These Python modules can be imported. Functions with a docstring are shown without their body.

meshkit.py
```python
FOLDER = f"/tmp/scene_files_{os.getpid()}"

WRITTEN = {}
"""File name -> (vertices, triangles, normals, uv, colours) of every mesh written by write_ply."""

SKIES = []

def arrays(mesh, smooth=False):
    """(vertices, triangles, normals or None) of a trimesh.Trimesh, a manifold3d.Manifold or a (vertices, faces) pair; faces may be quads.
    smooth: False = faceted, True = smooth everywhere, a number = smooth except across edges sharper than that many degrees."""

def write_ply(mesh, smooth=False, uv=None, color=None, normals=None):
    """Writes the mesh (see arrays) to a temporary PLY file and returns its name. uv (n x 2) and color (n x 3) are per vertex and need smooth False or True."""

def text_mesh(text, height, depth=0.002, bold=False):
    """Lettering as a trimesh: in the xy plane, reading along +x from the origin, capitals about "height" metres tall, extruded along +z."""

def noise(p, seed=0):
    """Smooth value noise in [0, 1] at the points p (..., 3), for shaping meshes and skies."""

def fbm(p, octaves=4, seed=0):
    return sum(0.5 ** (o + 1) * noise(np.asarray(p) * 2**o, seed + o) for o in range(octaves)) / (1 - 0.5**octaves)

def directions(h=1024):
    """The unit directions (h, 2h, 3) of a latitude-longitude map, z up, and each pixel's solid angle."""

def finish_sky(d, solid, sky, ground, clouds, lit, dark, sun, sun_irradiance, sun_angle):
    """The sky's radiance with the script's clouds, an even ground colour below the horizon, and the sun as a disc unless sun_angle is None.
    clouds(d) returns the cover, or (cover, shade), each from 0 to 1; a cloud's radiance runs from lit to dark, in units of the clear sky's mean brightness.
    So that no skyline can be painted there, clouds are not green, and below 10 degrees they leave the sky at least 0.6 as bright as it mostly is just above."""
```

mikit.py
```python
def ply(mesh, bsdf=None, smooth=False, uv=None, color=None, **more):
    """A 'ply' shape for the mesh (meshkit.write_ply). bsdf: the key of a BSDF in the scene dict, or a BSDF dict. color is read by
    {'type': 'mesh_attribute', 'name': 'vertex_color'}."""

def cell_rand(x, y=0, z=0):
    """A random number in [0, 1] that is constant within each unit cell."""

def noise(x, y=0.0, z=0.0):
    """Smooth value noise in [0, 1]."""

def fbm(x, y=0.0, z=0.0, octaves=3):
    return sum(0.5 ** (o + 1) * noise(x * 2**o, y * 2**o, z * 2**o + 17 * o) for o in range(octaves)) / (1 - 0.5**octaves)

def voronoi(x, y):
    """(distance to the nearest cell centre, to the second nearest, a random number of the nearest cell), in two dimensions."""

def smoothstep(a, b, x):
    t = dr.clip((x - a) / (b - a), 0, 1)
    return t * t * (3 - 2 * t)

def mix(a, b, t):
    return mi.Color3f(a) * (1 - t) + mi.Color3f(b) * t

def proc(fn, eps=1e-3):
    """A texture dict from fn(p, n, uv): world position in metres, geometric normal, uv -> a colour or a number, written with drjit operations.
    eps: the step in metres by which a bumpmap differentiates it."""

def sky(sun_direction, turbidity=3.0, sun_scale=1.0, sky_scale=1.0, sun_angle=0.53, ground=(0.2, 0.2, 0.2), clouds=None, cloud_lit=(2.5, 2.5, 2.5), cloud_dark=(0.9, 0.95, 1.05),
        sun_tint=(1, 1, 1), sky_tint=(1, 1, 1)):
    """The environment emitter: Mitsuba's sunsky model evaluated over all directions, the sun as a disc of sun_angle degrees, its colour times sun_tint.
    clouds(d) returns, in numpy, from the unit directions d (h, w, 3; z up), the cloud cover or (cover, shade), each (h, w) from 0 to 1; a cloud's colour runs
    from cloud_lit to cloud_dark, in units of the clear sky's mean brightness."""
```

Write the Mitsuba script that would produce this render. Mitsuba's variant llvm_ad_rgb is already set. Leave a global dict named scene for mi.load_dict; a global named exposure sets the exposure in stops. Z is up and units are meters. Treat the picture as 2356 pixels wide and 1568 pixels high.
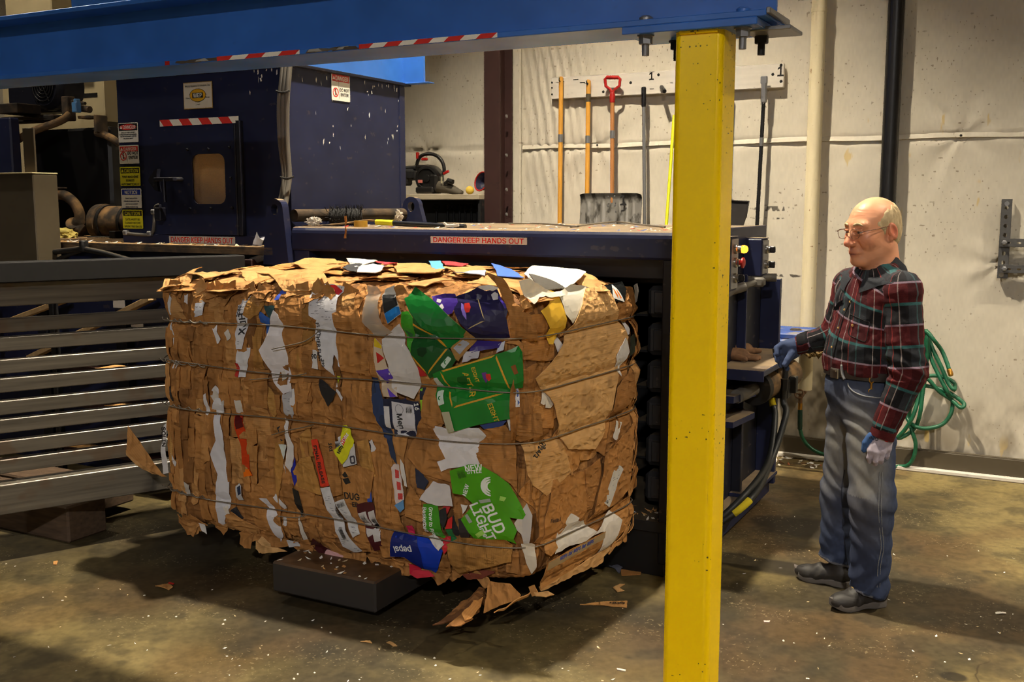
import math
import numpy as np
import drjit as dr
import mitsuba as mi
import trimesh
import meshkit
import mikit
import manifold3d as m3
from scipy.spatial import Delaunay
from shapely.geometry import Polygon, Point, box as sbox
from shapely import contains_xy

# ------------------------------------------------------------------ camera, lamps, exposure
# world axes: x along the back wall (to the right), y towards the back wall, z up; metres
T = mi.ScalarTransform4f
FOCAL, YAW, PITCH, EYE = 2385.0, math.radians(27.83), math.radians(7.556), 1.70
FW = np.array([-math.sin(YAW) * math.cos(PITCH), math.cos(YAW) * math.cos(PITCH), -math.sin(PITCH)])
RT = np.array([math.cos(YAW), math.sin(YAW), 0.0])
UP = np.cross(RT, FW)
HF = np.array([-math.sin(YAW), math.cos(YAW), 0.0])
EYEP = np.array([0.0, 0.0, EYE])
scene = {'camera': {'type': 'perspective', 'fov': math.degrees(2 * math.atan(1178 / FOCAL)), 'fov_axis': 'x', 'near_clip': 0.05, 'far_clip': 60.0,
                    'to_world': T().look_at(origin=EYEP.tolist(), target=(EYEP + FW).tolist(), up=[0, 0, 1])}}
exposure = 1.45
WARM, COOL = np.array([1.0, 0.88, 0.68]), np.array([1.0, 0.96, 0.93])
# x, y, height, lamp radius, radiance, colour, depth of the bell's rim under the lamp disc, label
LAMPS = [(-2.45, 4.40, 5.9, 0.09, 2700.0, WARM, 0.36, 'high bay lamp hanging above the baler chamber'),
         (-7.4, 3.6, 5.9, 0.10, 300.0, WARM, 0.20, 'high bay lamp hanging above the power unit'),
         (2.9, 4.8, 5.9, 0.08, 1650.0, WARM, 0.30, 'high bay lamp hanging near the right end of the back wall'),
         (-6.0, -11.5, 5.6, 0.20, 330.0, COOL, 0.06, 'high bay lamp far behind the open floor on the left'),
         (2.3, -5.6, 5.8, 0.20, 740.0, COOL, 0.06, 'high bay lamp behind the open floor on the right')]
labels = {}

# ------------------------------------------------------------------ helpers
def S(r, g, b):
    c = np.array([r, g, b]) / 255.0
    return tuple(np.where(c <= 0.04045, c / 12.92, ((c + 0.055) / 1.055) ** 2.4).tolist())

def ray(x, y):
    return FW + RT * (x - 1178) / FOCAL - UP * (y - 784) / FOCAL

def on(x, y, ax, c):
    d = ray(x, y)
    return EYEP + d * (c - EYEP[ax]) / d[ax]

def PX(x, y, c): return on(x, y, 0, c)
def PY(x, y, c): return on(x, y, 1, c)
def PZ(x, y, c): return on(x, y, 2, c)

used = set()
def fresh(key):
    if key not in used:
        used.add(key)
        return key
    n = 1
    while '%s_%03d' % (key, n) in used:
        n += 1
    key = '%s_%03d' % (key, n)
    used.add(key)
    return key

def thing(name, label, cat, group=None):
    k = fresh(name)
    labels[k] = {'label': label, 'category': cat}
    if group:
        labels[k]['group'] = group
    return k

def part(parent, name, mesh, mat, smooth=False, label=None, kind=None, **kw):
    k = fresh(parent + '__' + name)
    scene[k] = mikit.ply(mesh, mat, smooth=smooth, **kw)
    if label or kind:
        labels[k] = {}
        if label: labels[k]['label'] = label
        if kind: labels[k]['kind'] = kind
    return k

def single(name, label, cat, mesh, mat, smooth=False, group=None, kind=None, **kw):
    k = thing(name, label, cat, group)
    scene[k] = mikit.ply(mesh, mat, smooth=smooth, **kw)
    if kind: labels[k]['kind'] = kind
    return k

def struct(name, mesh, mat, smooth=False, label=None, **kw):
    k = fresh(name)
    scene[k] = mikit.ply(mesh, mat, smooth=smooth, **kw)
    labels[k] = {'kind': 'structure'}
    if label: labels[k]['label'] = label
    return k

def J(*ms):
    vs, fs, n = [], [], 0
    for v, f in ms:
        vs.append(np.asarray(v, float)); fs.append(np.asarray(f, int) + n); n += len(v)
    return np.vstack(vs), np.vstack(fs)

def hull(p):
    m = m3.Manifold.hull_points(np.asarray(p, float)).to_mesh()
    return np.array(m.vert_properties[:, :3], float), np.array(m.tri_verts, int)

_sg = np.array([[x, y, z] for x in (-1, 1) for y in (-1, 1) for z in (-1, 1)], float)
def obox(c, size, R=np.eye(3), bev=0.004):
    h = np.asarray(size, float) / 2
    b = min(bev, 0.45 * h.min())
    pts = np.vstack([_sg * (h - b * (1 - np.eye(3)[k])) for k in range(3)]) if b > 0 else _sg * h
    v, f = hull(pts)
    return v @ np.asarray(R).T + np.asarray(c, float), f

def box(lo, hi, bev=0.004):
    lo, hi = np.minimum(lo, hi), np.maximum(lo, hi)
    return obox((lo + hi) / 2, hi - lo, bev=bev)

def frame(z, hint=(0, 0, 1)):
    z = np.asarray(z, float); z = z / np.linalg.norm(z)
    x = np.cross(hint, z)
    if np.linalg.norm(x) < 1e-3: x = np.cross((1, 0, 0), z)
    x /= np.linalg.norm(x)
    return x, np.cross(z, x), z

def rotz(a):
    return np.array([[math.cos(a), -math.sin(a), 0], [math.sin(a), math.cos(a), 0], [0, 0, 1]])

def bar(a, b, w, h, bev=0.003, hint=(0, 0, 1)):
    """a square bar from a to b: w across, h along the hint."""
    a, b = np.asarray(a, float), np.asarray(b, float)
    x, y, z = frame(b - a, hint)
    return obox((a + b) / 2, (w, h, np.linalg.norm(b - a)), np.stack([x, y, z], 1), bev)

def tube(path, r, n=10, closed=False):
    p = np.asarray(path, float)
    r = np.broadcast_to(np.asarray(r, float), (len(p),))
    t = np.gradient(p, axis=0)
    if closed: t = np.roll(p, -1, 0) - np.roll(p, 1, 0)
    t /= np.linalg.norm(t, axis=1, keepdims=True) + 1e-12
    x = frame(t[0], (0.13, 0.21, 0.97))[0]
    rings, ang = [], np.arange(n) * 2 * np.pi / n
    for k in range(len(p)):
        x = x - t[k] * (x @ t[k]); x /= np.linalg.norm(x) + 1e-12
        y = np.cross(t[k], x)
        rings.append(p[k] + r[k] * (np.cos(ang)[:, None] * x + np.sin(ang)[:, None] * y))
    v = np.vstack(rings)
    i, j = np.meshgrid(np.arange(len(p) - (not closed)), np.arange(n), indexing='ij')
    i, j = i.ravel(), j.ravel()
    a, b = i * n + j, i * n + (j + 1) % n
    c, d = ((i + 1) % len(p)) * n + (j + 1) % n, ((i + 1) % len(p)) * n + j
    f = np.vstack([np.stack([a, b, c], 1), np.stack([a, c, d], 1)])
    if not closed:
        m = len(v)
        v = np.vstack([v, p[:1], p[-1:]])
        k = np.arange(n)
        f = np.vstack([f, np.stack([(k + 1) % n, k, k * 0 + m], 1), np.stack([k + (len(p) - 1) * n, (k + 1) % n + (len(p) - 1) * n, k * 0 + m + 1], 1)])
    return v, f

def spline(pts, per=8):
    p = np.asarray(pts, float)
    q = np.vstack([2 * p[0] - p[1], p, 2 * p[-1] - p[-2]])
    out = []
    for k in range(1, len(q) - 2):
        t = np.linspace(0, 1, per, endpoint=False)[:, None]
        a, b, c, d = q[k - 1], q[k], q[k + 1], q[k + 2]
        out.append(0.5 * (2 * b + (c - a) * t + (2 * a - 5 * b + 4 * c - d) * t ** 2 + (3 * b - a - 3 * c + d) * t ** 3))
    return np.vstack(out + [p[-1:]])

def rod(a, b, r, n=12, r2=None):
    a, b = np.asarray(a, float), np.asarray(b, float)
    return tube([a, b], [r, r if r2 is None else r2], n)

def lathe(o, axis, prof, n=24, hint=(0, 0, 1)):
    """prof: (radius, height) pairs along the axis from o, closed by caps where the radius is above 0."""
    x, y, z = frame(axis, hint)
    o = np.asarray(o, float)
    ang = np.arange(n) * 2 * np.pi / n
    v = np.vstack([o + z * h + r * (np.cos(ang)[:, None] * x + np.sin(ang)[:, None] * y) for r, h in prof])
    i, j = np.meshgrid(np.arange(len(prof) - 1), np.arange(n), indexing='ij')
    i, j = i.ravel(), j.ravel()
    a, b, c, d = i * n + j, i * n + (j + 1) % n, (i + 1) * n + (j + 1) % n, (i + 1) * n + j
    return v, np.vstack([np.stack([a, b, c], 1), np.stack([a, c, d], 1)])

def closedlathe(o, axis, prof, n=24, hint=(0, 0, 1)):
    return lathe(o, axis, [(1e-5, prof[0][1])] + list(prof) + [(1e-5, prof[-1][1])], n, hint)

def prism(poly, o, ex, ey, d):
    """the polygon (or shapely shape) in the plane (o, ex, ey), thickness d along ex x ey."""
    ex, ey = np.asarray(ex, float), np.asarray(ey, float)
    v, f = shape2(poly, d)
    return v @ np.stack([ex, ey, np.cross(ex, ey)]) + np.asarray(o, float), f

def ellipse(cx, cy, rx, ry=None, n=28):
    a = np.arange(n) * 2 * np.pi / n
    return Polygon(np.stack([cx + rx * np.cos(a), cy + (ry or rx) * np.sin(a)], 1))

def rrect(x0, y0, x1, y1, r):
    return sbox(x0 + r, y0 + r, x1 - r, y1 - r).buffer(r, quad_segs=4)

_txt = {}
def text2(s, h, bold=True):
    if (s, bold) not in _txt:
        m = meshkit.text_mesh(s, 1.0, 0.02, bold)
        v = np.array(m.vertices)
        lo, hi = v.min(0), v.max(0)
        v[:, :2] -= (lo[:2] + hi[:2]) / 2
        _txt[(s, bold)] = (v, np.array(m.faces), hi - lo)
    v, f, size = _txt[(s, bold)]
    return v * [h, h, 0], f, size * h, v[:, 2] > 0.01

def flat_text(s, cx, cy, h, maxw=None, ang=0.0, d=0.0006, bold=True):
    v, f, size, top = text2(s, h, bold)
    v = v.copy()
    if maxw and (maxw < 0 or size[0] > maxw): v[:, 0] *= abs(maxw) / size[0]
    v[:, 2] = np.where(top, d, 0)
    return v @ rotz(ang).T + [cx, cy, 0], f

def shape2(poly, d=0.0006):
    if not hasattr(poly, 'geom_type'): poly = Polygon(poly)
    out = []
    for g in getattr(poly, 'geoms', [poly]):
        if g.geom_type == 'Polygon' and g.area > 1e-9:
            m = trimesh.creation.extrude_polygon(g, d, engine='earcut')
            out.append((np.array(m.vertices), np.array(m.faces)))
    return J(*out)

def VC(items):
    """items: (mesh, colour) -> mesh and vertex colours"""
    v, f = J(*[m for m, _ in items])
    return (v, f), np.vstack([np.tile(c, (len(m[0]), 1)) for m, c in items])

def placed(mesh, o, ex, ey):
    ex, ey = np.asarray(ex, float), np.asarray(ey, float)
    return mesh[0] @ np.stack([ex, ey, np.cross(ex, ey)]) + np.asarray(o, float), mesh[1]

def lift(m, z):
    return m[0] + [0, 0, z], m[1]

def isosurf(fn, lo, hi, h):
    """surface nets of fn < 0"""
    lo = np.asarray(lo, float)
    n = np.ceil((np.asarray(hi) - lo) / h).astype(int) + 1
    P = np.stack(np.meshgrid(*[lo[k] + h * np.arange(n[k]) for k in range(3)], indexing='ij'), -1)
    V = fn(P.reshape(-1, 3)).reshape(n)
    m = n - 1
    cnt, acc = np.zeros(m), np.zeros((*m, 3))
    for a in range(3):
        b, c = [k for k in range(3) if k != a]
        for ob in (0, 1):
            for oc in (0, 1):
                s0 = [None] * 3
                s0[a], s0[b], s0[c] = slice(0, m[a]), slice(ob, m[b] + ob), slice(oc, m[c] + oc)
                s1 = list(s0); s1[a] = slice(1, m[a] + 1)
                v0, v1 = V[tuple(s0)], V[tuple(s1)]
                cr = (v0 < 0) != (v1 < 0)
                t = np.where(cr, v0 / np.where(cr, v0 - v1, 1), 0)
                cnt += cr
                acc[..., a] += np.where(cr, t, 0); acc[..., b] += cr * ob; acc[..., c] += cr * oc
    act = cnt > 0
    ids = np.full(m, -1); ids[act] = np.arange(act.sum())
    base = np.stack(np.nonzero(act), 1)
    v = lo + h * (base + acc[act] / cnt[act][:, None])
    F = []
    for a in range(3):
        b, c = (a + 1) % 3, (a + 2) % 3
        s0 = [slice(1, m[k]) for k in range(3)]; s0[a] = slice(0, m[a])
        s1 = list(s0); s1[a] = slice(1, m[a] + 1)
        i0, i1 = V[tuple(s0)] < 0, V[tuple(s1)] < 0
        def cell(ob, oc):
            s = [None] * 3
            s[a] = slice(0, m[a]); s[b] = slice(1 - ob, m[b] - ob); s[c] = slice(1 - oc, m[c] - oc)
            return ids[tuple(s)]
        q = np.stack([cell(0, 0), cell(1, 0), cell(1, 1), cell(0, 1)], -1)
        F.append(q[i0 & ~i1]); F.append(q[~i0 & i1][:, ::-1])
    q = np.vstack(F)
    q = q[(q >= 0).all(1)]
    return v, np.vstack([q[:, [0, 1, 2]], q[:, [0, 2, 3]]])

def relax(mesh, n=4):
    from scipy.sparse import coo_matrix, diags
    v, f = mesh
    e = np.vstack([f[:, [0, 1]], f[:, [1, 2]], f[:, [2, 0]]])
    e = np.unique(np.sort(np.vstack([e]), 1), axis=0)
    m = coo_matrix((np.ones(2 * len(e)), (np.r_[e[:, 0], e[:, 1]], np.r_[e[:, 1], e[:, 0]])), (len(v), len(v))).tocsr()
    m = diags(1 / np.maximum(np.asarray(m.sum(1)).ravel(), 1)) @ m
    for k in range(2 * n): v = v + (0.5 if k % 2 == 0 else -0.52) * (m @ v - v)
    return v, f

# ------------------------------------------------------------------ materials
def mat(name, color=None, rough=0.5, metal=0.0, spec=0.5, fn=None, bump=None, bscale=1.0, eps=1e-3, rfn=None, **kw):
    base = mikit.proc(fn) if fn else ({'type': 'rgb', 'value': list(color)} if color is not None else {'type': 'mesh_attribute', 'name': 'vertex_color'})
    b = {'type': 'principled', 'base_color': base, 'roughness': mikit.proc(rfn) if rfn else rough, 'metallic': metal, 'specular': spec, **kw}
    if bump: b = {'type': 'bumpmap', 'arbitrary': mikit.proc(bump, eps), 'scale': bscale, 'bsdf': b}
    scene[name] = {'type': 'twosided', 'bsdf': b}
    return name

N, FB, SM, MIX = mikit.noise, mikit.fbm, mikit.smoothstep, mikit.mix
C3 = lambda c: mi.Color3f(*[float(x) for x in c])

def painted(c, dust=S(150, 130, 100), worn=S(70, 62, 58), amount=0.75):
    def fn(p, n, uv):
        a = FB(p.x * 5, p.y * 5, p.z * 5)
        col = C3(c) * (0.75 + 0.5 * a)
        w = SM(0.70, 0.78, FB(p.x * 26, p.y * 26, p.z * 26, 4))
        col = MIX(col, C3(worn), 0.5 * w)
        up = SM(0.75, 0.95, n.z) * amount * (0.45 + 0.9 * FB(p.x * 7, p.y * 7, 3.0))
        return MIX(col, C3(dust), dr.clip(up, 0, 1))
    return fn

mat('navy', fn=painted(S(30, 35, 62)), rough=0.42, spec=0.28)
mat('navy_dark', fn=painted(S(18, 20, 32), amount=0.5), rough=0.5, spec=0.35)
mat('blue', fn=painted(S(50, 102, 182), worn=S(54, 100, 176), amount=0.3), rough=0.34, spec=0.5)
mat('black_iron', fn=painted(S(24, 24, 25), S(105, 92, 72), S(60, 48, 40), 0.5), rough=0.55, spec=0.35)
mat('black_plain', S(16, 16, 18), 0.38)
mat('black_matt', S(14, 13, 13), 0.8)
def yellow_fn(p, n, uv):
    col = C3(S(255, 214, 0)) * (0.94 + 0.12 * FB(p.x * 6, p.y * 6, p.z * 2.5))
    ch = SM(0.86, 0.88, N(p.x * 150, p.y * 150, p.z * 120)) * SM(0.55, 0.65, N(p.x * 9, p.y * 9, p.z * 5))
    scr = SM(0.70, 0.78, FB(p.x * 70, p.y * 70, p.z * 5, 3)) * SM(-0.935, -0.915, p.x) * SM(1.3, 0.3, p.z)
    return MIX(col, C3(S(60, 52, 38)), dr.clip(ch * 0.9 + scr * 0.85, 0, 1))
mat('yellow', fn=yellow_fn, rough=0.28, spec=0.3, clearcoat=0.25, clearcoat_gloss=0.9)
def steel_fn(p, n, uv):
    a = FB(p.x * 3, p.y * 3, p.z * 60, 4)
    b = FB(p.x * 8, p.y * 8, p.z * 8, 3)
    col = MIX(S(70, 66, 60), S(120, 113, 101), a)
    return MIX(col, C3(S(96, 74, 56)), 0.55 * SM(0.6, 0.75, b))
mat('gate_steel', fn=steel_fn, rough=0.40, metal=0.35, spec=0.5)
mat('galv', S(140, 140, 142), 0.4, 0.7)
mat('grey_conduit', S(92, 88, 81), 0.55)
mat('chrome', S(190, 186, 178), 0.2, 0.95)
mat('brass', S(190, 140, 60), 0.35, 0.9)
mat('bright_steel', S(160, 155, 148), 0.3, 0.95)
mat('wire', S(140, 132, 120), 0.42, 0.7)
mat('vc', rough=0.62)
mat('vcg', rough=0.28, spec=0.5)
mat('vcf', rough=0.9, spec=0.2)
mat('rubber', S(24, 26, 26), 0.5)
mat('green_hose', fn=lambda p, n, uv: MIX(S(14, 70, 48), S(36, 108, 74), FB(p.x * 30, p.y * 30, p.z * 30)), rough=0.4)
mat('red_col', fn=painted(S(46, 22, 19), S(60, 46, 40), S(30, 17, 15), 0.2), rough=0.6)
mat('cream', fn=lambda p, n, uv: C3(S(206, 190, 150)) * (0.9 + 0.2 * FB(p.x * 4, p.y * 4, p.z * 4)), rough=0.55)
mat('tan_paint', fn=lambda p, n, uv: C3(S(72, 63, 47)) * (0.85 + 0.3 * FB(p.x * 6, p.y * 6, p.z * 6)), rough=0.55)
mat('pipe_cream', fn=lambda p, n, uv: MIX(C3(S(216, 203, 168)) * (0.92 + 0.15 * FB(p.x * 12, p.y * 12, p.z * 3)), C3(S(140, 100, 50)), 0.8 * SM(0.78, 0.82, FB(p.x * 40, p.y * 40, p.z * 26))), rough=0.45)
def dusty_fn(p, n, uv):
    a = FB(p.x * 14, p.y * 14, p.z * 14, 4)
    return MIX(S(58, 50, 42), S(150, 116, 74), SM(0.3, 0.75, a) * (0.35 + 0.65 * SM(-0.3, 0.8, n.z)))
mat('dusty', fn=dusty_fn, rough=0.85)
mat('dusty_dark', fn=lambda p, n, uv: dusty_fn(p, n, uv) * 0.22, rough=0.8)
mat('wood', fn=lambda p, n, uv: MIX(S(150, 118, 76), S(196, 164, 116), FB(p.x * 60, p.y * 60, p.z * 7, 3)), rough=0.6)
mat('old_wood', fn=lambda p, n, uv: MIX(S(60, 46, 36), S(96, 76, 56), FB(p.x * 10, p.y * 50, p.z * 60, 3)), rough=0.8)
mat('white_board', fn=lambda p, n, uv: MIX(C3(S(205, 198, 186)) * (0.9 + 0.15 * FB(p.x * 3, p.y * 40, p.z * 50)), C3(S(90, 82, 74)), 0.8 * SM(0.74, 0.8, FB(p.x * 14, p.y * 9, p.z * 60, 3))), rough=0.6)
mat('alu', fn=lambda p, n, uv: MIX(S(150, 146, 138), S(78, 74, 66), SM(0.45, 0.7, FB(p.x * 26, p.y * 26, p.z * 12, 4))), rough=0.42, metal=0.55)
scene['glass'] = {'type': 'thindielectric'}
scene['film'] = {'type': 'blendbsdf', 'weight': 0.34, 'a': {'type': 'thindielectric'}, 'b': {'type': 'twosided', 'bsdf': {'type': 'principled', 'base_color': {'type': 'rgb', 'value': [0.6, 0.52, 0.42]}, 'roughness': 0.15, 'specular': 0.8}}}

def lamp(x, y, z, rl, L, tone, depth, label):
    k = thing('high_bay_lamp', label, 'lamp', 'high bay lamps in the hall')
    prof = [(0.06, 0.34), (0.10, 0.30), (0.16, 0.18), (0.24, 0.02), (0.30, -depth), (0.295, -depth), (0.23, 0.02), (0.15, 0.17), (0.05, 0.30)]
    part(k, 'reflector', lathe((x, y, z), (0, 0, 1), prof), 'black_plain', 40)
    part(k, 'rod', rod((x, y, z + 0.34), (x, y, 6.62), 0.012), 'galv', 40)
    kk = fresh(k + '__bulb')
    d = closedlathe((x, y, z + 0.01), (0, 0, -1), [(rl, 0), (rl, 0.02)], 20)
    scene[kk] = mikit.ply(d, 'black_plain', smooth=False, emitter={'type': 'area', 'radiance': {'type': 'rgb', 'value': (tone * L).tolist()}})
for a in LAMPS: lamp(*a)

# ------------------------------------------------------------------ the hall
def floor_fn(p, n, uv):
    a = FB(p.x * 1.3, p.y * 1.3, 0.0, 5)
    b = FB(p.x * 7, p.y * 7, 5.0, 4)
    c = FB(p.x * 40, p.y * 40, 9.0, 3)
    col = MIX(S(72, 62, 40), S(136, 120, 76), SM(0.3, 0.7, a))
    col = MIX(col, C3(S(102, 76, 46)), 0.5 * SM(0.45, 0.7, FB(p.x * 2.2 + 11, p.y * 2.2, 2.0, 4)))
    col = MIX(col, C3(S(52, 47, 34)), 0.5 * SM(0.48, 0.70, b))
    col = col * (0.72 + 0.56 * c)
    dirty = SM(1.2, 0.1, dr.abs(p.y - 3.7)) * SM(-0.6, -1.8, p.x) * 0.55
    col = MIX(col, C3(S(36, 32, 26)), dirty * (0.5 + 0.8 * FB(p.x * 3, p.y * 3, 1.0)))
    st = lambda cx, cy, rx, ry: SM(1.15, 0.75, dr.sqrt(dr.square((p.x - cx) / rx) + dr.square((p.y - cy) / ry)) + 0.7 * (FB(p.x * 9, p.y * 9, 4.0) - 0.5))
    col = MIX(col, C3(S(34, 28, 20)), 0.8 * dr.maximum(st(-1.12, 5.42, 0.34, 0.17), dr.maximum(st(-1.25, 4.75, 0.42, 0.10), st(-0.25, 3.9, 0.05, 0.04))))
    crack = SM(0.02, 0.0, dr.abs(p.x + 0.17 - 0.12 * (FB(p.y * 5, 1.0, 2.0, 4) - 0.5))) * SM(3.0, 3.2, p.y) * SM(4.1, 3.9, p.y)
    crack2 = SM(0.006, 0.0, dr.abs(p.x + 0.13 + 0.05 * (p.y - 3.5) - 0.12 * (FB(p.y * 5, 1.0, 2.0, 4) - 0.5))) * SM(3.3, 3.4, p.y) * SM(4.2, 4.0, p.y)
    col = MIX(col, C3(S(60, 46, 30)), 0.7 * crack2)
    sp = SM(0.84, 0.88, N(p.x * 110, p.y * 110, 2.0)) * SM(0.5, 0.7, N(p.x * 6, p.y * 6, 8.0))
    return MIX(col, C3(S(150, 136, 104)), 0.5 * sp) * 0.74
mat('concrete', fn=floor_fn, rfn=lambda p, n, uv: 0.42 + 0.3 * FB(p.x * 5, p.y * 5, 0.0), spec=0.4)
floor = struct('floor', box((-16, -15, -0.12), (9, 7.4, 0.0), 0), 'concrete')

SCUFFS = [(-1.72, 1.665, 0.16, 0.02), (-1.75, 1.60, 0.12, 0.008), (-1.60, 1.22, 0.1, 0.012)]
def wall_fn(p, n, uv):
    col = C3(S(197, 189, 172)) * (0.90 + 0.2 * FB(p.x * 1.5, 1.0, p.z * 1.5))
    col = col * (0.97 + 0.06 * N(p.x * 90, 1.0, p.z * 26))
    low = SM(0.75, 0.12, p.z + 0.5 * (FB(p.x * 2.5, 3.0, p.z * 2.0) - 0.5))
    col = MIX(col, C3(S(110, 98, 80)), 0.8 * low * SM(0.25, 0.75, FB(p.x * 9, 1.0, p.z * 4.5, 4)))
    blot = SM(0.40, 0.20, dr.sqrt(dr.square((p.x + 1.35) / 1.1) + dr.square((p.z - 0.42) / 0.55)) - 0.4 * (FB(p.x * 6, 0.0, p.z * 6) - 0.5))
    col = MIX(col, C3(S(92, 82, 66)), 0.8 * blot * SM(0.3, 0.6, FB(p.x * 12, 4.0, p.z * 7, 3)))
    spk = SM(0.89, 0.92, N(p.x * 85, 2.0, p.z * 48)) * SM(0.45, 0.6, N(p.x * 4, 6.0, p.z * 4))
    col = MIX(col, C3(S(110, 92, 66)), 0.6 * spk)
    yel = SM(0.74, 0.82, FB(p.x * 16, 7.0, p.z * 4.5, 4)) * SM(0.45, 0.6, N(p.x * 1.5, 3.0, p.z * 1.5)) * SM(-1.6, -1.3, p.x)
    col = MIX(col, C3(S(196, 164, 70)), 0.55 * yel)
    for cx, cz, rx, rz in SCUFFS:
        s = SM(1.0, 0.7, dr.sqrt(dr.square((p.x - cx) / rx) + dr.square((p.z - cz) / rz))) * SM(0.45, 0.6, N(p.x * 60, 0.0, p.z * 16))
        col = MIX(col, C3(S(50, 42, 34)), 0.85 * s)
    return col
mat('wall_vinyl', fn=wall_fn, rough=0.6, spec=0.35)
YW = 7.0
PINS = [PY(1378, 334, YW), PY(988, 352, YW), PY(2212, 312, YW), PY(1700, 760, YW), PY(2305, 605, YW)]
def wall_disp(x, z):
    P = np.stack([x, 0 * x, z], -1)
    d = 0.012 * (meshkit.fbm(P * [1.6, 1, 1.1], 4, 3) - 0.5) + 0.010 * (meshkit.fbm(P * [6, 1, 3.0], 3, 9) - 0.5) + 0.006 * (meshkit.fbm(P * [22, 1, 7.0], 3, 19) - 0.5)
    up = np.clip((z - 1.4) / 0.9, 0, 1) * np.exp(-((x + 3.35) / 0.30) ** 2)
    d += up * 0.009 * np.sin((x + 0.18 * (z - 2)) * 90 + 4 * meshkit.fbm(P * 3, 2, 5))
    for q in PINS:
        dx, dz = x - q[0], z - q[2]
        r, a = np.hypot(dx, dz), np.arctan2(dz, dx)
        d += 0.007 * np.exp(-r / 0.22) * np.sin(a * 7 + 2) * np.clip(r / 0.05, 0, 1) - 0.012 * np.exp(-(r / 0.05) ** 2)
    q = PINS[3]
    for k in range(5):   # creases running down to the right towards the hose box
        a = -0.55 - 0.22 * k
        t = (x - q[0] + 0.35) * math.cos(a) + (z - q[2] - 0.1) * math.sin(a)
        w = -(x - q[0] + 0.35) * math.sin(a) + (z - q[2] - 0.1) * math.cos(a)
        d += 0.016 * np.exp(-(w / 0.018) ** 2) * np.exp(-((t - 0.28) / 0.26) ** 2)
    s = z - 2.103
    d += 0.012 * np.exp(-(s / 0.25) ** 2) * (meshkit.fbm(P * [5, 1, 0], 3, 31) - 0.2) - 0.016 * np.exp(-(s / 0.012) ** 2)
    return d
gx, gz = np.arange(-6.0, 1.4, 0.018), np.arange(0.0, 3.6, 0.022)
X, Z = np.meshgrid(gx, gz, indexing='ij')
W = np.stack([X, YW - wall_disp(X, Z) * 1.3, Z], -1).reshape(-1, 3)
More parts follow.
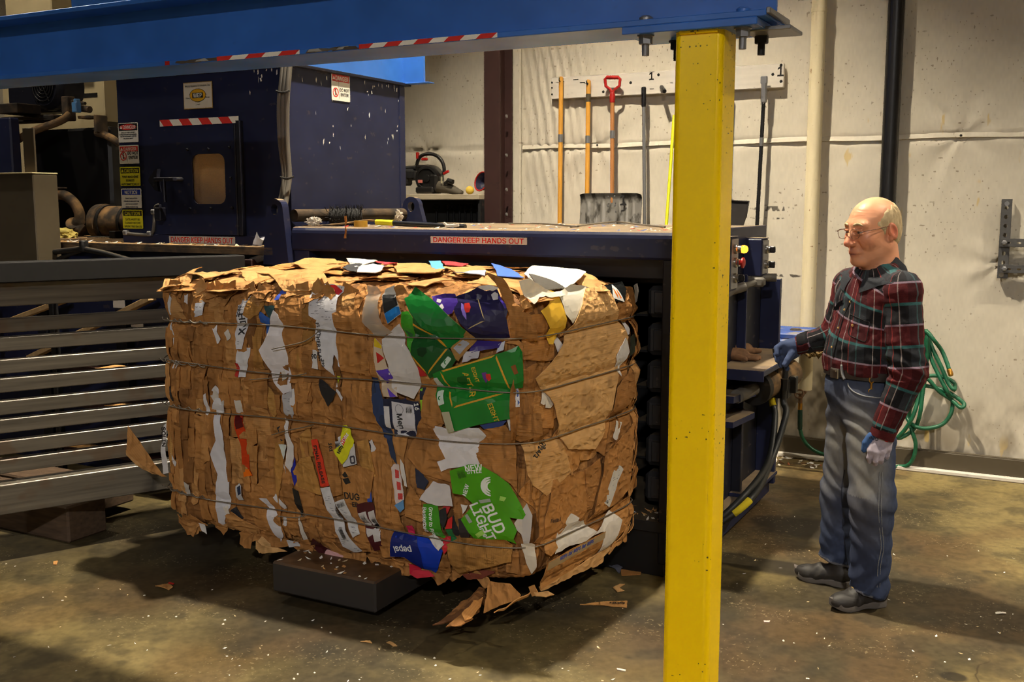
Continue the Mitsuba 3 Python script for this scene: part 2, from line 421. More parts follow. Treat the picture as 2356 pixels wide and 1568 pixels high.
i, j = np.meshgrid(np.arange(len(gx) - 1), np.arange(len(gz) - 1), indexing='ij')
a = (i * len(gz) + j).ravel(); b = a + len(gz)
wallmesh = (W, np.vstack([np.stack([a, b, b + 1], 1), np.stack([a, b + 1, a + 1], 1)]))
wallmesh = J(wallmesh, box((-16, YW + 0.02, 0), (9, YW + 0.3, 6.7), 0), box((-16, YW - 0.004, 3.58), (9, YW + 0.05, 6.7), 0), box((-16, YW - 0.004, 0), (-5.98, YW + 0.05, 3.6), 0), box((1.36, YW - 0.004, 0), (9, YW + 0.05, 3.6), 0))
wall = struct('wall_back', wallmesh, 'wall_vinyl', 35)
x0, x1 = -3.60, 1.35
xs = np.linspace(x0, x1, 160)
tp = 2.103 + 0.004 * np.sin(xs * 7) ; yy = YW - 0.012 - 0.006 * np.sin(xs * 11) ** 2
sv = np.vstack([np.stack([xs, yy + 0.010, tp + 0.026], 1), np.stack([xs, yy + 0.003, tp + 0.012], 1), np.stack([xs, yy - 0.002, tp - 0.004], 1), np.stack([xs, yy + 0.02, tp - 0.008], 1)])
k = np.arange(159)
sf = np.vstack([np.vstack([np.stack([r * 160 + k, r * 160 + k + 1, r * 160 + 160 + k + 1], 1), np.stack([r * 160 + k, r * 160 + 160 + k + 1, r * 160 + 160 + k], 1)]) for r in range(3)])
part(wall, 'seam_strip', (sv, sf), 'wall_vinyl', 30)
part(wall, 'edge_strip', J(box((-3.672, YW - 0.05, 0.1), (-3.60, YW - 0.02, 3.4), 0.01)), 'wall_vinyl')
for q in PINS[:3]: part(wall, 'pin', closedlathe(q - [0, 0.03, 0], (0, -1, 0), [(0.008, 0), (0.005, 0.004)], 10), 'black_iron')
mat('hall', S(170, 160, 140), 0.8)
mat('hall_dark', S(105, 100, 92), 0.8)
struct('ceiling', box((-16, -15, 6.6), (9, 7.4, 6.75), 0), 'hall')
struct('wall_left', box((-16.2, -15, 0), (-16, 7.4, 6.7), 0), 'hall_dark')
struct('wall_right', box((9, -15, 0), (9.2, 7.4, 6.7), 0), 'hall')
struct('wall_front', box((-16, -15.2, 0), (9, -15, 6.7), 0), 'hall')
bb = struct('baseboard_back', J(box((-1.95, YW - 0.05, 0.028), (1.4, YW - 0.035, 0.135), 0.003), box((-1.95, YW - 0.045, 0.128), (1.4, YW - 0.02, 0.142), 0.002)), 'tan_paint')
part(bb, 'sill_strip', box((-1.95, YW - 0.085, 0.0), (1.4, YW - 0.03, 0.028), 0.006), 'white_board')
# ------------------------------------------------------------------ the baler
RED, WHITE, BLACK, YEL, NBLUE = S(196, 40, 34), S(222, 218, 206), S(28, 26, 24), S(206, 196, 40), S(32, 52, 140)
baler = thing('baler', 'large dark blue horizontal baler with hopper, chamber and open barred gate', 'baler')
B = lambda name, mesh, m='navy', smooth=False, **kw: part(baler, name, mesh, m, smooth, **kw)
YF, XL, XR, YB = 4.35, -3.62, -1.49, 5.88
# chamber: rounded head beam, jambs, floor, top plate, dark inner walls
prof = Polygon([(0, 1.462), (0.012, 1.452), (0.16, 1.452), (0.16, 1.578), (0.03, 1.578), (0.012, 1.572), (0.003, 1.560), (0, 1.545)])
B('head_beam', prism(prof, (XL, YF, 0), (0, 1, 0), (0, 0, 1), XR - XL), label='dark blue head beam over the chamber opening')
B('top_plate', box((XL, YF + 0.16, 1.556), (XR, YB, 1.575), 0.003), label='dust covered top plate')
B('jamb', box((XL, YF + 0.01, 0.06), (XL + 0.10, YF + 0.16, 1.455), 0.006))
B('jamb', box((XR - 0.06, YF + 0.01, 0.06), (XR, YF + 0.22, 1.455), 0.006), 'navy_dark')
B('inner_header', J(box((XL + 0.1, YF + 0.10, 1.36), (XR - 0.06, YF + 0.15, 1.453), 0.004), box((XL + 0.1, YF + 0.22, 1.33), (XR - 0.06, YF + 0.26, 1.37), 0.004)), 'black_iron')
B('chamber_floor', box((XL, YF + 0.0, 0.21), (XR - 0.02, YB, 0.26), 0.004), 'black_iron')
B('front_apron', box((XL, YF + 0.02, 0.0), (XR - 0.03, YF + 0.06, 0.21), 0.003), 'black_plain')
B('chamber_back', box((XL, YB - 0.05, 0.26), (XR, YB, 1.556), 0), 'black_iron')
B('chamber_side', box((XL, YF + 0.16, 0.2), (XL + 0.05, YB - 0.05, 1.556), 0), 'black_iron')
B('end_plate', box((XR - 0.03, YF + 0.22, 0.05), (XR, YB, 1.578), 0.003), 'navy_dark')
for k in range(6):
    z1 = 1.335 - 0.175 * k
    c = np.array([-1.625, YF + 0.24, z1 - 0.085])
    B('guide_block', J(obox(c, (0.10, 0.16, 0.145), bev=0.02), obox(c + [0.012, -0.084, 0], (0.05, 0.02, 0.10), bev=0.008)), 'block_grey', 30)
    if k: B('guide_slot_plate', box((-1.80, YF + 0.34, z1 + 0.001), (-1.56, YF + 0.6, z1 + 0.012), 0.001), 'black_iron')
mat('block_grey', fn=painted(S(44, 44, 46), S(105, 92, 72), S(90, 84, 76), 0.6), rough=0.45)
# right end: ribs, foot frame, shelf, latch cylinder
for yy_, w_ in ((5.02, 0.02), (5.36, 0.018), (5.84, 0.04)):
    B('end_rib', box((XR, yy_, 0.1), (XR + 0.11 if yy_ > 5.8 else XR + 0.05, yy_ + w_, 1.33 if yy_ < 5.8 else 1.28), 0.003), 'navy')
B('end_cap', box((XR, 4.9, 1.46), (XR + 0.012, YB, 1.578), 0.003), 'navy')
B('foot_rail', J(box((XR - 0.06, YF + 0.25, 0.03), (XR + 0.07, YB + 0.03, 0.15), 0.006), box((XR, 5.3, 0.15), (XR + 0.12, YB, 0.17), 0.003)), 'navy', label='dusty bottom rail of the right end')
p0, p1 = PZ(1790, 838, 0.88), PZ(1664, 842, 0.88)
sh = B('side_shelf', J(box((XR, p1[1] - 0.10, 0.855), (p0[0], p1[1] + 0.72, 0.885), 0.003), box((XR, p1[1] - 0.10, 0.83), (p0[0], p1[1] - 0.09, 0.885), 0.002)), 'navy', label='dusty blue shelf on the right end')
cy0 = PX(1738, 892, XR + 0.12)
CA = np.array([0.10, 0.99, 0.02])
cyl = B('latch_cylinder', closedlathe(cy0, CA, [(0.076, 0), (0.082, 0.02), (0.082, 0.52), (0.07, 0.54)], 24), 'dusty', 40, label='dusty hydraulic latch cylinder')
part(cyl, 'cylinder_head', closedlathe(cy0, -CA, [(0.09, -0.03), (0.09, 0.02), (0.06, 0.03), (0.04, 0.032)], 24), 'black_iron', 40)
part(cyl, 'piston_rod', rod(cy0 - CA * 0.26, cy0, 0.036, 16), 'grey_conduit', 40)
c0 = PX(1690, 905, XR + 0.02)
B('latch_bracket', J(prism([(0, 0), (0.10, 0), (0.145, 0.26), (0.10, 0.42), (0, 0.42)], (XR, c0[1] - 0.30, 0.715), (1, 0, 0), (0, 1, 0), 0.035),
                     prism([(0, 0), (0.10, 0), (0.13, 0.3), (0, 0.42)], (XR, c0[1] - 0.30, 0.59), (1, 0, 0), (0, 1, 0), 0.03),
                     closedlathe((XR + 0.075, c0[1] - 0.07, 0.75), (0, 0, 1), [(0.04, 0), (0.04, 0.008), (0.034, 0.012)], 18)), 'navy')
B('lower_post', box((XR, c0[1] - 0.28, 0.12), (XR + 0.05, c0[1] - 0.255, 0.59), 0.003), 'navy_dark')
B('lower_post', box((XR, c0[1] + 0.05, 0.12), (XR + 0.05, c0[1] + 0.09, 0.59), 0.003), 'navy_dark')
vb = PY(1796, 892, cy0[1] + .22)
B('valve_block', J(obox(vb, (0.10, 0.10, 0.10), bev=0.006), rod(vb + [-0.02, -0.05, 0.05], vb + [-0.02, -0.05, 0.16], 0.018), rod(vb + [0.03, -0.03, 0.05], vb + [0.03, -0.03, 0.19], 0.016), rod(vb + [-0.02, -0.05, 0.16], vb + [-0.03, -0.05, 0.22], 0.010), obox(vb + [0.06, 0.03, 0.02], (0.04, 0.05, 0.09), bev=0.004)), 'black_iron', 30)
for dx, (a_, b_, c_) in ((-0.03, ((1783, 960), (1768, 1060), (1712, 1140))), (0.03, ((1808, 955), (1772, 1065), (1725, 1150)))):
    P0 = vb + [dx, -0.05, 0.06]
    ys = P0[1]
    pth = spline([P0, P0 + [0, -0.005, -0.12], PY(*a_, ys - 0.05), PY(*b_, ys - 0.25), PY(*c_, ys - 0.65), (XR + 0.03, ys - 0.75, 0.10)], 8)
    hz = B('hydraulic_hose', tube(pth, 0.017, 12), 'rubber', True, label='black hydraulic hose hanging from the latch cylinder')
    part(hz, 'hose_tag', tube(pth[7:12], 0.0185, 12) if dx < 0 else tube(pth[32:36], 0.0185, 12), 'vcf', True, color=np.tile(S(186, 168, 36), (len(tube(pth[7:12] if dx < 0 else pth[32:36], 0.0185, 12)[0]), 1)), label='yellow tag on the hose')
    part(hz, 'hose_fitting', tube(pth[:5], 0.022, 6), 'black_iron')
# control boxes
def control_box(yf, xr, z0, z1, dep, btns):
    cb = B('control_box', J(box((XR, yf, z0), (xr, yf + dep, z1), 0.004), box((XR + 0.01, yf + 0.01, z1), (xr + 0.004, yf + dep, z1 + 0.006), 0.001)), 'navy', label='blue control box with push buttons on its right face')
    part(cb, 'control_panel', box((xr, yf + 0.012, z0 + 0.01), (xr + 0.006, yf + dep - 0.004, z1 - 0.006), 0.002), 'galv')
    for dz, kind in btns:
        o = np.array([xr + 0.006, yf + dep * 0.5, z1 - dz])
        if kind == 'lamp':
            part(cb, 'button_collar', closedlathe(o, (1, 0, 0), [(0.024, 0), (0.024, 0.012), (0.018, 0.016), (0.018, 0.034)], 18), 'chrome', 40)
            k2 = fresh(cb + '__indicator_lamp')
            scene[k2] = mikit.ply(closedlathe(o + [0.034, 0, 0], (1, 0, 0), [(0.019, 0), (0.020, 0.012), (0.016, 0.024), (0.006, 0.030)], 18), 'vcg', smooth=True, emitter={'type': 'area', 'radiance': {'type': 'rgb', 'value': [2.6, 0.42, 0.03]}})
            labels[k2] = {'label': 'glowing orange indicator lamp'}
        else:
            part(cb, 'button_collar', closedlathe(o, (1, 0, 0), [(0.024, 0), (0.024, 0.012), (0.019, 0.016), (0.019, 0.024)], 18), 'chrome', 40)
            m = closedlathe(o + [0.024, 0, 0], (1, 0, 0), [(0.012, 0), (0.012, 0.008), (0.026, 0.012), (0.026, 0.02), (0.015, 0.026)], 18) if kind == 'red' else obox(o + [0.036, 0, 0], (0.028, 0.018, 0.034), bev=0.004)
            part(cb, 'push_button' if kind == 'red' else 'selector_switch', m, 'vcg', 30, label=None) if False else part(cb, 'push_button' if kind == 'red' else 'selector_switch', m, 'red_plastic' if kind == 'red' else 'black_plain', 30)
    return cb
mat('red_plastic', S(158, 30, 26), 0.35)
ybx2 = PX(1711, 560, XR)[1]; xr2 = PY(1753, 560, ybx2)[0]
ybx1 = PX(1680, 560, xr2)[1]
control_box(ybx1, xr2, PY(1680, 671, ybx1)[2], PY(1680, 547, ybx1)[2], 0.13, [(0.055, 'lamp'), (0.12, 'red'), (0.195, 'sel')])
control_box(ybx2, xr2, PY(1740, 635, ybx2)[2], PY(1740, 550, ybx2)[2], 0.13, [(0.055, 'sel'), (0.135, 'sel')])
a0, a1, a2, a3 = PY(1668, 690, ybx1 + 0.1), PY(1700, 662, ybx1 + 0.35), PY(1740, 648, ybx2), PY(1778, 638, ybx2 + 0.1)
B('conduit', J(tube(spline([a0 + [-0.01, -0.05, -0.35], a0 + [-0.01, -0.05, -0.06], a0, a1 - [0.03, 0.1, 0.03], a1, a2, (a2 + a3) / 2 + [0, 0, 0.01], a3], 6), 0.016, 10), rod(a1 - [.03, 0.03, .012], a1 + [.02, .03, .006], 0.025), obox(a2, (0.09, 0.06, 0.05), bev=0.01), rod(a3 - [.03, .01, 0], a3 + [.02, 0, 0], 0.022)), 'grey_conduit', 40, label='grey conduit elbowing round the control boxes')
# lugs and pivot rod on the top
def lug(x, y, w, h, th, rz=0.0):
    a = np.linspace(0, np.pi, 13)
    r = w * 0.42
    pts = [(-w / 2 - 0.02, 0), (w / 2 + 0.02, 0)] + [(r * math.cos(t), h - r + r * math.sin(t)) for t in a]
    po = Polygon(pts).difference(ellipse(0, h - r, r * 0.42, r * 0.5))
    B('pivot_lug', prism(po, (x, y, 1.575 - (0.20 if y < 4.5 else 0)), (math.cos(rz), math.sin(rz), 0), (0, 0, 1), th), 'navy', label='dark blue lug plate with a hole')
lug(-3.70, 4.36, 0.135, 0.35, 0.05)
lug(PY(950, 490, 5.25)[0], 5.27, 0.14, 0.165, 0.04)
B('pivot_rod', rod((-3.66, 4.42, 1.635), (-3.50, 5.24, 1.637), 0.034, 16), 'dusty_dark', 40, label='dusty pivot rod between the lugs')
# left body below the hopper, ledge
B('body_side', box((-9.5, 4.42, 0.05), (-3.62, 4.46, 1.45), 0), 'navy')
for xx in (-4.35, -5.0, -5.7): B('body_rib', box((xx, 4.36, 0.05), (xx + 0.09, 4.42, 1.40), 0.004), 'navy_dark')
B('ledge', J(box((-9.5, 4.31, 1.452), (-3.72, 5.6, 1.468), 0.002), box((-9.5, 4.31, 1.425), (-3.72, 4.325, 1.452), 0.001)), 'dusty', label='narrow ledge covered in brown dust')
p = PY(496, 585, 4.40)
B('body_bracket', box(p - [0.03, 0.02, 0.05], p + [0.03, 0.02, 0.05], 0.004), 'black_iron')
# hopper
YH, XH0, XH1 = 4.45, -4.99, -3.70
zt = 2.43
B('hopper', J(box((XH0, YH, 1.468), (XH1, YH + 0.02, zt), 0), box((XH1 - 0.02, YH, 1.468), (XH1, 5.55, zt), 0), box((XH0, YH, 1.468), (XH0 + 0.02, 5.55, zt), 0), box((XH0, 5.53, 1.468), (XH1, 5.55, zt), 0),
              box((XH1 - 0.06, 5.50, 1.468), (XH1 + 0.006, 5.56, zt), 0.003), box((XH0, YH - 0.006, 1.468), (XH1, YH, 1.52), 0.002)), label='dark blue sheet metal hopper box')
B('hopper_top_flange', J(box((XH0 - 0.04, YH - 0.03, zt - 0.005), (XH1 + 0.03, 5.6, zt + 0.012), 0.003)), 'navy_dark')
B('hopper_chute', J(box((-5.36, 4.47, zt + 0.012), (XH1 + 0.005, 4.49, 3.3), 0), box((XH1 - 0.015, 4.47, zt + 0.012), (XH1 + 0.005, 5.57, 3.3), 0), box((XH1 - 0.015, 5.545, zt + 0.012), (XH1 + 0.155, 5.565, 3.3), 0), box((XH1 - 0.015, 5.53, zt + 0.006), (XH1 + 0.2, 5.6, zt + 0.012), 0.002)), 'blue', label='bright blue chute above the hopper')
YD = YH - 0.012
dA, dB = PY(369, 278, YD), PY(552, 541, YD)
wA, wB = PY(443, 355, YD), PY(523, 469, YD)
po = sbox(dA[0], dB[2] + 0.0, dB[0], dA[2]).difference(rrect(wA[0], wB[2], wB[0], wA[2], 0.045))
door = B('hopper_door', prism(po, (0, YD, 0), (1, 0, 0), (0, 0, 1), 0.012 * -1 if False else 0.010), label='access door with a small window')
# the prism grows along ex x ey = -y
part(door, 'window_pane', prism(rrect(wA[0] - .006, wB[2] - .006, wB[0] + .006, wA[2] + .006, 0.05), (0, YH - 0.003, 0), (1, 0, 0), (0, 0, 1), 0.004), 'window_tan', label='scratched yellowish window pane')
mat('window_tan', fn=lambda p, n, uv: MIX(S(150, 128, 106), S(206, 168, 116), SM(1.75, 2.0, p.z + 0.1 * FB(p.x * 9, 0.0, p.z * 9))) * (0.9 + 0.2 * N(p.x * 160, p.y, p.z * 160)), rough=0.25)
hx = dB[0] + 0.012
part(door, 'hinge_rod', J(rod((hx - 0.012, YD - 0.012, dB[2]), (hx - 0.012, YD - 0.012, dA[2] - 0.04), 0.008), box((hx, YD - 0.02, dB[2]), (hx + 0.028, YH, dA[2] - 0.02), 0.002)), 'navy_dark', 40)
for bx_, bz in ((432, 344), (480, 343), (529, 339), (532, 410), (438, 480), (486, 479), (535, 478)):
    part(door, 'bolt', closedlathe(PY(bx_, bz, YD - 0.010), (0, -1, 0), [(0.009, 0), (0.009, 0.006), (0.005, 0.008)], 6), 'navy_dark')
def stripes(parent, o, ex, ey, w, h, n, cols, lean, name='hazard_tape'):
    items = [(shape2(sbox(0, 0, w, h), 0.0008), cols[1])]
    st = w / n
    for k in range(-1, n + 1):
        if k % 2: continue
        q = Polygon([(k * st + lean, 0), ((k + 1) * st + lean, 0), ((k + 1) * st, h), (k * st, h)]).intersection(sbox(0, 0, w, h))
        if q.area > 1e-6: items.append((lift(shape2(q, 0.0006), 0.0008), cols[0]))
    m, c = VC(items)
    return part(parent, name, placed(m, o, ex, ey), 'vc', color=c, label='red and white striped hazard tape')
EX, EZ = np.array([1.0, 0, 0]), np.array([0, 0, 1.0])
tA, tB = PY(368, 291, YD - .011), PY(549, 278, YD - .011)
th = PY(368, 276, YD - .011)[2] - tA[2]
stripes(door, tA, EX, EZ, tB[0] - tA[0], th, 8, (RED, WHITE), 0.03)
h0 = PY(371, 413, YD)
part(door, 'door_handle', J(prism([(-0.055, 0.0), (-0.01, 0.05), (0.02, 0.06), (0.012, 0.03), (0.012, -0.03), (0.02, -0.07), (-0.01, -0.06), (-0.055, -0.01)], h0 + [0.01, -0.03, 0], EX, EZ, 0.025), bar(h0 + [0, -0.045, 0], h0 + [0.17, -0.06, 0], 0.028, 0.022), rod(h0 + [0.085, -0.06, 0.0], h0 + [0.095, -0.07, -0.13], 0.009), rod(h0 + [0.12, -0.055, 0.0], h0 + [0.20, 0.02, 0.0], 0.012)), 'navy_dark', 30)
s0 = PY(375, 492, YD)
B('limit_switch', J(obox(s0 + [0.01, -0.03, 0], (0.05, 0.05, 0.075), bev=0.004), obox(s0 + [0.0, -0.03, 0.045], (0.02, 0.03, 0.02), bev=0.003)), 'navy_dark')
B('switch_conduit', tube(spline([PY(366, 470, YH - .02), PY(358, 475, YH - .02), PY(355, 490, YH - .02), PY(354, 520, YH - .02), PY(350, 535, YH - .02), PY(338, 540, YH - .02), PY(300, 537, YH - .02), PY(284, 533, YH - .02)], 6), 0.009, 8), 'grey_conduit', 40, label='thin grey cable conduit')
for q in ((354, 487), (345, 537), (290, 535)): B('conduit_clamp', obox(PY(*q, YH - .02), (0.035, 0.03, 0.03), bev=0.006), 'galv')
# signs
def sign(o, ex, ey, w, h, items, label, parent=baler, r=0.006, base=WHITE, name='warning_sign', th=0.002):
    k = part(parent, name, placed(shape2(rrect(0, 0, w, h, r) if r else sbox(0, 0, w, h), th), o, ex, ey), 'vcg', color=np.tile(base, (len(shape2(rrect(0, 0, w, h, r) if r else sbox(0, 0, w, h), th)[0]), 1)), label=label)
    out = []
    for it in items:
        z = th + 0.0006 * it[-1]
        if it[0] == 'poly': out.append((lift(shape2(it[1], 0.0006), z), it[2]))
        else: out.append((lift(flat_text(it[1], it[2], it[3], it[4], it[5]), z), it[6]))
    if out:
        m, c = VC(out)
        part(k, 'lettering', placed(m, o, ex, ey), 'vcg', color=c)
    return k
def tri(cx, cy, s): return Polygon([(cx - s, cy - s * 0.8), (cx + s, cy - s * 0.8), (cx, cy + s)])
def header(w, h, text, bg, fg, hh, triangle=True, lead=0):
    y0 = h - hh - 0.006
    it = [('poly', sbox(0.007, y0, w - 0.007, h - 0.007), bg, 0), ('text', text, w / 2 + (0.011 if triangle else 0), y0 + hh / 2 - .001, hh * 0.62, w - (0.052 if triangle else 0.03), fg, 1)]
    if triangle: it += [('poly', tri(0.022, y0 + hh / 2 - .001, 0.011), fg, 1)]
    return it
def lines(w, y, strs, h, gap, col, lead=1):
    return [('text', s, w / 2, y - k * gap, h, w - 0.018, col, lead) for k, s in enumerate(strs)]
def noenter(w, h):
    ring = ellipse(0.035, 0.045, 0.026, 0.026).difference(ellipse(0.035, 0.045, 0.021, 0.021))
    slash = Polygon([(0.018, 0.061), (0.021, 0.064), (0.052, 0.029), (0.049, 0.026)])
    man = ellipse(0.035, 0.060, 0.004).union(sbox(0.031, 0.042, 0.039, 0.055)).union(sbox(0.0315, 0.03, 0.0345, 0.043)).union(sbox(0.036, 0.03, 0.039, 0.043))
    return [('poly', man, BLACK, 1), ('poly', ring.union(slash), RED, 2), ('poly', sbox(0.066, 0.014, 0.067, h - 0.045), BLACK, 1), ('text', 'DO NOT', (w + 0.068) / 2, 0.062, 0.017, w - 0.076, BLACK, 1), ('text', 'ENTER', (w + 0.068) / 2, 0.036, 0.017, w - 0.080, BLACK, 1)]
YS = YH - 0.008
def at_sign(px, py, px2, py2):
    a_, b_ = PY(px, py2, YS), PY(px2, py, YS)
    return np.array([a_[0], YS, a_[2]]), b_[0] - a_[0], b_[2] - a_[2]
o, w, h = at_sign(274, 281, 317, 328)
sign(o, EX, EZ, w, h, [('poly', sbox(.005, h - .046, w - .005, h - .005), BLACK, 0), ('poly', ellipse(w / 2, h - .0255, w / 2 - .012, 0.017), RED, 1), ('text', 'DANGER', w / 2 + .012, h - .0255, .021, w - .06, WHITE, 2), ('poly', tri(.026, h - .026, .010), WHITE, 2)] + lines(w, h - .057, ['LOCK OUT AND TAG OUT', 'POWER BEFORE PERFORMING', 'ANY MAINTENANCE, REPAIR', 'OR ADJUSTMENT'], 0.007, 0.0115, BLACK), 'white DANGER sign with lock out text, topmost of the row')
o, w, h = at_sign(276, 333, 319, 377)
sign(o, EX, EZ, w, h, header(w, h, 'DANGER', RED, WHITE, 0.030) + noenter(w, h), 'white DANGER DO NOT ENTER sign, second of the row')
o, w, h = at_sign(278, 383, 322, 428)
sign(o, EX, EZ, w, h, header(w, h, 'CAUTION', S(40, 38, 14), YEL, 0.032) + lines(w, h - .058, ['THIS MACHINE', 'STARTS', 'AUTOMATICALLY'], 0.013, 0.022, BLACK), 'yellow CAUTION sign on automatic start', base=YEL)
o, w, h = at_sign(281, 433, 325, 478)
sign(o, EX, EZ, w, h, header(w, h, 'NOTICE', NBLUE, WHITE, 0.032, False) + lines(w, h - .058, ['FEDERAL REGULATIONS', 'PROHIBIT OPERATION OF THIS', 'EQUIPMENT BY PERSONS', 'UNDER 18 YEARS OF AGE'], 0.006, 0.017, S(70, 70, 90)), 'white and blue NOTICE sign')
o, w, h = at_sign(284, 482, 328, 525)
sign(o, EX, EZ, w, h, header(w, h, 'CAUTION', S(40, 38, 14), YEL, 0.032, False) + lines(w, h - .058, ['GATE MUST BE', 'CLOSED BEFORE', 'OPERATING BALER'], 0.012, 0.021, S(70, 66, 20)), 'yellow CAUTION sign about the gate, lowest of the row', base=YEL)
o, w, h = at_sign(424, 186, 488, 252)
sign(o, EX, EZ, w, h, [('poly', sbox(0.004, 0.004, w - .004, h - .004), S(198, 190, 172), 0), ('text', 'Waste Systems & Solutions Inc', w / 2, h - .022, .010, w - .03, BLACK, 1), ('poly', ellipse(w / 2, h - .073, .062, .037), BLACK, 1), ('poly', ellipse(w / 2, h - .073, .059, .034), S(196, 146, 30), 2), ('poly', sbox(w / 2 - .04, h - .088, w / 2 + .04, h - .059), BLACK, 3), ('text', 'WEP', w / 2, h - .0735, .022, .07, WHITE, 4)] + lines(w, .078, ['The Waste Professionals', 'Sales, Service, Parts, Lease, Rental', '1-800-985-3550', 'WEP FAX 3550'][:2], 0.008, 0.018, S(60, 56, 50)) + lines(w, .038, ['1-800-', '1-800-'], .007, .015, S(80, 76, 70)), 'cream maker plate with a gold oval emblem', base=S(150, 120, 60), r=0, name='maker_plate')
o, w, h = at_sign(390, 545, 541, 559)
sign(o, EX, EZ, w, h, [('text', 'DANGER KEEP HANDS OUT', w / 2, h / 2, h * 0.70, -w * 0.94, RED, 0)], 'DANGER KEEP HANDS OUT label at the foot of the hopper', r=0, base=S(190, 180, 170), name='warning_label')
q0, q1 = PY(991, 558.5, YF - .002), PY(1212.5, 547.5, YF - .002)
w, h = q1[0] - q0[0], 0.0335
sign(np.array([q0[0], YF - .001, q0[2]]), EX, EZ, w, h, [('text', 'DANGER KEEP HANDS OUT', w / 2, h / 2, h * 0.70, -w * 0.94, RED, 0)], 'DANGER KEEP HANDS OUT label on the chamber head beam', r=0, base=S(214, 200, 176), name='warning_label')
a_, b_ = PX(763, 229.5, XH1 + .003), PX(804, 187, XH1 + .003)
w, h = b_[1] - a_[1], 0.152
sign(a_, (0, 1, 0), EZ, w, h, header(w, h, 'DANGER', RED, WHITE, 0.040) + noenter(w, h), 'white DANGER DO NOT ENTER sign on the right side of the hopper')
# conduits down the hopper corner
for dx in (0, 10, 19):
    pts = [PY(652 + dx * .8, 146, YH - .03), PY(648 + dx * .8, 190, YH - .04), PY(643 + dx * .9, 240, YH - .04), PY(645 + dx * .8, 320, YH - .03), PY(654 + dx * .6, 400, YH - .03), PY(650 + dx * .6, 440, YH - .05), PY(641 + dx * .7, 480, YH - .08), PY(628 + dx * .7, 545, YH - .12), PY(605 + dx * .9, 585, YH - .12), PY(575 + dx * .8, 600, YH - .1), PY(545 + dx, 612, YH - .08)]
    B('flexible_conduit', tube(spline(pts, 8), 0.0145, 10), 'grey_conduit', 40, label='grey flexible conduit down the hopper corner')
for q in ((650, 207), (660, 405), (608, 588)): B('conduit_tie', tube(spline([PY(q[0] - 14, q[1] + 2, YH - .05), PY(q[0], q[1] + 6, YH - .075), PY(q[0] + 16, q[1] + 1, YH - .05)], 4), 0.006, 6), 'black_iron')

# gate
HG, GD = np.array([-3.80, 4.35, 0.0]), np.array([0.445, 0.895, 0.0])
GN = np.array([GD[1], -GD[0], 0.0])
gate = B('gate', J(bar(HG + GD * -0.19 + EZ * 0.22, HG + GD * -0.19 + EZ * 1.34, 0.07, 0.07), bar(HG + GD * -2.0 + EZ * 0.22, HG + GD * -2.0 + EZ * 1.34, 0.07, 0.07)), 'black_iron', label='barred steel gate swung open')
def gbar(z0, z1, th, m, name, t0=-2.0, t1=-0.17, off=0.0):
    c = HG + GD * (t0 + t1) / 2 + EZ * (z0 + z1) / 2 + GN * off
    part(gate, name, obox(c, (abs(t1 - t0), th, z1 - z0), np.stack([GD, np.cross(EZ, GD), EZ], 1), min(0.004, (z1 - z0) * .2)), m, 30)
gbar(1.336, 1.43, 0.12, 'black_matt', 'top_channel', t1=-0.155, off=0.03)
gbar(1.222, 1.334, 0.06, 'gate_steel', 'gate_bar')
for zc in (1.130, 1.043, .937, .848, .741, .653, .549, .459): gbar(zc - .0335, zc + .0335, 0.05, 'gate_steel', 'gate_bar')
gbar(0.238, 0.382, 0.10, 'gate_steel', 'gate_bar', off=0.02)
# between gate and body: diagonal braces, orange guard
def brace(a_, b_, y, w_):
    p_, q_ = PY(*a_, y), PY(*b_, y)
    B('diagonal_brace', bar(p_, q_, 0.03, w_, 0.003, hint=(0, 1, 0)), 'wood', label='light wooden diagonal brace behind the gate')
brace((30, 735), (150, 690), 4.30, 0.05); brace((70, 822), (350, 685), 4.30, 0.06)
og = B('guard_panel', prism(sbox(0, 0, 0.52, 0.5).difference(sbox(0.03, 0.03, 0.49, 0.47)), PY(-120, 860, 4.28), EX, EZ, 0.012), 'orange', label='orange expanded metal guard')
mat('orange', S(176, 96, 22), 0.6)
g0 = PY(-120, 860, 4.28)
mm = []
for k in range(-14, 16):
    for sgn in (1, -1):
        x0_ = k * 0.035
        seg = [(max(0.03, x0_), None)]
        a_ = np.array([x0_, 0.03]) ; b_ = np.array([x0_ + 0.44, 0.47])
        if sgn < 0: a_, b_ = np.array([x0_ + .44, 0.03]), np.array([x0_, 0.47])
        t0, t1 = 0.0, 1.0
        d_ = b_[0] - a_[0]
        lo_, hi_ = (0.03 - a_[0]) / d_, (0.49 - a_[0]) / d_
        t0, t1 = max(0, min(lo_, hi_)), min(1, max(lo_, hi_))
        if t1 - t0 > 0.02:
            u_, v_ = a_ + (b_ - a_) * t0, a_ + (b_ - a_) * t1
            mm.append(tube([g0 + EX * u_[0] + EZ * u_[1] + [0, -.006, 0], g0 + EX * v_[0] + EZ * v_[1] + [0, -.006, 0]], 0.003, 4))
part(og, 'wire_mesh', J(*mm), 'orange_dim', kind='stuff')
mat('orange_dim', S(120, 76, 34), 0.7)
B('body_label', box(PY(262, 707, 4.355), PY(286, 688, 4.35), 0), 'white_board'); B('body_label', box(PY(303, 751, 4.355), PY(329, 745, 4.35), 0), 'white_board')
B('body_post', J(box((-3.98, 4.30, 0.1), (-3.86, 4.42, 1.40), 0.004)), 'red_col')
B('ejector_beam', J(box((-2.915, 3.31, 0.045), (-2.375, 4.36, 0.178), 0.008), box((-2.80, 3.42, 0.0), (-2.50, 4.36, 0.05), 0)), 'ejector', label='rusty dark steel beam under the bale')
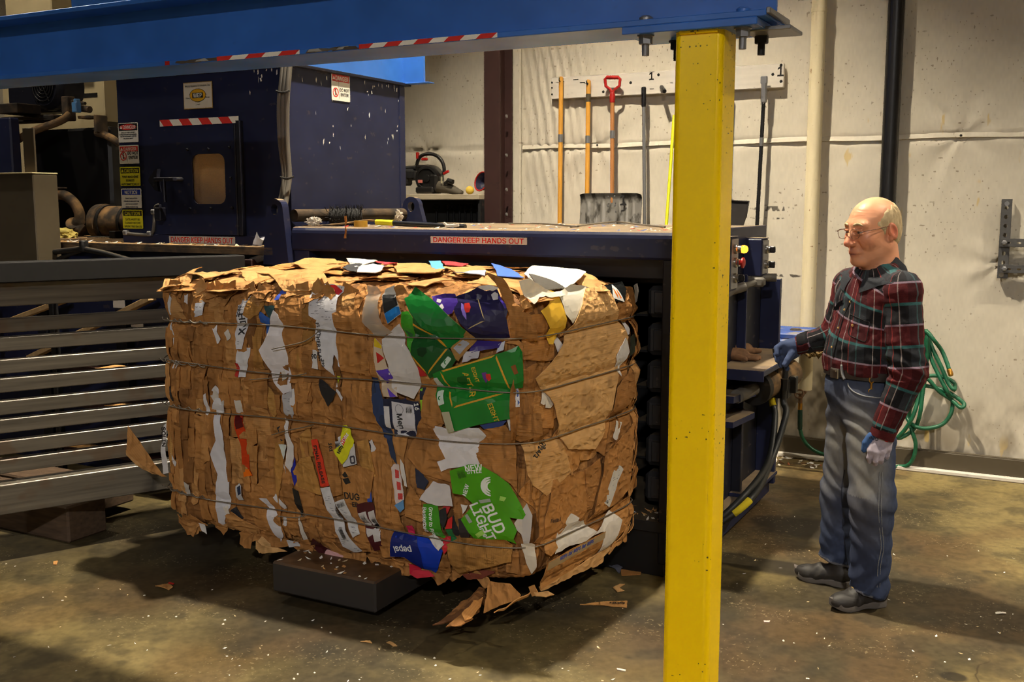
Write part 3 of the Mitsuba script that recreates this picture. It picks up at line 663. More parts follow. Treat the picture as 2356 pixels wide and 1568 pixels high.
mat('ejector', fn=lambda p, n, uv: MIX(S(48, 45, 43), MIX(S(58, 40, 26), S(96, 70, 44), FB(p.x * 20, p.y * 20, 1.0)), SM(0.3, 0.9, n.z + 0.5 * (FB(p.x * 9, p.y * 9, p.z * 9) - 0.5))), rough=0.5, spec=0.3)
sk = single('gate_skid', 'dark timber skid lying under the open gate', 'skid', J(box((-5.9, 3.42, 0.0), (-4.33, 3.66, 0.19), 0.01), box((-5.9, 3.75, 0.05), (-4.5, 4.0, 0.17), 0.01)), 'old_wood')

# ------------------------------------------------------------------ overhead beam and post
beam = thing('overhead_beam', 'bright blue steel I-beam crossing the top of the picture onto the yellow post', 'beam')
zb, YBm = 2.243, 3.0
ov = Polygon
BL_, BR_ = -15.99, -0.775
part(beam, 'bottom_flange', box((BL_, YBm, zb - 0.018), (BR_, YBm + 0.245, zb), 0.002), 'blue')
part(beam, 'top_flange', box((BL_, YBm, 2.468), (BR_, YBm + 0.245, 2.486), 0.002), 'blue')
part(beam, 'web', box((BL_, YBm + 0.115, zb), (BR_ + 0.0, YBm + 0.128, 2.468), 0), 'blue')
part(beam, 'end_angle', J(box((BR_, YBm + 0.0, zb - 0.012), (BR_ + 0.012, YBm + 0.24, zb + 0.005), 0.002), box((BR_ - 0.09, YBm + 0.09, zb - 0.045), (BR_ + 0.05, YBm + 0.24, zb - 0.033), 0.002)), 'galv')
def tape(x0_, x1_, ph, col2=True):
    a_, b_ = PY(x0_, 0, YBm)[0], PY(x1_, 0, YBm)[0]
    return a_, b_
tz0, thh = zb - 0.0165, 0.0155
def tape_run(px0, py0, px1, py1, n, flip=False):
    a_, b_ = PY(px0, py0, YBm - .001), PY(px1, py1, YBm - .001)
    stripes(beam, (a_[0], YBm - 0.0002, tz0), EX, EZ, b_[0] - a_[0], thh, n, (RED, WHITE), -0.02)
tape_run(499, 137, 689, 117, 5); tape_run(826, 104, 1144, 73, 9)
for (px0, py0, px1, py1) in ((388, 147, 495, 137), (690, 117, 826, 104)):
    a_, b_ = PY(px0, py0, YBm - .001), PY(px1, py1, YBm - .001)
    rs = np.random.RandomState(int(px0)); ww = b_[0] - a_[0]; it = []
    for k in range(14):
        x_ = rs.rand() * ww * .9; it.append((shape2(Polygon([(x_, rs.rand() * .006), (x_ + .03 + rs.rand() * .06, rs.rand() * .005), (x_ + .05, .009 + rs.rand() * .006), (x_ + .01, .008 + rs.rand() * .006)]), .0008 + .0003 * k / 14), [S(70, 60, 50), S(92, 84, 74), S(60, 50, 42), S(150, 146, 138)][0 if k < 8 else rs.randint(4)]))
    m, c = VC(it); part(beam, 'tape_residue', placed(m, (a_[0], YBm - .0002, tz0), EX, EZ), 'vc', color=c, kind='stuff', label='torn grey tape residue')
a_ = PY(385, 148, YBm); part(beam, 'tape_scrap', box((a_[0] - .012, YBm - .001, tz0), (a_[0] + .012, YBm, tz0 + thh), 0), 'red_plastic')
post = thing('steel_post', 'glossy yellow square steel post standing in front of the baler', 'post')
pxl, pxr = -1.055, -0.905
part(post, 'post_tube', prism(rrect(pxl, 3.03, pxr, 3.18, 0.022), (0, 0, 0.012), (1, 0, 0), (0, 1, 0), zb - 0.018 - 0.022 - 0.012), 'yellow', 40)
part(post, 'cap_plate', box((-1.21, YBm + 0.0, zb - 0.040), (-0.80, YBm + 0.235, zb - 0.018), 0.002), 'blue')
part(post, 'weld_bead', tube([(pxl + .02, 3.025, zb - .043), (pxr - .015, 3.025, zb - .043)], 0.007, 8), 'yellow', True)
part(post, 'base_plate', box((-1.14, 2.95, 0), (-0.82, 3.26, 0.014), 0.002), 'yellow')
for x_, y_ in ((-1.15, 3.045), (-1.10, 3.19), (-0.852, 3.045), (-0.835, 3.19)):
    part(post, 'bolt', J(closedlathe((x_, y_, zb - 0.040), (0, 0, -1), [(0.026, 0), (0.026, 0.004)], 18), closedlathe((x_, y_, zb - 0.044), (0, 0, -1), [(0.021, 0), (0.021, 0.022)], 6), rod((x_, y_, zb - 0.06), (x_, y_, zb - 0.10), 0.011, 12)), 'galv' if y_ < 3.1 else 'black_iron', 30)
    part(post, 'bolt_head', closedlathe((x_, y_, zb), (0, 0, 1), [(0.021, 0), (0.021, 0.012), (0.012, 0.018)], 12), 'blue' if x_ > -1 else 'galv', 40)

# ------------------------------------------------------------------ power unit and cabinets at the far left
pu = thing('hydraulic_power_unit', 'dark dusty hydraulic power unit with tank, motor and hoses left of the hopper', 'hydraulic unit')
U = lambda name, mesh, m='black_iron', smooth=False, **kw: part(pu, name, mesh, m, smooth, **kw)
U('tank', J(box(PY(82, 560, 5.3) * [1, 1, 0] + [0, 0, 1.468], [PY(250, 300, 5.3)[0], 5.42, PY(230, 292, 5.3)[2]], 0.02), box(PY(230, 560, 5.35) * [1, 1, 0] + [0, 0, 1.468], [PY(256, 300, 5.35)[0], 5.42, PY(258, 290, 5.35)[2]], 0.01)), 'black_plain', label='black oil tank')
t0 = PY(0, 560, 4.9) * [1, 1, 0] + [0, 0, 1.468]
U('side_tank', box(t0 - [.6, 0, 0], [PY(30, 400, 4.9)[0], 4.98, PY(10, 270, 4.9)[2]], 0.01), 'navy', label='dirty blue side tank')
m0 = PY(105, 205, 5.3)
U('motor', J(closedlathe(m0 + [0, -0.02, 0.02], (0, 1, 0), [(0.14, 0), (0.17, 0.03), (0.175, 0.06), (0.175, 0.22)], 28), box(m0 + [-.5, .05, -.16], m0 + [.06, .22, .1], .02)), 'navy_dark', 40, label='dark blue electric motor with a round fan grille')
gr = []
for r_ in (0.035, 0.06, 0.085, 0.11): gr.append(tube([m0 + [r_ * math.cos(t), -0.026, 0.02 + r_ * math.sin(t)] for t in np.linspace(0, 2 * np.pi, 24, endpoint=False)], 0.006, 6, True))
U('fan_grille', J(*gr, *[rod(m0 + [0, -.026, .02], m0 + [0.13 * math.cos(t), -.026, .02 + .13 * math.sin(t)], .005, 6) for t in np.arange(6) * np.pi / 3]), 'black_plain', True)
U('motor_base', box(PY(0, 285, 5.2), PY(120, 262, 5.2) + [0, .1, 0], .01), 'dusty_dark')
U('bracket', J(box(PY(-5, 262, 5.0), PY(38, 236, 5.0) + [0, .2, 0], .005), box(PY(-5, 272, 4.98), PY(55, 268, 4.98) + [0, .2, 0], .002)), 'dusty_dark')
U('valve_stack', J(obox(PY(158, 250, 5.2), (0.07, 0.07, 0.17), bev=.006), *[rod(PY(160 + 8 * k, 232, 5.2), PY(160 + 8 * k, 228 + 14, 5.2) , .016, 8) for k in range(4)], rod(PY(180, 248, 5.2), PY(207, 252, 5.2), .024, 10), rod(PY(160, 232, 5.2), PY(196, 238, 5.2), .012, 8)), 'dusty', 30)
U('solenoid', J(obox(PY(176, 247, 5.15), (0.045, 0.05, 0.07), bev=.005), obox(PY(177, 234, 5.15), (0.03, 0.04, 0.04), bev=.005)), 'sky_plastic', label='light blue solenoid block')
mat('sky_plastic', S(86, 140, 196), 0.4)
U('hose', tube(spline([PY(160, 262, 5.15), PY(150, 272, 5.12), PY(125, 284, 5.1), PY(80, 300, 5.05), PY(30, 328, 5.0), PY(0, 352, 4.95), PY(-40, 390, 4.9)], 8), 0.027, 12), 'dusty', True, label='thick dusty hose arching to the left')
U('hose', tube(spline([PY(222, 305, 5.2), PY(245, 312, 5.2), PY(268, 325, 5.15), PY(300, 350, 5.3)], 8), 0.026, 12), 'dusty', True, label='thick dusty hose behind the signs')
U('hose_bracket', J(obox(PY(205, 270, 5.2), (.12, .1, .02), bev=.004), obox(PY(232, 285, 5.2), (.03, .1, .12), bev=.004)), 'dusty')
c0_, c1_ = PY(205, 512, 5.05), PY(300, 508, 5.05)
U('ram_cylinder', closedlathe(c0_ + [0, .1, 0], (1, 0, 0), [(0.11, -0.02), (0.13, 0), (0.13, 0.06), (0.115, 0.065), (0.115, 0.9)], 28), 'dusty', 40, label='dust covered ram cylinder')
for t in (0.09, 0.30): U('cylinder_band', lathe(c0_ + [t, .1, 0], (1, 0, 0), [(0.118, -.012), (0.126, -.012), (0.126, .012), (0.118, .012)], 28), 'black_iron', 40)
U('cylinder_foot', obox(c0_ + [0.13, -.04, -.12], (0.16, .06, .06), bev=.004), 'black_iron')
U('cylinder_foot', obox(c0_ + [0.38, -.04, -.10], (.06, .2, .1), bev=.004), 'black_iron')
U('elbow_pipe', tube(spline([PY(105, 450, 5.1), PY(125, 447, 5.1), PY(150, 450, 5.1), PY(172, 468, 5.1), PY(183, 492, 5.1), PY(180, 512, 5.1), PY(172, 522, 5.1), PY(190, 530, 5.1)], 6), [0.03] * 8 + [0.036] * 20 + [0.042] * 15, 14), 'dusty', True, label='dusty elbow pipe')
U('pipe_union', closedlathe(PY(172, 522, 5.1), (0.2, -.3, .3), [(.05, -.05), (.06, 0), (.05, .05)], 16), 'dusty', 40)
U('pipe_lever', obox(PY(136, 432, 5.1), (.09, .06, .012), rotz(.2), .004), 'dusty')
U('front_pipe', J(tube(spline([PY(70, 588, 4.22), PY(120, 580, 4.22), PY(190, 572, 4.22)], 6), 0.017, 10), tube(spline([PY(130, 597, 4.24), PY(160, 585, 4.23), PY(192, 574, 4.22)], 6), .012, 8), tube(spline([PY(195, 573, 4.22), PY(240, 582, 4.24), PY(290, 596, 4.26), PY(330, 605, 4.3)], 6), .017, 10), obox(PY(68, 585, 4.22), (.05, .06, .09), bev=.01), obox(PY(193, 566, 4.22), (.035, .05, .07), bev=.008)), 'black_iron', 40, label='iron pipes in front of the ledge')
foam = trimesh.creation.icosphere(3); fv = np.array(foam.vertices); fv = fv * (0.8 + 0.75 * meshkit.fbm(fv * 3.2, 3, 4)[:, None] - 0.2) * [0.105, 0.07, 0.052] + PY(146, 543, 4.85) + [0, 0, 0.004]
single('foam_lump', 'crumpled lump of yellow foam on the dusty ledge', 'foam', (fv, np.array(foam.faces)), 'foam', 30)
mat('foam', fn=lambda p, n, uv: C3(S(196, 178, 96)) * (0.7 + 0.6 * FB(p.x * 60, p.y * 60, p.z * 60)), rough=0.9)
tc = thing('control_cabinet', 'tan steel control cabinet at the left edge in front of the power unit', 'cabinet')
cc0, cc1 = PY(-200, 620, 4.1), PY(75, 399, 4.1)
part(tc, 'body', J(box([cc0[0], 4.1, 1.27], [cc1[0], 4.27, cc1[2]], 0.006)), 'tan_paint')
for x_ in (cc0[0] + .05, cc1[0] - .06): part(tc, 'leg', box([x_, 4.2, 0], [x_ + .04, 4.24, 1.27], .003), 'black_iron')
part(tc, 'frame_post', J(box(PY(57, 399, 4.14), PY(62, 294, 4.14) + [0, .03, 0], .002), box(PY(66, 399, 4.14), PY(76, 294, 4.14) + [0, .012, 0], .002)), 'tan_paint')
part(tc, 'top_edge', box([cc0[0], 4.095, cc1[2]], [cc1[0] + .004, 4.27, cc1[2] + .008], .002), 'cream')
cr = thing('cream_cabinet', 'cream metal cabinet with a dark slot far behind the power unit', 'cabinet')
k0, k1 = PY(120, 430, 6.4), PY(237, 182, 6.4)
part(cr, 'body', box([k0[0] - .6, 6.4, 0], [k1[0], 6.95, k1[2] + .03], .008), 'cream')
s_a, s_b = PY(145, 228, 6.39), PY(222, 213, 6.39)
part(cr, 'slot', box([s_a[0], 6.394, s_a[2]], [s_b[0], 6.41, s_b[2]], 0), 'black_matt')
part(cr, 'panel_joint', box([k1[0] - .002, 6.41, PY(240, 262, 6.39)[2] - .1], [k1[0] + .002, 6.95, PY(240, 262, 6.39)[2] - .06], 0), 'tan_paint')
part(cr, 'top_box', box(PY(15, 75, 6.0), PY(115, -30, 6.0) + [0, .4, 0], .01), 'cream')
# ------------------------------------------------------------------ along the back wall
YT = 6.93
def px_tube(pts, y, r, n=12, per=6):
    return tube(spline([PY(a_, b_, y) for a_, b_ in pts], per), r, n)
fl = PY(1114, 300, 6.70)[0]; fr = PY(1150, 300, 6.70)[0]
Hs = sbox(fl, 6.70, fr, 6.715).union(sbox((fl + fr) / 2 - .006, 6.70, (fl + fr) / 2 + .006, 6.90)).union(sbox(fl, 6.885, fr, 6.90))
col = single('steel_column', 'dark red brown steel column against the back wall', 'column', prism(Hs, (0, 0, 0), (1, 0, 0), (0, 1, 0), 6.6), 'red_col')
part(col, 'clip_angle', J(*[closedlathe((fr - .004, 6.80, z), (1, 0, 0), [(.012, 0), (.012, .01)], 8) for z in (1.62, 1.80, 2.05, 2.33)]), 'galv', kind='stuff')
# shelf with its tools
sx0, sx1 = PY(880, 455, 6.62)[0], fl - 0.002
zs = PY(1000, 447, 6.62)[2]
shelf = thing('wall_shelf', 'dusty plank shelf between the hopper and the red column', 'shelf')
part(shelf, 'plank', box((sx0, 6.62, zs - .04), (sx1, 6.97, zs), .004), 'shelf_wood')
mat('shelf_wood', fn=lambda p, n, uv: MIX(S(120, 108, 88), S(172, 160, 136), FB(p.x * 6, p.y * 40, p.z * 60, 3)), rough=0.8)
part(shelf, 'back_panel', box((sx0, 6.93, 1.25), (sx1, 6.95, zs - .04), .002), 'panel_grey')
mat('panel_grey', S(58, 58, 56), 0.7)
part(shelf, 'side_bracket', box((sx1 - .02, 6.64, 1.3), (sx1, 6.95, zs - .04), .002), 'black_iron')
for i_, px_ in enumerate((1004, 1030, 1044, 1057, 1070, 1084, 1098, 1111)):
    p = PY(px_, 476, 6.90)
    a = np.linspace(0.35, 2 * np.pi - 0.35, 16) + np.pi / 2
    ring = tube([p + [0.020 * math.cos(t), 0, 0.020 * math.sin(t)] for t in a], 0.0065, 6)
    single('hanging_wrench', 'black ring wrench hanging under the plank shelf, %s from the left' % ('first', 'second', 'third', 'fourth', 'fifth', 'sixth', 'seventh', 'eighth and last')[i_], 'wrench', J(ring, rod(p - [0, 0, .02], p - [0, 0, .19], .008, 6)), 'black_iron', 40, group='wrenches hanging under the shelf')
# leaf blower
lb = thing('leaf_blower', 'black leaf blower with red trigger on the plank shelf', 'leaf blower')
yb = 6.72
c = PY(978, 411, yb)
part(lb, 'fan_housing', closedlathe(c + [0.0, 0.12, 0], (0.1, -1, 0.02), [(0.09, 0), (0.105, 0.03), (0.105, 0.10), (0.092, 0.125), (0.075, 0.128), (0.070, 0.118), (0.03, 0.116), (0.028, 0.126), (0.012, 0.128)], 32), 'black_gloss', 40)
mat('black_gloss', S(26, 25, 24), 0.3)
part(lb, 'housing_base', J(obox(c + [0, .05, -.085], (.16, .14, .05), bev=.015), obox(c + [.07, .05, -.03], (.07, .12, .13), bev=.02), obox(c + [-.04, .06, .08], (.1, .1, .05), bev=.02)), 'black_gloss', 30)
part(lb, 'engine', J(obox(PY(942, 402, yb + .05), (.12, .13, .085), rotz(.2), .02), obox(PY(934, 412, yb + .03), (.07, .1, .10), bev=.02), rod(PY(930, 388, yb + .05), PY(958, 386, yb + .05), .02, 10)), 'black_iron', 30, label='dusty engine block')
part(lb, 'handle', px_tube([(958, 385), (962, 368), (972, 357), (990, 354), (1006, 359), (1017, 371), (1022, 388), (1020, 402)], yb + .06, .0135), 'black_gloss', True)
part(lb, 'trigger', J(obox(PY(961, 358, yb + .05), (.018, .03, .05), bev=.005), obox(PY(977, 366, yb + .05), (.05, .02, .02), bev=.005), bar(PY(1020, 400, yb + .05), PY(1033, 393, yb + .05), .012, .02)), 'red_plastic')
part(lb, 'air_tube', tube([PY(1005, 428, yb + .05), PY(1030, 432, yb + .03), PY(1062, 444, yb)], [.05, .042, .02], 16), 'dusty_black', True)
mat('dusty_black', S(72, 66, 54), 0.8)
part(lb, 'cap_knob', J(rod(PY(1024, 424, yb), PY(1036, 415, yb), .018, 12), rod(PY(1030, 415, yb - .02), PY(1042, 419, yb - .02), .02, 12)), 'black_gloss', 40)
part(lb, 'badge', J(placed(shape2(sbox(-.02, -.011, .02, .011), .002), PY(967, 417, yb - .012), (1, 0, 0), (0, 0, 1))), 'vc', color=np.tile(S(190, 110, 100), (8, 1)), label='small red badge')
q = shape2(sbox(-.013, -.024, .013, .024), .002)
part(lb, 'caution_label', placed(q, PY(1016, 414, yb - .02), (.8, -.6, 0), (0, 0, 1)), 'vc', color=np.tile(S(190, 184, 150), (8, 1)), label='pale warning label')
ball = trimesh.creation.icosphere(3)
single('yellow_ball', 'small yellow ball on the plank shelf beside the column', 'ball', (ball.vertices * .031 + PY(1081, 438, 6.75) * [1, 1, 0] + [0, 0, zs + .031], ball.faces), 'ball_yellow', True)
mat('ball_yellow', S(196, 168, 60), 0.6)
c = PY(1107, 417, 6.80)
bowl = single('steel_bowl', 'dark blue bowl with a red rim leaning behind the column on the shelf', 'bowl', lathe(c, (-.35, -.9, .25), [(0.02, -.06), (.055, -.045), (.072, 0), (.069, 0), (.052, -.04), (.02, -.052)], 28), 'bowl_blue', 40)
part(bowl, 'rim', tube([c + .071 * (math.cos(t) * frame((-.35, -.9, .25))[0] + math.sin(t) * frame((-.35, -.9, .25))[1]) for t in np.linspace(0, 2 * np.pi, 32, endpoint=False)], .006, 6, True), 'red_plastic', True)
mat('bowl_blue', S(30, 32, 52), 0.35)
# tool board
pts = [PY(1266, 227, YT), PY(1801, 201, YT), PY(1803, 145, YT), PY(1265, 178, YT)]
zl, zh = (pts[0][2] + pts[1][2]) / 2, (pts[2][2] + pts[3][2]) / 2
bd = single('tool_board', 'long white board carrying the row of hand tools on the back wall', 'board', box((pts[0][0], 6.945, zl), (pts[1][0], 6.975, zh), .003), 'white_board')
for px_, py_ in ((1270, 190), (1270, 202), (1270, 217), (1451, 190), (1388, 211), (1778, 171), (1797, 187), (1797, 150), (1515, 172)):
    part(bd, 'screw', closedlathe(PY(px_, py_, 6.945), (0, -1, 0), [(.007 if px_ < 1300 else .010, 0), (.006, .003)], 10), 'black_iron')
def ink1(parent, px_, py_, y, h, ang=0.0):
    m = placed(flat_text('1', 0, 0, h, None, math.radians(ang)), PY(px_, py_, y), EX, EZ)
    part(parent, 'painted_numeral', m, 'black_matt', label='black painted numeral 1')
ink1(bd, 1499, 175, 6.9445, .05); ink1(bd, 1796, 164, 6.9445, .06)
for px_, py_ in ((1340, 190), (1325, 183)): part(bd, 'pencil_mark', placed(shape2(sbox(-.02, -.003, .02, .003)), PY(px_, py_, 6.9446), EX, EZ), 'black_matt')
part(bd, 'peg', rod(PY(1522, 200, 6.94), PY(1529, 210, 6.86), .014, 10), 'black_plain', 40)
# tools
def pole(name, label, cat, pts, r, m, band=None, y=6.90, zend=1.18, extra=None):
    k = thing(name, label, cat)
    a_, b_ = PY(*pts[0], y), PY(*pts[1], y)
    d = (b_ - a_) / abs(b_[2] - a_[2])
    e = a_ + d * (a_[2] - zend)
    part(k, 'handle', closedlathe(a_, e - a_, [(r * .6, 0), (r, r * .7), (r, np.linalg.norm(e - a_))], 14), m, 40)
    if band:
        t0_, t1_ = PY(pts[0][0], band[0], y)[2], PY(pts[0][0], band[1], y)[2]
        part(k, 'grip_band', rod(a_ + d * (a_[2] - t0_), a_ + d * (a_[2] - t1_), r * 1.12, 14), 'galv', 40, label='grey tape band')
    part(k, 'hook', tube(spline([(a_[0], 6.945, a_[2] - .03), (a_[0], y - r - .01, a_[2] - .035), (a_[0], y - r - .015, a_[2] - .01)], 4), .004, 6), 'black_iron', True)
    return k, a_, d
mat('tool_orange', fn=lambda p, n, uv: C3(S(206, 148, 58)) * (0.85 + .3 * FB(p.x * 40, p.y * 40, p.z * 6)), rough=0.45)
mat('tool_wood', fn=lambda p, n, uv: C3(S(168, 112, 62)) * (0.8 + .4 * FB(p.x * 50, p.y * 50, p.z * 5)), rough=0.6)
k1_, a_, d = pole('broom_handle', 'orange yellow wooden handle hanging leftmost on the tool board', 'tool handle', ((1291, 176), (1288, 510)), .0165, 'tool_orange', (309, 327))
k2_, a_, d = pole('broom_handle', 'orange yellow handle hanging with its lower end behind the snow shovel blade', 'tool handle', ((1354, 183), (1351, 440)), .0165, 'tool_orange', (312, 329), y=6.915)
part(k2_, 'paper_band', rod(a_ + d * .10, a_ + d * .155, .0172, 14), 'tan_paint', 40, label='worn paper label')
part(k2_, 'eyelet', closedlathe(a_ + d * .03 + [0, -.0155, 0], (0, -1, 0), [(.007, 0), (.007, .002)], 10), 'black_matt')
sh = thing('snow_shovel', 'snow shovel with a red D grip and a ribbed aluminium blade on the tool board', 'shovel')
a_, b_ = PY(1409, 216, 6.88), PY(1409, 440, 6.88)
part(sh, 'shaft', closedlathe(a_, b_ - a_ - [0, 0, .08], [(.0145, 0), (.0145, abs(b_[2] - a_[2]) + .08)], 14), 'tool_wood', 40)
part(sh, 'grip_band', rod(PY(1409, 300, 6.88), PY(1409, 318, 6.88), .0165, 14), 'galv', 40, label='grey tape band')
gw = [PY(x, y, 6.88) for x, y in ((1409, 216), (1404, 206), (1394, 198), (1392, 182), (1396, 178), (1423, 178), (1427, 182), (1425, 198), (1414, 206), (1409, 216))]
part(sh, 'handgrip', J(tube(gw, .011, 8), rod(gw[4], gw[5], .0135, 10), closedlathe(a_ + [0, 0, .012], (0, 0, -1), [(.013, 0), (.02, .02), (.018, .07)], 14)), 'red_plastic', 40, label='red D shaped grip')
bl, br, bt, bb_ = PY(1337, 447, 6.86)[0], PY(1478, 447, 6.86)[0], PY(1409, 444, 6.86)[2], 1.40
u, v = np.meshgrid(np.linspace(0, 1, 60), np.linspace(0, 1, 24), indexing='ij')
xx = bl + (br - bl) * u
rib = sum(np.exp(-((u - c0) / .016) ** 2) for c0 in (.13, .24, .36, .63, .75, .86)) * np.clip((v - .12) * 8, 0, 1) * np.clip((.95 - v) * 8, 0, 1)
yy = 6.86 - .05 * v ** 2 - .02 * np.exp(-(v / .06) ** 2) - .010 * rib + .01 * np.cos((u - .5) * 5)
zz = bt + (bb_ - bt) * v - .012 * (np.abs(2 * u - 1) ** 12) * (v < .03)
vv = np.stack([xx, yy, zz], -1).reshape(-1, 3)
i_, j_ = np.meshgrid(np.arange(59), np.arange(23), indexing='ij'); a = (i_ * 24 + j_).ravel()
ff = np.vstack([np.stack([a, a + 24, a + 25], 1), np.stack([a, a + 25, a + 1], 1)])
blade = (np.vstack([vv, vv + [0, .003, 0]]), np.vstack([ff, ff[:, ::-1] + len(vv)]))
part(sh, 'blade', blade, 'alu', True, label='ribbed aluminium blade')
for px_, py_ in ((1399, 452), (1414, 451), (1399, 473), (1415, 473)): part(sh, 'rivet', closedlathe(PY(px_, py_, 6.838), (0, -1, 0), [(.006, 0), (.004, .003)], 10), 'galv')
part(sh, 'painted_numeral', placed(flat_text('1', 0, 0, .07), PY(1434, 460, 6.835), EX, EZ), 'black_matt', label='black painted numeral 1')
g, a_, d = pole('metal_pole', 'grey metal pole with a black grip hanging to the right of the snow shovel', 'pole', ((1481, 206), (1483, 512)), .012, 'galv')
part(g, 'grip', closedlathe(PY(1481, 200, 6.90), d, [(.014, 0), (.017, .01), (.016, .13), (.013, .135)], 14), 'black_plain', 40, label='black rubber grip')
single('yellow_pole', 'bright yellow green pole leaning just left of the yellow post', 'pole', rod(PY(1551, 265, 6.955), PY(1533, 520, 6.80) + (PY(1533, 520, 6.80) - PY(1551, 265, 6.955)) * (PY(1533, 520, 6.80)[2] - .004) / (PY(1551, 265, 6.955)[2] - PY(1533, 520, 6.80)[2]), .011, 10), 'pole_yellow', 40)
mat('pole_yellow', S(206, 206, 24), 0.5)
sc = thing('black_scoop_shovel', 'black scoop shovel hanging right behind the yellow post', 'shovel')
pp = [(1640, 445), (1662, 448), (1672, 458), (1690, 462), (1723, 463), (1716, 500), (1706, 530), (1640, 540)]
part(sc, 'scoop', prism(Polygon([(PY(x, y, 6.86)[0], PY(x, y, 6.86)[2]) for x, y in pp]), (0, 6.87, 0), EX, EZ, .02), 'black_rough', 30)
part(sc, 'scoop_lip', J(tube([PY(x, y, 6.845) for x, y in pp[1:6]], .006, 8)), 'black_rough', True)
mat('black_rough', fn=lambda p, n, uv: C3(S(34, 29, 26)) * (.7 + .6 * FB(p.x * 30, p.y * 30, p.z * 30)), rough=0.7)
part(sc, 'shaft', rod(PY(1673, 190, 6.89), PY(1660, 455, 6.88), .014, 12), 'black_plain', 40)
w, a_, d = pole('black_pole', 'black pole with a silver clamp head rightmost on the tool board', 'pole', ((1757, 232), (1742, 515)), .0125, 'black_plain', (316, 336))
part(w, 'clamp_head', J(obox(PY(1758, 208, 6.90), (.036, .03, .16), bev=.008), obox(PY(1758, 184, 6.895), (.044, .02, .05), bev=.01), closedlathe(PY(1757, 222, 6.90), d, [(.017, 0), (.012, .06)], 12)), 'galv', 30, label='silver clamp head')
# pipes
p0 = PY(1852, 892, 6.91)
pipe = single('downpipe', 'cream coloured plastic pipe running down the back wall and ending above the floor', 'pipe', J(lathe((p0[0], 6.91, 0), (0, 0, 1), [(.038, .475), (.046, .475), (.046, 6.6)], 24), lathe((p0[0], 6.91, 0), (0, 0, 1), [(.038, .475), (.038, .9)], 24)), 'pipe_cream', 40)
part(pipe, 'pipe_strap', lathe((p0[0], 6.91, 2.9), (0, 0, 1), [(.046, 0), (.049, 0), (.049, .03), (.046, .03)], 24), 'pipe_cream', 40)
single('black_pipe', 'black pipe running up the back wall behind the man', 'pipe', rod((PY(2054, 200, 6.915)[0], 6.915, 0.15), (PY(2054, 200, 6.915)[0], 6.915, 6.6), .050, 24), 'black_plain', 40)
# strut bracket
st = thing('strut_bracket', 'grey slotted steel bracket on the back wall at the right edge', 'bracket')
def strut(parent, name, a_, b_, w_, hint, y):
    L_ = np.linalg.norm(b_ - a_); ex = (b_ - a_) / L_; ey = np.array(hint, float)
    po_ = sbox(0, -w_ / 2, L_, w_ / 2)
    for t in np.arange(.05, L_ - .01, .055): po_ = po_.difference(ellipse(t, 0, .013 if abs(ex[2]) > .5 else .012, .011 if abs(ex[2]) > .5 else .006, 14))
    n_ = np.cross(ex, ey)
    m = [prism(po_, a_ if n_[1] < 0 else a_ + [0, -.003, 0], ex, ey, .003)]
    for s_ in (-1, 1): m.append(obox((a_ + b_) / 2 + ey * s_ * w_ / 2 + [0, .02, 0], (L_, .003, .04), np.stack([ex, ey, np.cross(ex, ey)], 1), 0))
    part(parent, name, J(*m), 'galv_dark')
mat('galv_dark', S(96, 95, 94), 0.45, 0.6)
a_, b_ = PY(2317, 458, 6.94), PY(2305, 640, 6.94)
strut(st, 'upright', np.array([a_[0], 6.94, a_[2]]), np.array([a_[0], 6.94, b_[2]]), .055, (1, 0, 0), 6.94)
for py_ in (558, 618):
    q_ = PY(2300, py_, 6.91)
    strut(st, 'arm', np.array([q_[0], 6.91, q_[2]]), np.array([q_[0] + .75, 6.91, q_[2]]), .045, (0, 0, 1), 6.91)
    part(st, 'bolt', closedlathe(PY(2311, py_, 6.905), (0, -1, 0), [(.016, 0), (.016, .01), (.009, .014)], 6), 'galv')
part(st, 'bolt', closedlathe(PY(2317, 468, 6.938), (0, -1, 0), [(.014, 0), (.014, .008)], 12), 'galv'); part(st, 'bolt', closedlathe(PY(2304, 632, 6.938), (0, -1, 0), [(.014, 0), (.014, .008)], 12), 'chrome')
# hose
yh = 6.88
H = [(1842, 985), (1847, 1005), (1858, 1022), (1875, 1036), (1900, 1046), (1950, 1052), (2010, 1060), (2040, 1085), (2065, 1083), (2088, 1072), (2102, 1050), (2106, 1020), (2098, 990), (2090, 965), (2094, 930), (2108, 880), (2122, 830), (2128, 785), (2128, 762), (2134, 775), (2140, 820), (2158, 860), (2180, 900), (2190, 925), (2186, 955), (2165, 978), (2130, 985), (2104, 978), (2085, 960), (2100, 925), (2116, 880), (2132, 830), (2134, 772), (2130, 765), (2146, 805), (2166, 845), (2182, 880), (2196, 895), (2194, 882), (2172, 868), (2140, 864), (2112, 874), (2104, 884), (2140, 890), (2180, 902), (2212, 922), (2219, 931), (2210, 935), (2188, 920), (2160, 900), (2132, 870), (2124, 900), (2118, 950), (2104, 985), (2080, 1003), (2066, 1006), (2084, 985), (2104, 950), (2118, 890), (2126, 820), (2126, 770), (2134, 762), (2150, 780), (2166, 806), (2178, 832), (2184, 848)]
hp = np.array([PY(x, y, yh) for x, y in H]); r_ = np.random.RandomState(3)
hp[8:, 1] = 6.93 - .012 * (np.arange(len(hp) - 8) % 5) - 0.01 * (np.arange(len(hp) - 8) / 14)
hp[:8, 1] = np.linspace(6.86, 6.90, 8); hp[:, 2] = np.maximum(hp[:, 2], .02)
hose = thing('garden_hose', 'green garden hose coiled on the back wall behind the man', 'hose')
part(hose, 'tubing', tube(spline(hp, 5), .0125, 10), 'green_hose', True)
dq = hp[-1] - hp[-2]; dq /= np.linalg.norm(dq)
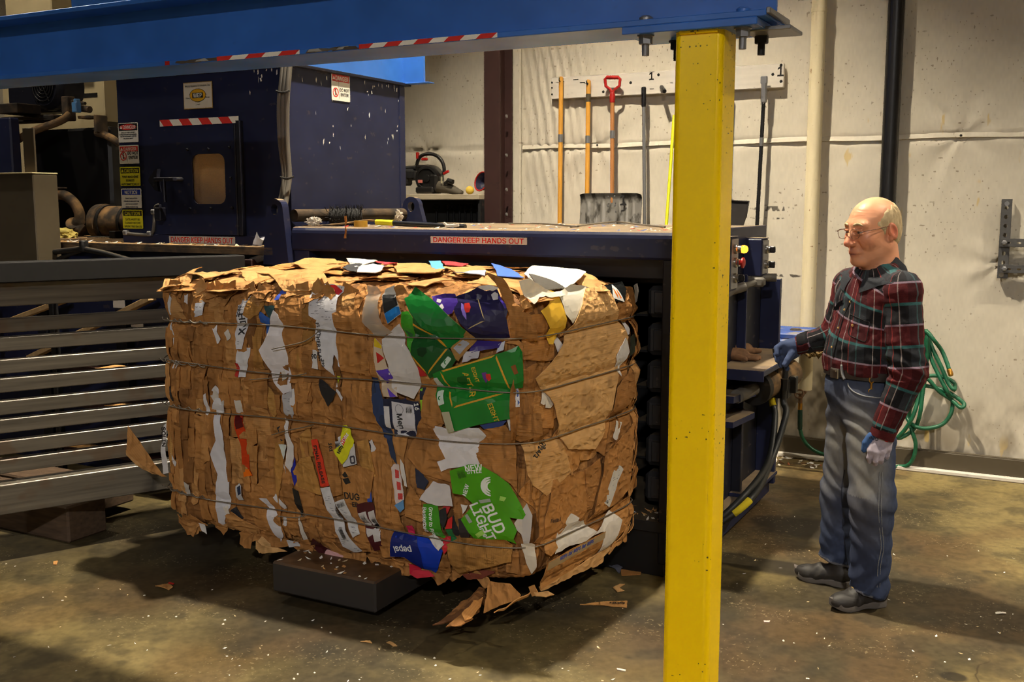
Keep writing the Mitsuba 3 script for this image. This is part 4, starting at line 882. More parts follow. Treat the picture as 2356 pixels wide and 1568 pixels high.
part(hose, 'end_fitting', closedlathe(hp[-1], dq, [(.013, 0), (.016, .005), (.016, .035), (.012, .045)], 12), 'brass', 40, label='brass end fitting')
q0 = hp[0]
part(hose, 'sleeve', tube([q0, q0 + [-.002, 0, .05], q0 + [-.004, 0, .13]], .016, 12), 'hose_sleeve', True)
mat('hose_sleeve', S(16, 52, 40), 0.45)
part(hose, 'start_fitting', rod(q0 + [-.004, 0, .13], q0 + [-.004, 0, .175], .015, 12), 'brass', 40, label='brass start fitting')
tap = thing('wall_tap', 'small rusty tap on the back wall under the cream pipe', 'tap')
tp_ = q0 + [-.004, 0, .19]
part(tap, 'tap_body', J(rod(tp_ + [0, 0, -.015], tp_ + [0, 0, .03], .014, 12), rod(tp_ + [0, 0, .025], [tp_[0], 6.99, tp_[2] + .04], .012, 10), rod(tp_ + [0, -.0, .03], tp_ + [0, -.035, .05], .009, 8)), 'rusty', 40)
mat('rusty', fn=lambda p, n, uv: MIX(S(70, 50, 36), S(130, 96, 60), FB(p.x * 60, p.y * 60, p.z * 60)), rough=0.6, metal=0.3)
part(tap, 'hand_wheel', J(*[tube([tp_ + [.028 * math.cos(t), -.038 + .012 * math.sin(t), .052 + .026 * math.sin(t)] for t in np.linspace(0, 2 * np.pi, 18, endpoint=False)], .006, 6, True), bar(tp_ + [-.028, -.038, .052], tp_ + [.028, -.038, .052], .008, .006)]), 'rusty', 40)
# blue covered machine behind the hand
bm = thing('blue_tray', 'dusty blue tray with lint hanging from its edge behind the right hand of the man', 'tray')
q0, q1 = PY(1752, 786, 6.35), PY(1905, 800, 6.35)
part(bm, 'tray_lid', J(box((q0[0] - .1, 6.36, q0[2] - .015), (q1[0], 6.85, q0[2] + .02), .012), box((q0[0], 6.40, q0[2] + .02), (q0[0] + .33, 6.80, q0[2] + .055), .015)), 'lid_blue', 30)
mat('lid_blue', fn=lambda p, n, uv: MIX(C3(S(38, 70, 140)), C3(S(130, 124, 110)), SM(.45, .7, FB(p.x * 14, p.y * 14, p.z * 14)) * .8), rough=0.5)
u, v = np.meshgrid(np.linspace(0, 1, 120), np.linspace(0, 1, 14), indexing='ij')
P3 = np.stack([u * 30, v * 6, 0 * u], -1)
zz = q0[2] - .012 - v * (.035 + .05 * meshkit.fbm(P3 * [1, 0, 1], 3, 8)); yy = 6.355 - .025 * np.sin(v * 3) - .03 * meshkit.fbm(P3 * 1.5, 3, 4)
vv = np.stack([q0[0] - .1 + (q1[0] - q0[0] + .1) * u, yy, zz], -1).reshape(-1, 3)
i_, j_ = np.meshgrid(np.arange(119), np.arange(13), indexing='ij'); a = (i_ * 14 + j_).ravel()
part(bm, 'lint_fringe', (vv, np.vstack([np.stack([a, a + 14, a + 15], 1), np.stack([a, a + 15, a + 1], 1)])), 'lint', label='brown lint hanging from the edge')
mat('lint', fn=lambda p, n, uv: MIX(S(74, 58, 36), S(170, 144, 96), FB(p.x * 90, p.y * 90, p.z * 90)), rough=0.95)
part(bm, 'wall_bracket', J(box((q0[0] + .1, 6.6, q0[2] - .06), (q0[0] + .14, 6.97, q0[2] - .015), .003), box((q1[0] - .2, 6.6, q0[2] - .06), (q1[0] - .16, 6.97, q0[2] - .015), .003)), 'black_iron')
part(bm, 'cap', closedlathe(PY(1831, 764, 6.6) * [1, 1, 0] + [0, 0, q0[2] + .02], (0, 0, 1), [(.04, 0), (.042, .03), (.03, .045)], 16), 'dusty', 40)
# name, face (F front, R right end), outline in thousandths of the face, colour or kraft tone, finish, layer (mm), print, label, curl
PIECES = [
 ('paper_scrap','F',[(10,965),(23,961),(37,948),(37,880),(24,877),(12,920)],(205,205,208),'m',16,[],None,1.0),
 ('cardboard_flap','F',[(34,971),(91,902),(97,867),(38,867),(38,930)],0.62,'k',18,[],None,1.0),
 ('paper_scrap','F',[(36,851),(48,822),(54,800),(49,740),(48,781),(36,794)],(205,205,208),'m',18,[],None,1.0),
 ('paper_label','F',[(126,929),(159,938),(157,889),(130,878)],(196,198,206),'m',22,[('lines',)],'small printed address label',1.0),
 ('cardboard_flap','F',[(158,920),(192,922),(194,874),(158,867)],0.5,'k',14,[],None,1.0),
 ('cardboard_flap','F',[(196,914),(223,920),(225,854),(197,856)],0.55,'k',16,[],None,1.0),
 ('printed_strip','F',[(266,979),(287,988),(307,977),(301,865),(289,768),(273,767),(266,879)],(200,200,204),'m',22,[('t','HDX',284,863,30,-82),('t','2080',272,910,13,83),('lines',)],'white printed strip with black lettering',1.0),
 ('paper_scrap','F',[(274,780),(311,775),(309,744),(292,681),(295,659),(274,656),(265,709)],(205,205,208),'m',24,[],None,1.0),
 ('paper_scrap','F',[(263,711),(271,709),(272,656),(261,660)],(176,44,36),'m',22,[],None,1.0),
 ('cardboard_flap','F',[(302,972),(341,980),(344,936),(332,901),(308,882),(286,898),(292,937)],0.42,'o',26,[],None,1.0),
 ('cardboard_strip','F',[(304,882),(335,904),(343,842),(346,692),(354,684),(359,615),(337,601),(311,657),(323,754),(316,831)],0.45,'o',20,[],None,1.0),
 ('plastic_tab','F',[(378,1009),(384,1013),(412,1008),(409,974),(390,962),(370,957)],(62,88,190),'g',26,[],None,1.0),
 ('paper_scrap','F',[(344,936),(376,936),(371,887),(361,891)],(30,62,66),'m',18,[],None,1.0),
 ('paper_scrap','F',[(336,914),(365,891),(360,826),(351,868),(338,874)],(40,84,160),'m',16,[],None,1.0),
 ('paper_sheet','F',[(379,921),(395,906),(406,856),(413,785),(423,743),(430,624),(406,607),(375,652),(347,735),(339,769),(363,827),(367,870)],(212,208,210),'m',26,[],None,1.0),
 ('cardboard_panel','F',[(390,968),(416,972),(459,966),(461,856),(464,810),(423,764),(414,793),(406,830),(395,906)],0.5,'k',30,[],None,1.0),
 ('cardboard_strip','F',[(460,1010),(474,1006),(484,912),(494,855),(487,771),(464,743),(460,810),(459,910)],0.35,'o',24,[],None,1.0),
 ('paper_bag','F',[(471,1014),(487,1025),(515,1031),(567,1023),(558,990),(554,974),(558,933),(552,892),(518,877),(506,893),(481,908)],(205,204,208),'m',34,[('lines',),('poly',[(500,1024),(543,1026),(562,1006),(554,986),(512,1006)],(196,34,44))],'white paper bag with red print',1.0),
 ('paper_sheet','F',[(506,897),(525,915),(558,933),(558,868),(568,800),(577,739),(567,729),(553,786),(548,692),(520,733),(510,794),(495,859)],(204,204,208),'m',30,[('t','FURTHER FLAT',511,815,15,-82),('t','290',524,739,11,-86)],'white packaging sheet with black lettering',1.0),
 ('paper_label','F',[(494,786),(509,781),(508,714),(491,717)],(206,204,202),'m',36,[('t','90',499,762,17,7)],'white label marked 90',1.0),
 ('cardboard_panel','F',[(549,920),(609,956),(625,898),(644,827),(650,731),(611,709),(575,718),(567,799),(558,860)],0.48,'k',36,[],None,1.0),
 ('cardboard_strip','F',[(624,954),(637,891),(647,827),(658,756),(653,707),(643,843),(628,898)],0.4,'k',28,[],None,1.0),
 ('plastic_film','F',[(628,1030),(651,1019),(644,979),(651,908),(672,893),(690,871),(691,851),(659,858),(637,907),(634,974)],(170,140,104),'f',44,[],'crumpled clear plastic film',1.0),
 ('paper_scrap','F',[(508,677),(531,667),(559,637),(548,602),(535,579),(518,628)],(26,26,28),'m',32,[],None,1.0),
 ('paper_scrap','F',[(556,670),(573,618),(570,603),(555,639)],(205,205,208),'m',26,[],None,1.0),
 ('cardboard_strip','F',[(650,706),(663,647),(684,589),(693,525),(672,522),(656,605)],(34,48,76),'m',24,[],None,1.0),
 ('cardboard_strip','F',[(358,637),(378,605),(383,527),(371,503),(359,563)],0.6,'o',22,[],None,1.0),
 ('printed_strip','F',[(406,607),(434,623),(435,535),(420,507),(407,531)],(170,170,174),'m',26,[('lines',)],None,1.0),
 ('paper_scrap','F',[(554,693),(563,692),(559,666)],(176,186,30),'m',30,[],None,1.0),
 ('paper_scrap','F',[(199,565),(213,564),(219,538),(225,552),(218,506),(208,500),(209,446),(199,444),(183,501),(178,509)],(205,205,208),'m',26,[],None,1.0),
 ('cardboard_panel','F',[(423,764),(462,798),(465,659),(427,654)],0.46,'k',22,[],None,1.0),
 ('cardboard_strip','F',[(449,767),(465,777),(459,662),(440,656)],0.55,'o',26,[],None,1.0),
 ('cardboard_panel','F',[(517,598),(566,584),(571,530),(531,516)],0.44,'k',22,[],None,1.0),
 ('cardboard_panel','F',[(599,708),(650,729),(652,625),(666,521),(601,510)],0.47,'k',26,[],None,1.0),
 ('cardboard_panel','F',[(462,777),(492,784),(495,713),(514,707),(506,664),(462,663)],0.38,'k',24,[],None,1.0),
 ('green_carton','F',[(736,976),(746,1000),(757,1025),(782,999),(826,956),(892,885),(876,855),(865,828),(851,827),(829,855),(788,891),(759,933)],(18,104,40),'g',54,[],'glossy green carton with gold border and bow',0.5),
 ('green_carton','F',[(738,936),(765,921),(829,855),(851,829),(872,794),(858,761),(807,718),(801,733),(777,764),(762,797),(757,849),(743,881)],(22,78,34),'g',52,[('frame',[(758,908),(851,829),(802,734),(762,794)],(190,140,40)),('poly',[(778,817),(787,826),(801,825),(803,809),(792,791),(781,796)],(14,52,24)),('badge',[(837,768),(852,796),(857,791),(842,761)])],'dark green carton panel with gold border',0.4),
 ('carton_bow','F',[(738,936),(755,939),(768,921),(770,888),(765,849),(764,805),(755,827),(748,848),(738,887)],(60,150,40),'g',62,[],None,3.0),
 ('purple_carton','F',[(795,1000),(827,1013),(852,1013),(863,977),(855,940),(816,921),(811,958)],(62,40,130),'g',44,[('poly',[(811,987),(823,983),(822,970),(812,974)],(200,200,205)),('poly',[(820,958),(827,969),(835,955),(829,948),(821,949)],(210,206,214))],'purple carton scrap',1.0),
 ('navy_carton','F',[(840,998),(888,1023),(906,1038),(925,1027),(954,1034),(965,999),(980,964),(974,936),(982,869),(956,866),(897,886),(877,909),(860,944)],(28,24,66),'g',48,[('poly',[(880,973),(891,976),(897,961),(895,945),(887,944),(882,956)],(190,50,44)),('poly',[(872,974),(878,970),(882,956),(889,938),(891,921),(881,936),(875,953)],(130,110,200)),('frame1',[(902,1015),(931,923),(894,893)],(170,150,110)),('poly',[(939,1014),(948,1024),(956,1018),(955,998),(944,993)],(200,200,210)),('poly',[(954,1009),(962,1011),(978,967),(972,963)],(58,40,140))],'dark purple carton with red and lilac emblem',0.7),
 ('navy_carton','F',[(886,892),(932,921),(961,928),(981,868),(906,857)],(22,20,50),'g',40,[],None,1.0),
 ('purple_carton','F',[(906,856),(963,854),(957,834),(916,822),(895,811)],(48,34,110),'g',38,[],None,1.0),
 ('carton_end','F',[(858,828),(891,888),(911,857),(875,784),(869,792)],(150,112,56),'m',50,[('poly',[(865,829),(881,858),(897,845),(879,808)],(150,152,158))],None,1.0),
 ('green_carton','F',[(816,736),(839,752),(915,793),(1002,843),(1009,823),(1010,702),(984,694),(984,601),(917,572),(847,532),(836,599),(820,661)],(24,116,40),'g',58,[('frame',[(836,746),(953,810),(979,691),(861,625)],(196,150,48)),('tg','AFTER',897,708,21,-78),('tg','EIGHT',913,743,13,-74),('poly',[(926,751),(935,754),(940,734),(934,716),(929,733)],(92,52,130)),('poly',[(934,748),(943,749),(945,733),(940,724),(935,734)],(196,48,40)),('poly',[(874,731),(894,739),(897,713),(879,702),(872,716)],(14,84,28)),('badge',[(825,672),(834,677),(840,638),(830,631)]),('poly',[(815,719),(827,725),(835,692),(820,685)],(190,196,190)),('tg','EIGHT',947,618,16,-70),('poly',[(833,604),(853,610),(864,541),(845,530)],(168,166,140)),('poly',[(981,776),(991,782),(997,753),(988,748)],(120,70,30))],'large glossy green carton with gold frame and lettering',0.35),
 ('paper_panel','F',[(684,842),(728,899),(736,868),(742,830),(756,806),(777,745),(776,689),(763,639),(723,656),(704,671),(700,753)],(196,192,188),'m',34,[],None,1.0),
 ('printed_scrap','F',[(660,847),(683,821),(686,791),(695,748),(707,719),(723,642),(704,637),(685,637),(670,702),(662,762)],(196,176,150),'g',30,[('poly',[(661,845),(683,821),(682,808),(663,814)],(206,176,40)),('poly',[(669,795),(691,778),(672,755)],(176,40,36)),('poly',[(667,728),(704,741),(709,707),(689,682)],(88,60,176)),('poly',[(693,670),(722,643),(704,637)],(96,66,180))],'purple red and yellow printed scrap',1.0),
 ('printed_scrap','F',[(678,1019),(701,1032),(709,1006),(721,960),(732,931),(700,896),(689,928),(671,991)],(200,198,190),'g',40,[('poly',[(671,993),(704,999),(720,956),(689,928)],(26,28,30)),('poly',[(689,928),(722,957),(732,931),(700,897)],(30,110,180))],'white black and blue printed scrap',1.0),
 ('plastic_film','F',[(630,1028),(656,1025),(666,1004),(670,944),(688,894),(708,865),(686,855),(660,854),(634,899)],(170,140,104),'f',50,[],'crumpled clear plastic film',1.0),
 ('cardboard_roll','F',[(703,1014),(715,1024),(728,1024),(744,991),(738,957),(742,941),(729,948),(714,977)],0.55,'k',52,[],None,3.0),
 ('navy_box_panel','F',[(685,629),(722,635),(774,633),(780,574),(762,501),(706,492),(704,520),(685,523)],(26,32,58),'m',36,[('poly',[(707,624),(762,618),(764,563),(759,501),(707,492)],(196,196,204)),('poly',[(685,603),(700,604),(700,521),(686,524)],(200,200,202)),('t','Men',726,553,22,-86),('tw','16',770,613,17,-82),('ring',726,598,18),('bars',[(744,612),(758,614),(758,587),(743,585)])],'dark blue box panel with white label',1.0),
 ('printed_scrap','F',[(775,680),(791,682),(791,640),(777,633)],(26,30,50),'m',34,[('poly',[(774,672),(781,680),(782,668)],(120,190,40))],None,1.0),
 ('printed_scrap','F',[(777,638),(787,640),(786,587),(777,599)],(140,186,40),'m',38,[],None,1.0),
 ('cardboard_panel','F',[(790,682),(814,677),(818,669),(825,619),(836,561),(812,552),(799,494),(771,455),(759,501),(778,578)],0.45,'k',36,[],None,1.0),
 ('paper_panel','F',[(808,551),(865,538),(918,558),(931,534),(890,476),(810,462)],(206,204,204),'m',40,[],None,1.0),
 ('cardboard_fold','F',[(930,1083),(968,1071),(996,1021),(998,993),(1018,967),(999,962),(1032,952),(1043,905),(1049,874),(1014,863),(989,864),(984,877),(980,952),(959,1031)],0.4,'k',46,[],None,1.6),
 ('cardboard_panel','F',[(970,851),(1001,870),(1017,848),(1013,795),(1006,823),(1002,844)],0.5,'k',34,[],None,1.0),
 ('paper_scrap','F',[(983,699),(998,703),(1004,685),(1000,638),(987,636)],(196,196,200),'m',40,[('poly',[(996,694),(1002,691),(1000,652),(995,643)],(60,84,150))],None,1.0),
 ('paper_scrap','F',[(971,594),(985,605),(985,559),(976,554)],(206,204,198),'m',34,[],None,1.0),
 ('paper_scrap','F',[(917,569),(946,591),(971,590),(962,568),(931,551)],(34,54,110),'m',36,[],None,1.0),
 ('paper_scrap','F',[(890,819),(919,824),(915,797),(881,781)],(180,180,190),'m',36,[('lines',)],None,1.0),
 ('paper_scrap','F',[(956,846),(970,857),(967,827),(952,817)],(180,186,200),'m',38,[],None,1.0),
 ('paper_scrap','F',[(907,1040),(937,1048),(959,1041),(942,1026),(925,1027)],(210,206,200),'m',50,[],None,1.0),
 ('red_scrap','F',[(774,757),(786,750),(797,726),(778,720)],(170,34,34),'m',36,[],None,1.0),
 ('cardboard_strip','F',[(648,699),(663,701),(681,625),(693,516),(696,477),(678,487),(655,572)],(36,54,92),'m',28,[],None,1.0),
 ('paper_flap','R',[(27,1063),(90,1060),(163,1023),(243,994),(322,1002),(298,978),(252,977),(126,985),(74,968),(50,1006)],(226,218,200),'m',60,[],None,2.0),
 ('cardboard_flap','R',[(33,1015),(67,1005),(72,962),(24,961)],0.6,'k',54,[],None,1.0),
 ('yellow_scrap','R',[(234,1011),(275,1000),(268,879),(166,833),(141,837),(151,889),(112,945),(188,964)],(214,170,44),'m',52,[],None,1.0),
 ('plastic_sack','R',[(284,991),(414,1026),(576,1008),(514,972),(423,935),(325,889),(274,925)],(214,208,192),'g',46,[],None,1.0),
 ('cardboard_panel','R',[(535,1001),(695,1004),(747,866),(803,797),(756,727),(678,621),(635,518),(564,455),(505,415),(279,451),(222,507),(159,631),(62,728),(155,777),(325,883)],0.84,'k',50,[],'large slanting kraft panel',0.4),
 ('printed_scrap','R',[(692,1004),(867,1007),(868,968),(799,926),(704,937)],(24,26,26),'g',54,[('poly',[(709,946),(775,1003),(804,925)],(206,202,196)),('poly',[(745,962),(753,980),(765,943),(754,941)],(206,110,36)),('poly',[(768,961),(775,974),(785,941),(774,940)],(206,110,36))],'black scrap with white triangle',1.0),
 ('cardboard_panel','R',[(740,921),(808,940),(871,985),(955,973),(941,907),(863,857),(810,852),(747,866)],0.36,'k',46,[],None,1.0),
 ('plastic_sack','R',[(949,977),(1041,992),(1031,916),(952,878),(869,868),(951,920)],(190,180,164),'g',50,[],None,2.5),
 ('paper_label','R',[(760,800),(804,741),(756,690),(729,656),(671,736)],(200,196,192),'m',58,[],None,1.0),
 ('cardboard_panel','R',[(690,620),(853,675),(879,573),(749,520),(564,509),(635,518)],0.3,'k',52,[],None,1.0),
 ('cardboard_scrap','R',[(835,794),(933,808),(922,748),(825,719)],(36,42,30),'m',44,[],None,1.0),
 ('cardboard_roll','R',[(890,758),(967,791),(974,776),(938,746),(873,714)],0.5,'k',50,[],None,2.5),
 ('cardboard_curl','R',[(849,703),(924,696),(978,647),(974,609),(938,556),(880,549)],0.6,'k',44,[],None,3.0),
 ('cardboard_panel','F',[(775,561),(812,540),(813,519),(837,439),(852,384),(845,355),(783,374),(742,432)],0.44,'k',38,[],None,1.0),
 ('paper_panel','F',[(809,542),(916,560),(911,500),(915,433),(851,409),(827,392),(817,425),(837,439),(811,519)],(208,205,206),'m',42,[],None,1.0),
 ('cardboard_panel','F',[(883,526),(923,553),(968,576),(988,533),(989,506),(990,339),(975,372),(948,403),(915,433),(910,453)],0.46,'k',46,[],None,1.0),
 ('beer_carton','F',[(848,399),(892,430),(915,433),(948,403),(972,372),(994,310),(1008,266),(1001,248),(972,253),(987,209),(979,176),(987,152),(961,171),(895,162),(869,228),(899,288),(876,317),(853,320)],(70,150,24),'g',54,[('tw','BUD',941,245,40,-64),('tw','LIGHT',917,229,35,-64),('tw','Lime',917,200,18,-64),('tw','NEW',903,420,21,10),('tw','STYLE',904,407,13,10),('swirl',937,359,34),('poly',[(911,307),(935,317),(937,306),(915,296)],(150,160,150)),('poly',[(879,245),(885,253),(896,226),(889,218)],(150,160,150)),('tw','NEW',884,338,15,72),('bars',[(865,404),(881,413),(889,383),(871,373)]),('poly',[(901,182),(917,202),(922,188),(906,169)],(150,200,90)),('poly',[(869,311),(885,309),(887,291),(871,282)],(206,150,40)),('poly',[(955,329),(967,324),(962,310),(953,313)],(150,200,90))],'lime green beer carton with white lettering',0.6),
 ('green_sign','F',[(780,265),(814,270),(824,141),(797,150),(783,174)],(60,140,34),'g',48,[('tw','Grow to Pro',798,203,15,-90),('tw','Basketball',783,207,15,-90)],'green printed panel with white lettering',1.0),
 ('cola_panel','F',[(698,143),(744,136),(782,135),(822,103),(806,49),(786,-8),(761,8),(719,50),(680,43)],(24,60,176),'g',52,[('poly',[(698,142),(756,135),(766,71),(761,9),(720,50),(681,45)],(20,36,110)),('tw','pepsi',720,84,24,-173),('edge',)],'blue cola carton with white upside down lettering',0.5),
 ('cardboard_flap','F',[(829,125),(859,155),(895,162),(961,170),(976,146),(973,94),(921,64),(849,23),(835,56)],0.42,'o',50,[],None,1.0),
 ('plastic_sack','F',[(981,233),(1012,306),(1025,265),(1019,160),(1006,157),(999,191),(986,209)],(196,192,188),'g',48,[],None,1.8),
 ('plastic_sack','F',[(1001,153),(1023,166),(1032,161),(1032,85),(1021,53),(1008,94)],(214,204,184),'g',50,[],None,1.5),
 ('paper_panel','F',[(773,281),(779,299),(806,354),(845,345),(851,271),(810,268)],(196,192,192),'m',44,[],None,1.0),
 ('printed_scrap','F',[(763,393),(779,380),(795,351),(785,317),(767,323)],(34,40,62),'m',36,[],None,1.0),
 ('printed_scrap','F',[(838,221),(849,235),(846,189),(829,183)],(196,40,44),'g',46,[],None,1.0),
 ('printed_scrap','F',[(819,145),(837,155),(836,112),(823,89)],(196,40,52),'g',46,[],None,1.0),
 ('printed_scrap','F',[(733,173),(749,178),(749,121),(733,122)],(206,50,90),'g',48,[],None,1.0),
 ('printed_scrap','F',[(717,13),(746,12),(749,-35),(717,-39)],(190,36,60),'g',40,[],None,1.0),
 ('printed_strip','F',[(699,380),(706,395),(719,395),(727,326),(733,270),(712,251),(706,311)],(200,184,178),'m',40,[('poly',[(709,377),(719,373),(720,346),(711,345)],(186,60,56)),('poly',[(714,334),(724,331),(725,304),(716,304)],(186,60,56)),('poly',[(717,291),(729,293),(730,272),(719,269)],(186,60,56))],'white and red printed strip',1.0),
 ('printed_scrap','F',[(708,245),(732,272),(733,239),(721,220)],(90,140,186),'m',42,[],None,1.0),
 ('cardboard_panel','F',[(736,273),(748,325),(772,281),(779,206),(772,194),(734,212)],0.42,'k',38,[],None,1.0),
 ('cardboard_panel','F',[(647,464),(681,404),(701,342),(712,246),(725,138),(695,136),(689,39),(658,30),(658,233),(649,343)],0.46,'k',32,[],None,1.0),
 ('paper_scrap','F',[(724,418),(734,398),(740,318),(733,322),(726,359)],(206,202,196),'m',38,[],None,1.0),
 ('printed_scrap','F',[(860,226),(875,235),(886,179),(881,161),(863,151)],(40,34,36),'m',36,[],None,1.0),
 ('paper_scrap','F',[(868,281),(884,282),(879,262),(871,246)],(206,204,200),'m',44,[],None,1.0),
 ('printed_scrap','F',[(782,141),(797,153),(825,125),(814,103)],(200,196,190),'m',56,[],None,1.0),
 ('cardboard_panel','F',[(794,12),(823,92),(834,62),(828,22),(812,-20)],0.36,'k',44,[],None,1.0),
 ('printed_scrap','F',[(817,248),(832,262),(835,225),(825,185),(817,221)],(26,28,32),'m',40,[],None,1.0),
 ('cardboard_panel','R',[(14,505),(113,507),(219,496),(292,370),(106,316),(42,364),(23,435)],0.8,'k',52,[('tk','3/24/1',79,482,15,-132),('tk','609',113,495,14,-131)],'kraft panel with printed numbers',1.0),
 ('cardboard_strip','F',[(987,609),(1049,623),(1052,549),(1004,513),(991,519)],0.44,'k',48,[],None,1.0),
 ('cardboard_panel','R',[(148,364),(423,350),(451,198),(438,161),(183,136),(100,142),(91,230)],0.44,'k',46,[('tk2','Fiesta A',173,217,14,-8)],None,1.0),
 ('cardboard_panel','R',[(561,383),(885,459),(873,206),(709,175),(478,152),(488,197),(555,317)],0.42,'k',54,[],'kraft panel with a long white label',1.0),
 ('paper_label','R',[(692,334),(767,298),(625,178),(561,211)],(190,186,178),'m',62,[('lines',),('bars',[(586,215),(611,205),(600,195),(576,207)])],'long white shipping label',1.0),
 ('cardboard_panel','R',[(710,155),(841,172),(935,161),(953,76),(771,17),(684,13),(654,109)],0.48,'k',44,[],None,1.0),
 ('cardboard_panel','R',[(411,353),(528,377),(568,315),(488,197),(451,198)],0.36,'k',42,[],None,1.0),
 ('paper_sheet','R',[(308,214),(366,187),(345,168),(409,170),(518,108),(435,90),(306,96),(196,89),(230,160)],(206,200,190),'m',52,[],'crumpled white sheet',1.0),
 ('paper_sheet','R',[(681,154),(786,100),(744,12),(627,5),(598,92),(518,94)],(214,206,194),'m',54,[],None,1.0),
 ('box_base','R',[(118,79),(615,90),(630,1),(355,-24),(129,-30)],0.5,'k',60,[('poly',[(121,77),(612,88),(619,64),(127,49)],(156,134,98)),('tb','WEPS  Bar  WEPS  Bar  WEPS',363,74,13,1)],'kraft box base with printed tape',0.3),
 ('cardboard_rim','R',[(129,-29),(355,-21),(745,4),(779,-13),(571,-37),(342,-49),(141,-44)],0.75,'k',58,[],None,0.5),
 ('cardboard_scrap','R',[(771,-11),(859,50),(970,51),(955,17),(846,-14),(742,-27)],0.6,'k',48,[],None,2.0),
 ('cardboard_scrap','R',[(123,150),(207,146),(200,112),(157,90),(110,110)],0.56,'k',50,[],None,2.0),
 ('cardboard_strip','R',[(78,317),(149,366),(115,236),(100,144),(71,151)],0.42,'k',44,[],None,1.0),
 ('flame_box','F',[(255,503),(277,506),(296,414),(296,287),(303,267),(276,253),(273,379),(260,443)],(186,56,22),'g',28,[('poly',[(256,500),(277,504),(286,462),(263,448)],(84,20,22)),('poly',[(277,288),(300,293),(302,268),(277,256)],(226,110,20)),('poly',[(298,404),(309,340),(308,268),(302,267),(298,318)],(22,22,24))],'red and orange flame printed box strip',1.0),
 ('paper_sheet','F',[(191,493),(210,496),(222,406),(225,309),(232,295),(224,116),(196,52),(192,18),(174,34),(184,159),(198,252),(178,331),(199,392)],(200,200,206),'m',26,[],'long torn white paper strip',1.0),
 ('paper_sheet','F',[(321,180),(345,185),(364,139),(379,107),(377,40),(357,-12),(345,63),(338,153)],(206,205,210),'m',36,[],None,1.0),
 ('release_tape','F',[(487,446),(504,453),(521,361),(534,280),(508,272)],(206,56,30),'m',42,[('tk','FINAL RELEASE',508,356,15,-76)],'red orange label with black lettering',1.0),
 ('shipping_label','F',[(510,266),(537,278),(549,212),(561,142),(584,74),(601,37),(554,-2),(540,112),(524,182)],(196,196,198),'m',40,[('lines',),('bars',[(547,202),(556,206),(564,147),(555,141)]),('bars',[(549,121),(559,129),(573,79),(563,69)])],'white shipping label with barcodes',1.0),
 ('shipping_label','F',[(550,221),(574,238),(608,109),(587,90)],(190,190,190),'m',44,[('lines',),('bars',[(553,218),(573,231),(578,211),(558,197)])],'narrow white shipping label',1.0),
 ('neon_label','F',[(567,510),(577,514),(590,498),(607,463),(587,393),(574,370),(551,420),(572,443)],(206,206,24),'m',54,[('poly',[(571,454),(582,486),(590,483),(579,441)],(196,50,40)),('tw','RYOBI',580,463,13,61),('tk','Nifty',571,427,13,62)],'neon yellow folded label with a red box',1.0),
 ('paper_label','F',[(552,451),(568,457),(606,453),(611,379),(573,358)],(190,190,192),'m',44,[('bars',[(554,449),(568,454),(569,435),(556,430)]),('frame',[(594,401),(605,406),(606,382),(596,378)],(60,60,70))],None,1.0),
 ('cardboard_panel','F',[(505,464),(548,486),(568,254),(543,239),(534,280),(506,450)],0.42,'k',38,[('tk','101',540,427,14,-83)],None,1.0),
 ('cardboard_flap','F',[(457,372),(484,384),(502,299),(512,237),(476,244),(436,255),(430,314)],0.52,'o',40,[],None,1.0),
 ('paper_scrap','F',[(406,516),(417,498),(422,450),(434,413),(433,364),(420,304),(405,329),(415,405)],(206,202,200),'m',38,[],None,1.0),
 ('plastic_scrap','F',[(428,328),(438,371),(440,276),(431,254),(423,317)],(36,44,160),'g',36,[],None,1.0),
 ('paper_scrap','F',[(389,410),(412,413),(403,354)],(196,204,196),'m',34,[],None,1.0),
 ('maroon_carton','F',[(606,225),(631,238),(652,240),(655,217),(668,66),(640,54),(628,110),(610,187)],(70,24,32),'g',44,[('poly',[(610,191),(631,204),(646,119),(632,105)],(190,186,184)),('poly',[(637,202),(653,214),(666,100),(648,90)],(190,186,184)),('bars',[(643,185),(654,193),(660,142),(650,135)]),('bars',[(615,188),(627,196),(634,155),(623,148)])],'maroon carton with two white labels',1.0),
 ('maroon_scrap','F',[(468,55),(503,3),(480,-35),(444,1)],(62,24,28),'g',42,[],None,1.0),
 ('pink_scrap','F',[(495,2),(540,-12),(537,-29),(476,-46)],(206,160,160),'m',44,[],None,1.0),
 ('cardboard_flap','F',[(281,-38),(300,-1),(327,-25),(330,-50),(290,-75)],0.9,'k',44,[],None,1.0),
 ('cardboard_flap','F',[(208,81),(233,104),(264,73),(302,52),(297,8),(231,17)],0.55,'k',36,[],None,1.0),
 ('cardboard_panel','F',[(313,229),(342,281),(377,323),(380,173),(379,-26),(330,-51),(301,51),(305,197)],0.44,'k',30,[],None,1.0),
 ('cardboard_panel','F',[(569,351),(607,373),(634,364),(658,355),(638,232),(623,36),(596,26),(568,254)],0.45,'k',34,[('tk','DUG',593,251,26,3),('tk','EB',601,221,18,5),('poly',[(570,313),(586,321),(592,303),(578,293)],(30,28,26)),('poly',[(569,327),(578,343),(586,326),(577,319)],(30,28,26))],'kraft panel with black stencilled letters',1.0),
 ('cardboard_panel','F',[(608,463),(640,473),(660,341),(640,328),(618,380)],0.5,'o',36,[],None,1.0),
 ('cardboard_panel','F',[(625,559),(665,565),(686,477),(704,378),(692,54),(669,67),(655,236),(651,377)],0.44,'k',30,[],None,1.0),
 ('printed_label','F',[(253,215),(266,231),(271,220),(267,156),(251,153)],(186,188,192),'m',40,[('poly',[(258,212),(268,222),(269,189),(258,176)],(34,48,76))],None,1.0),
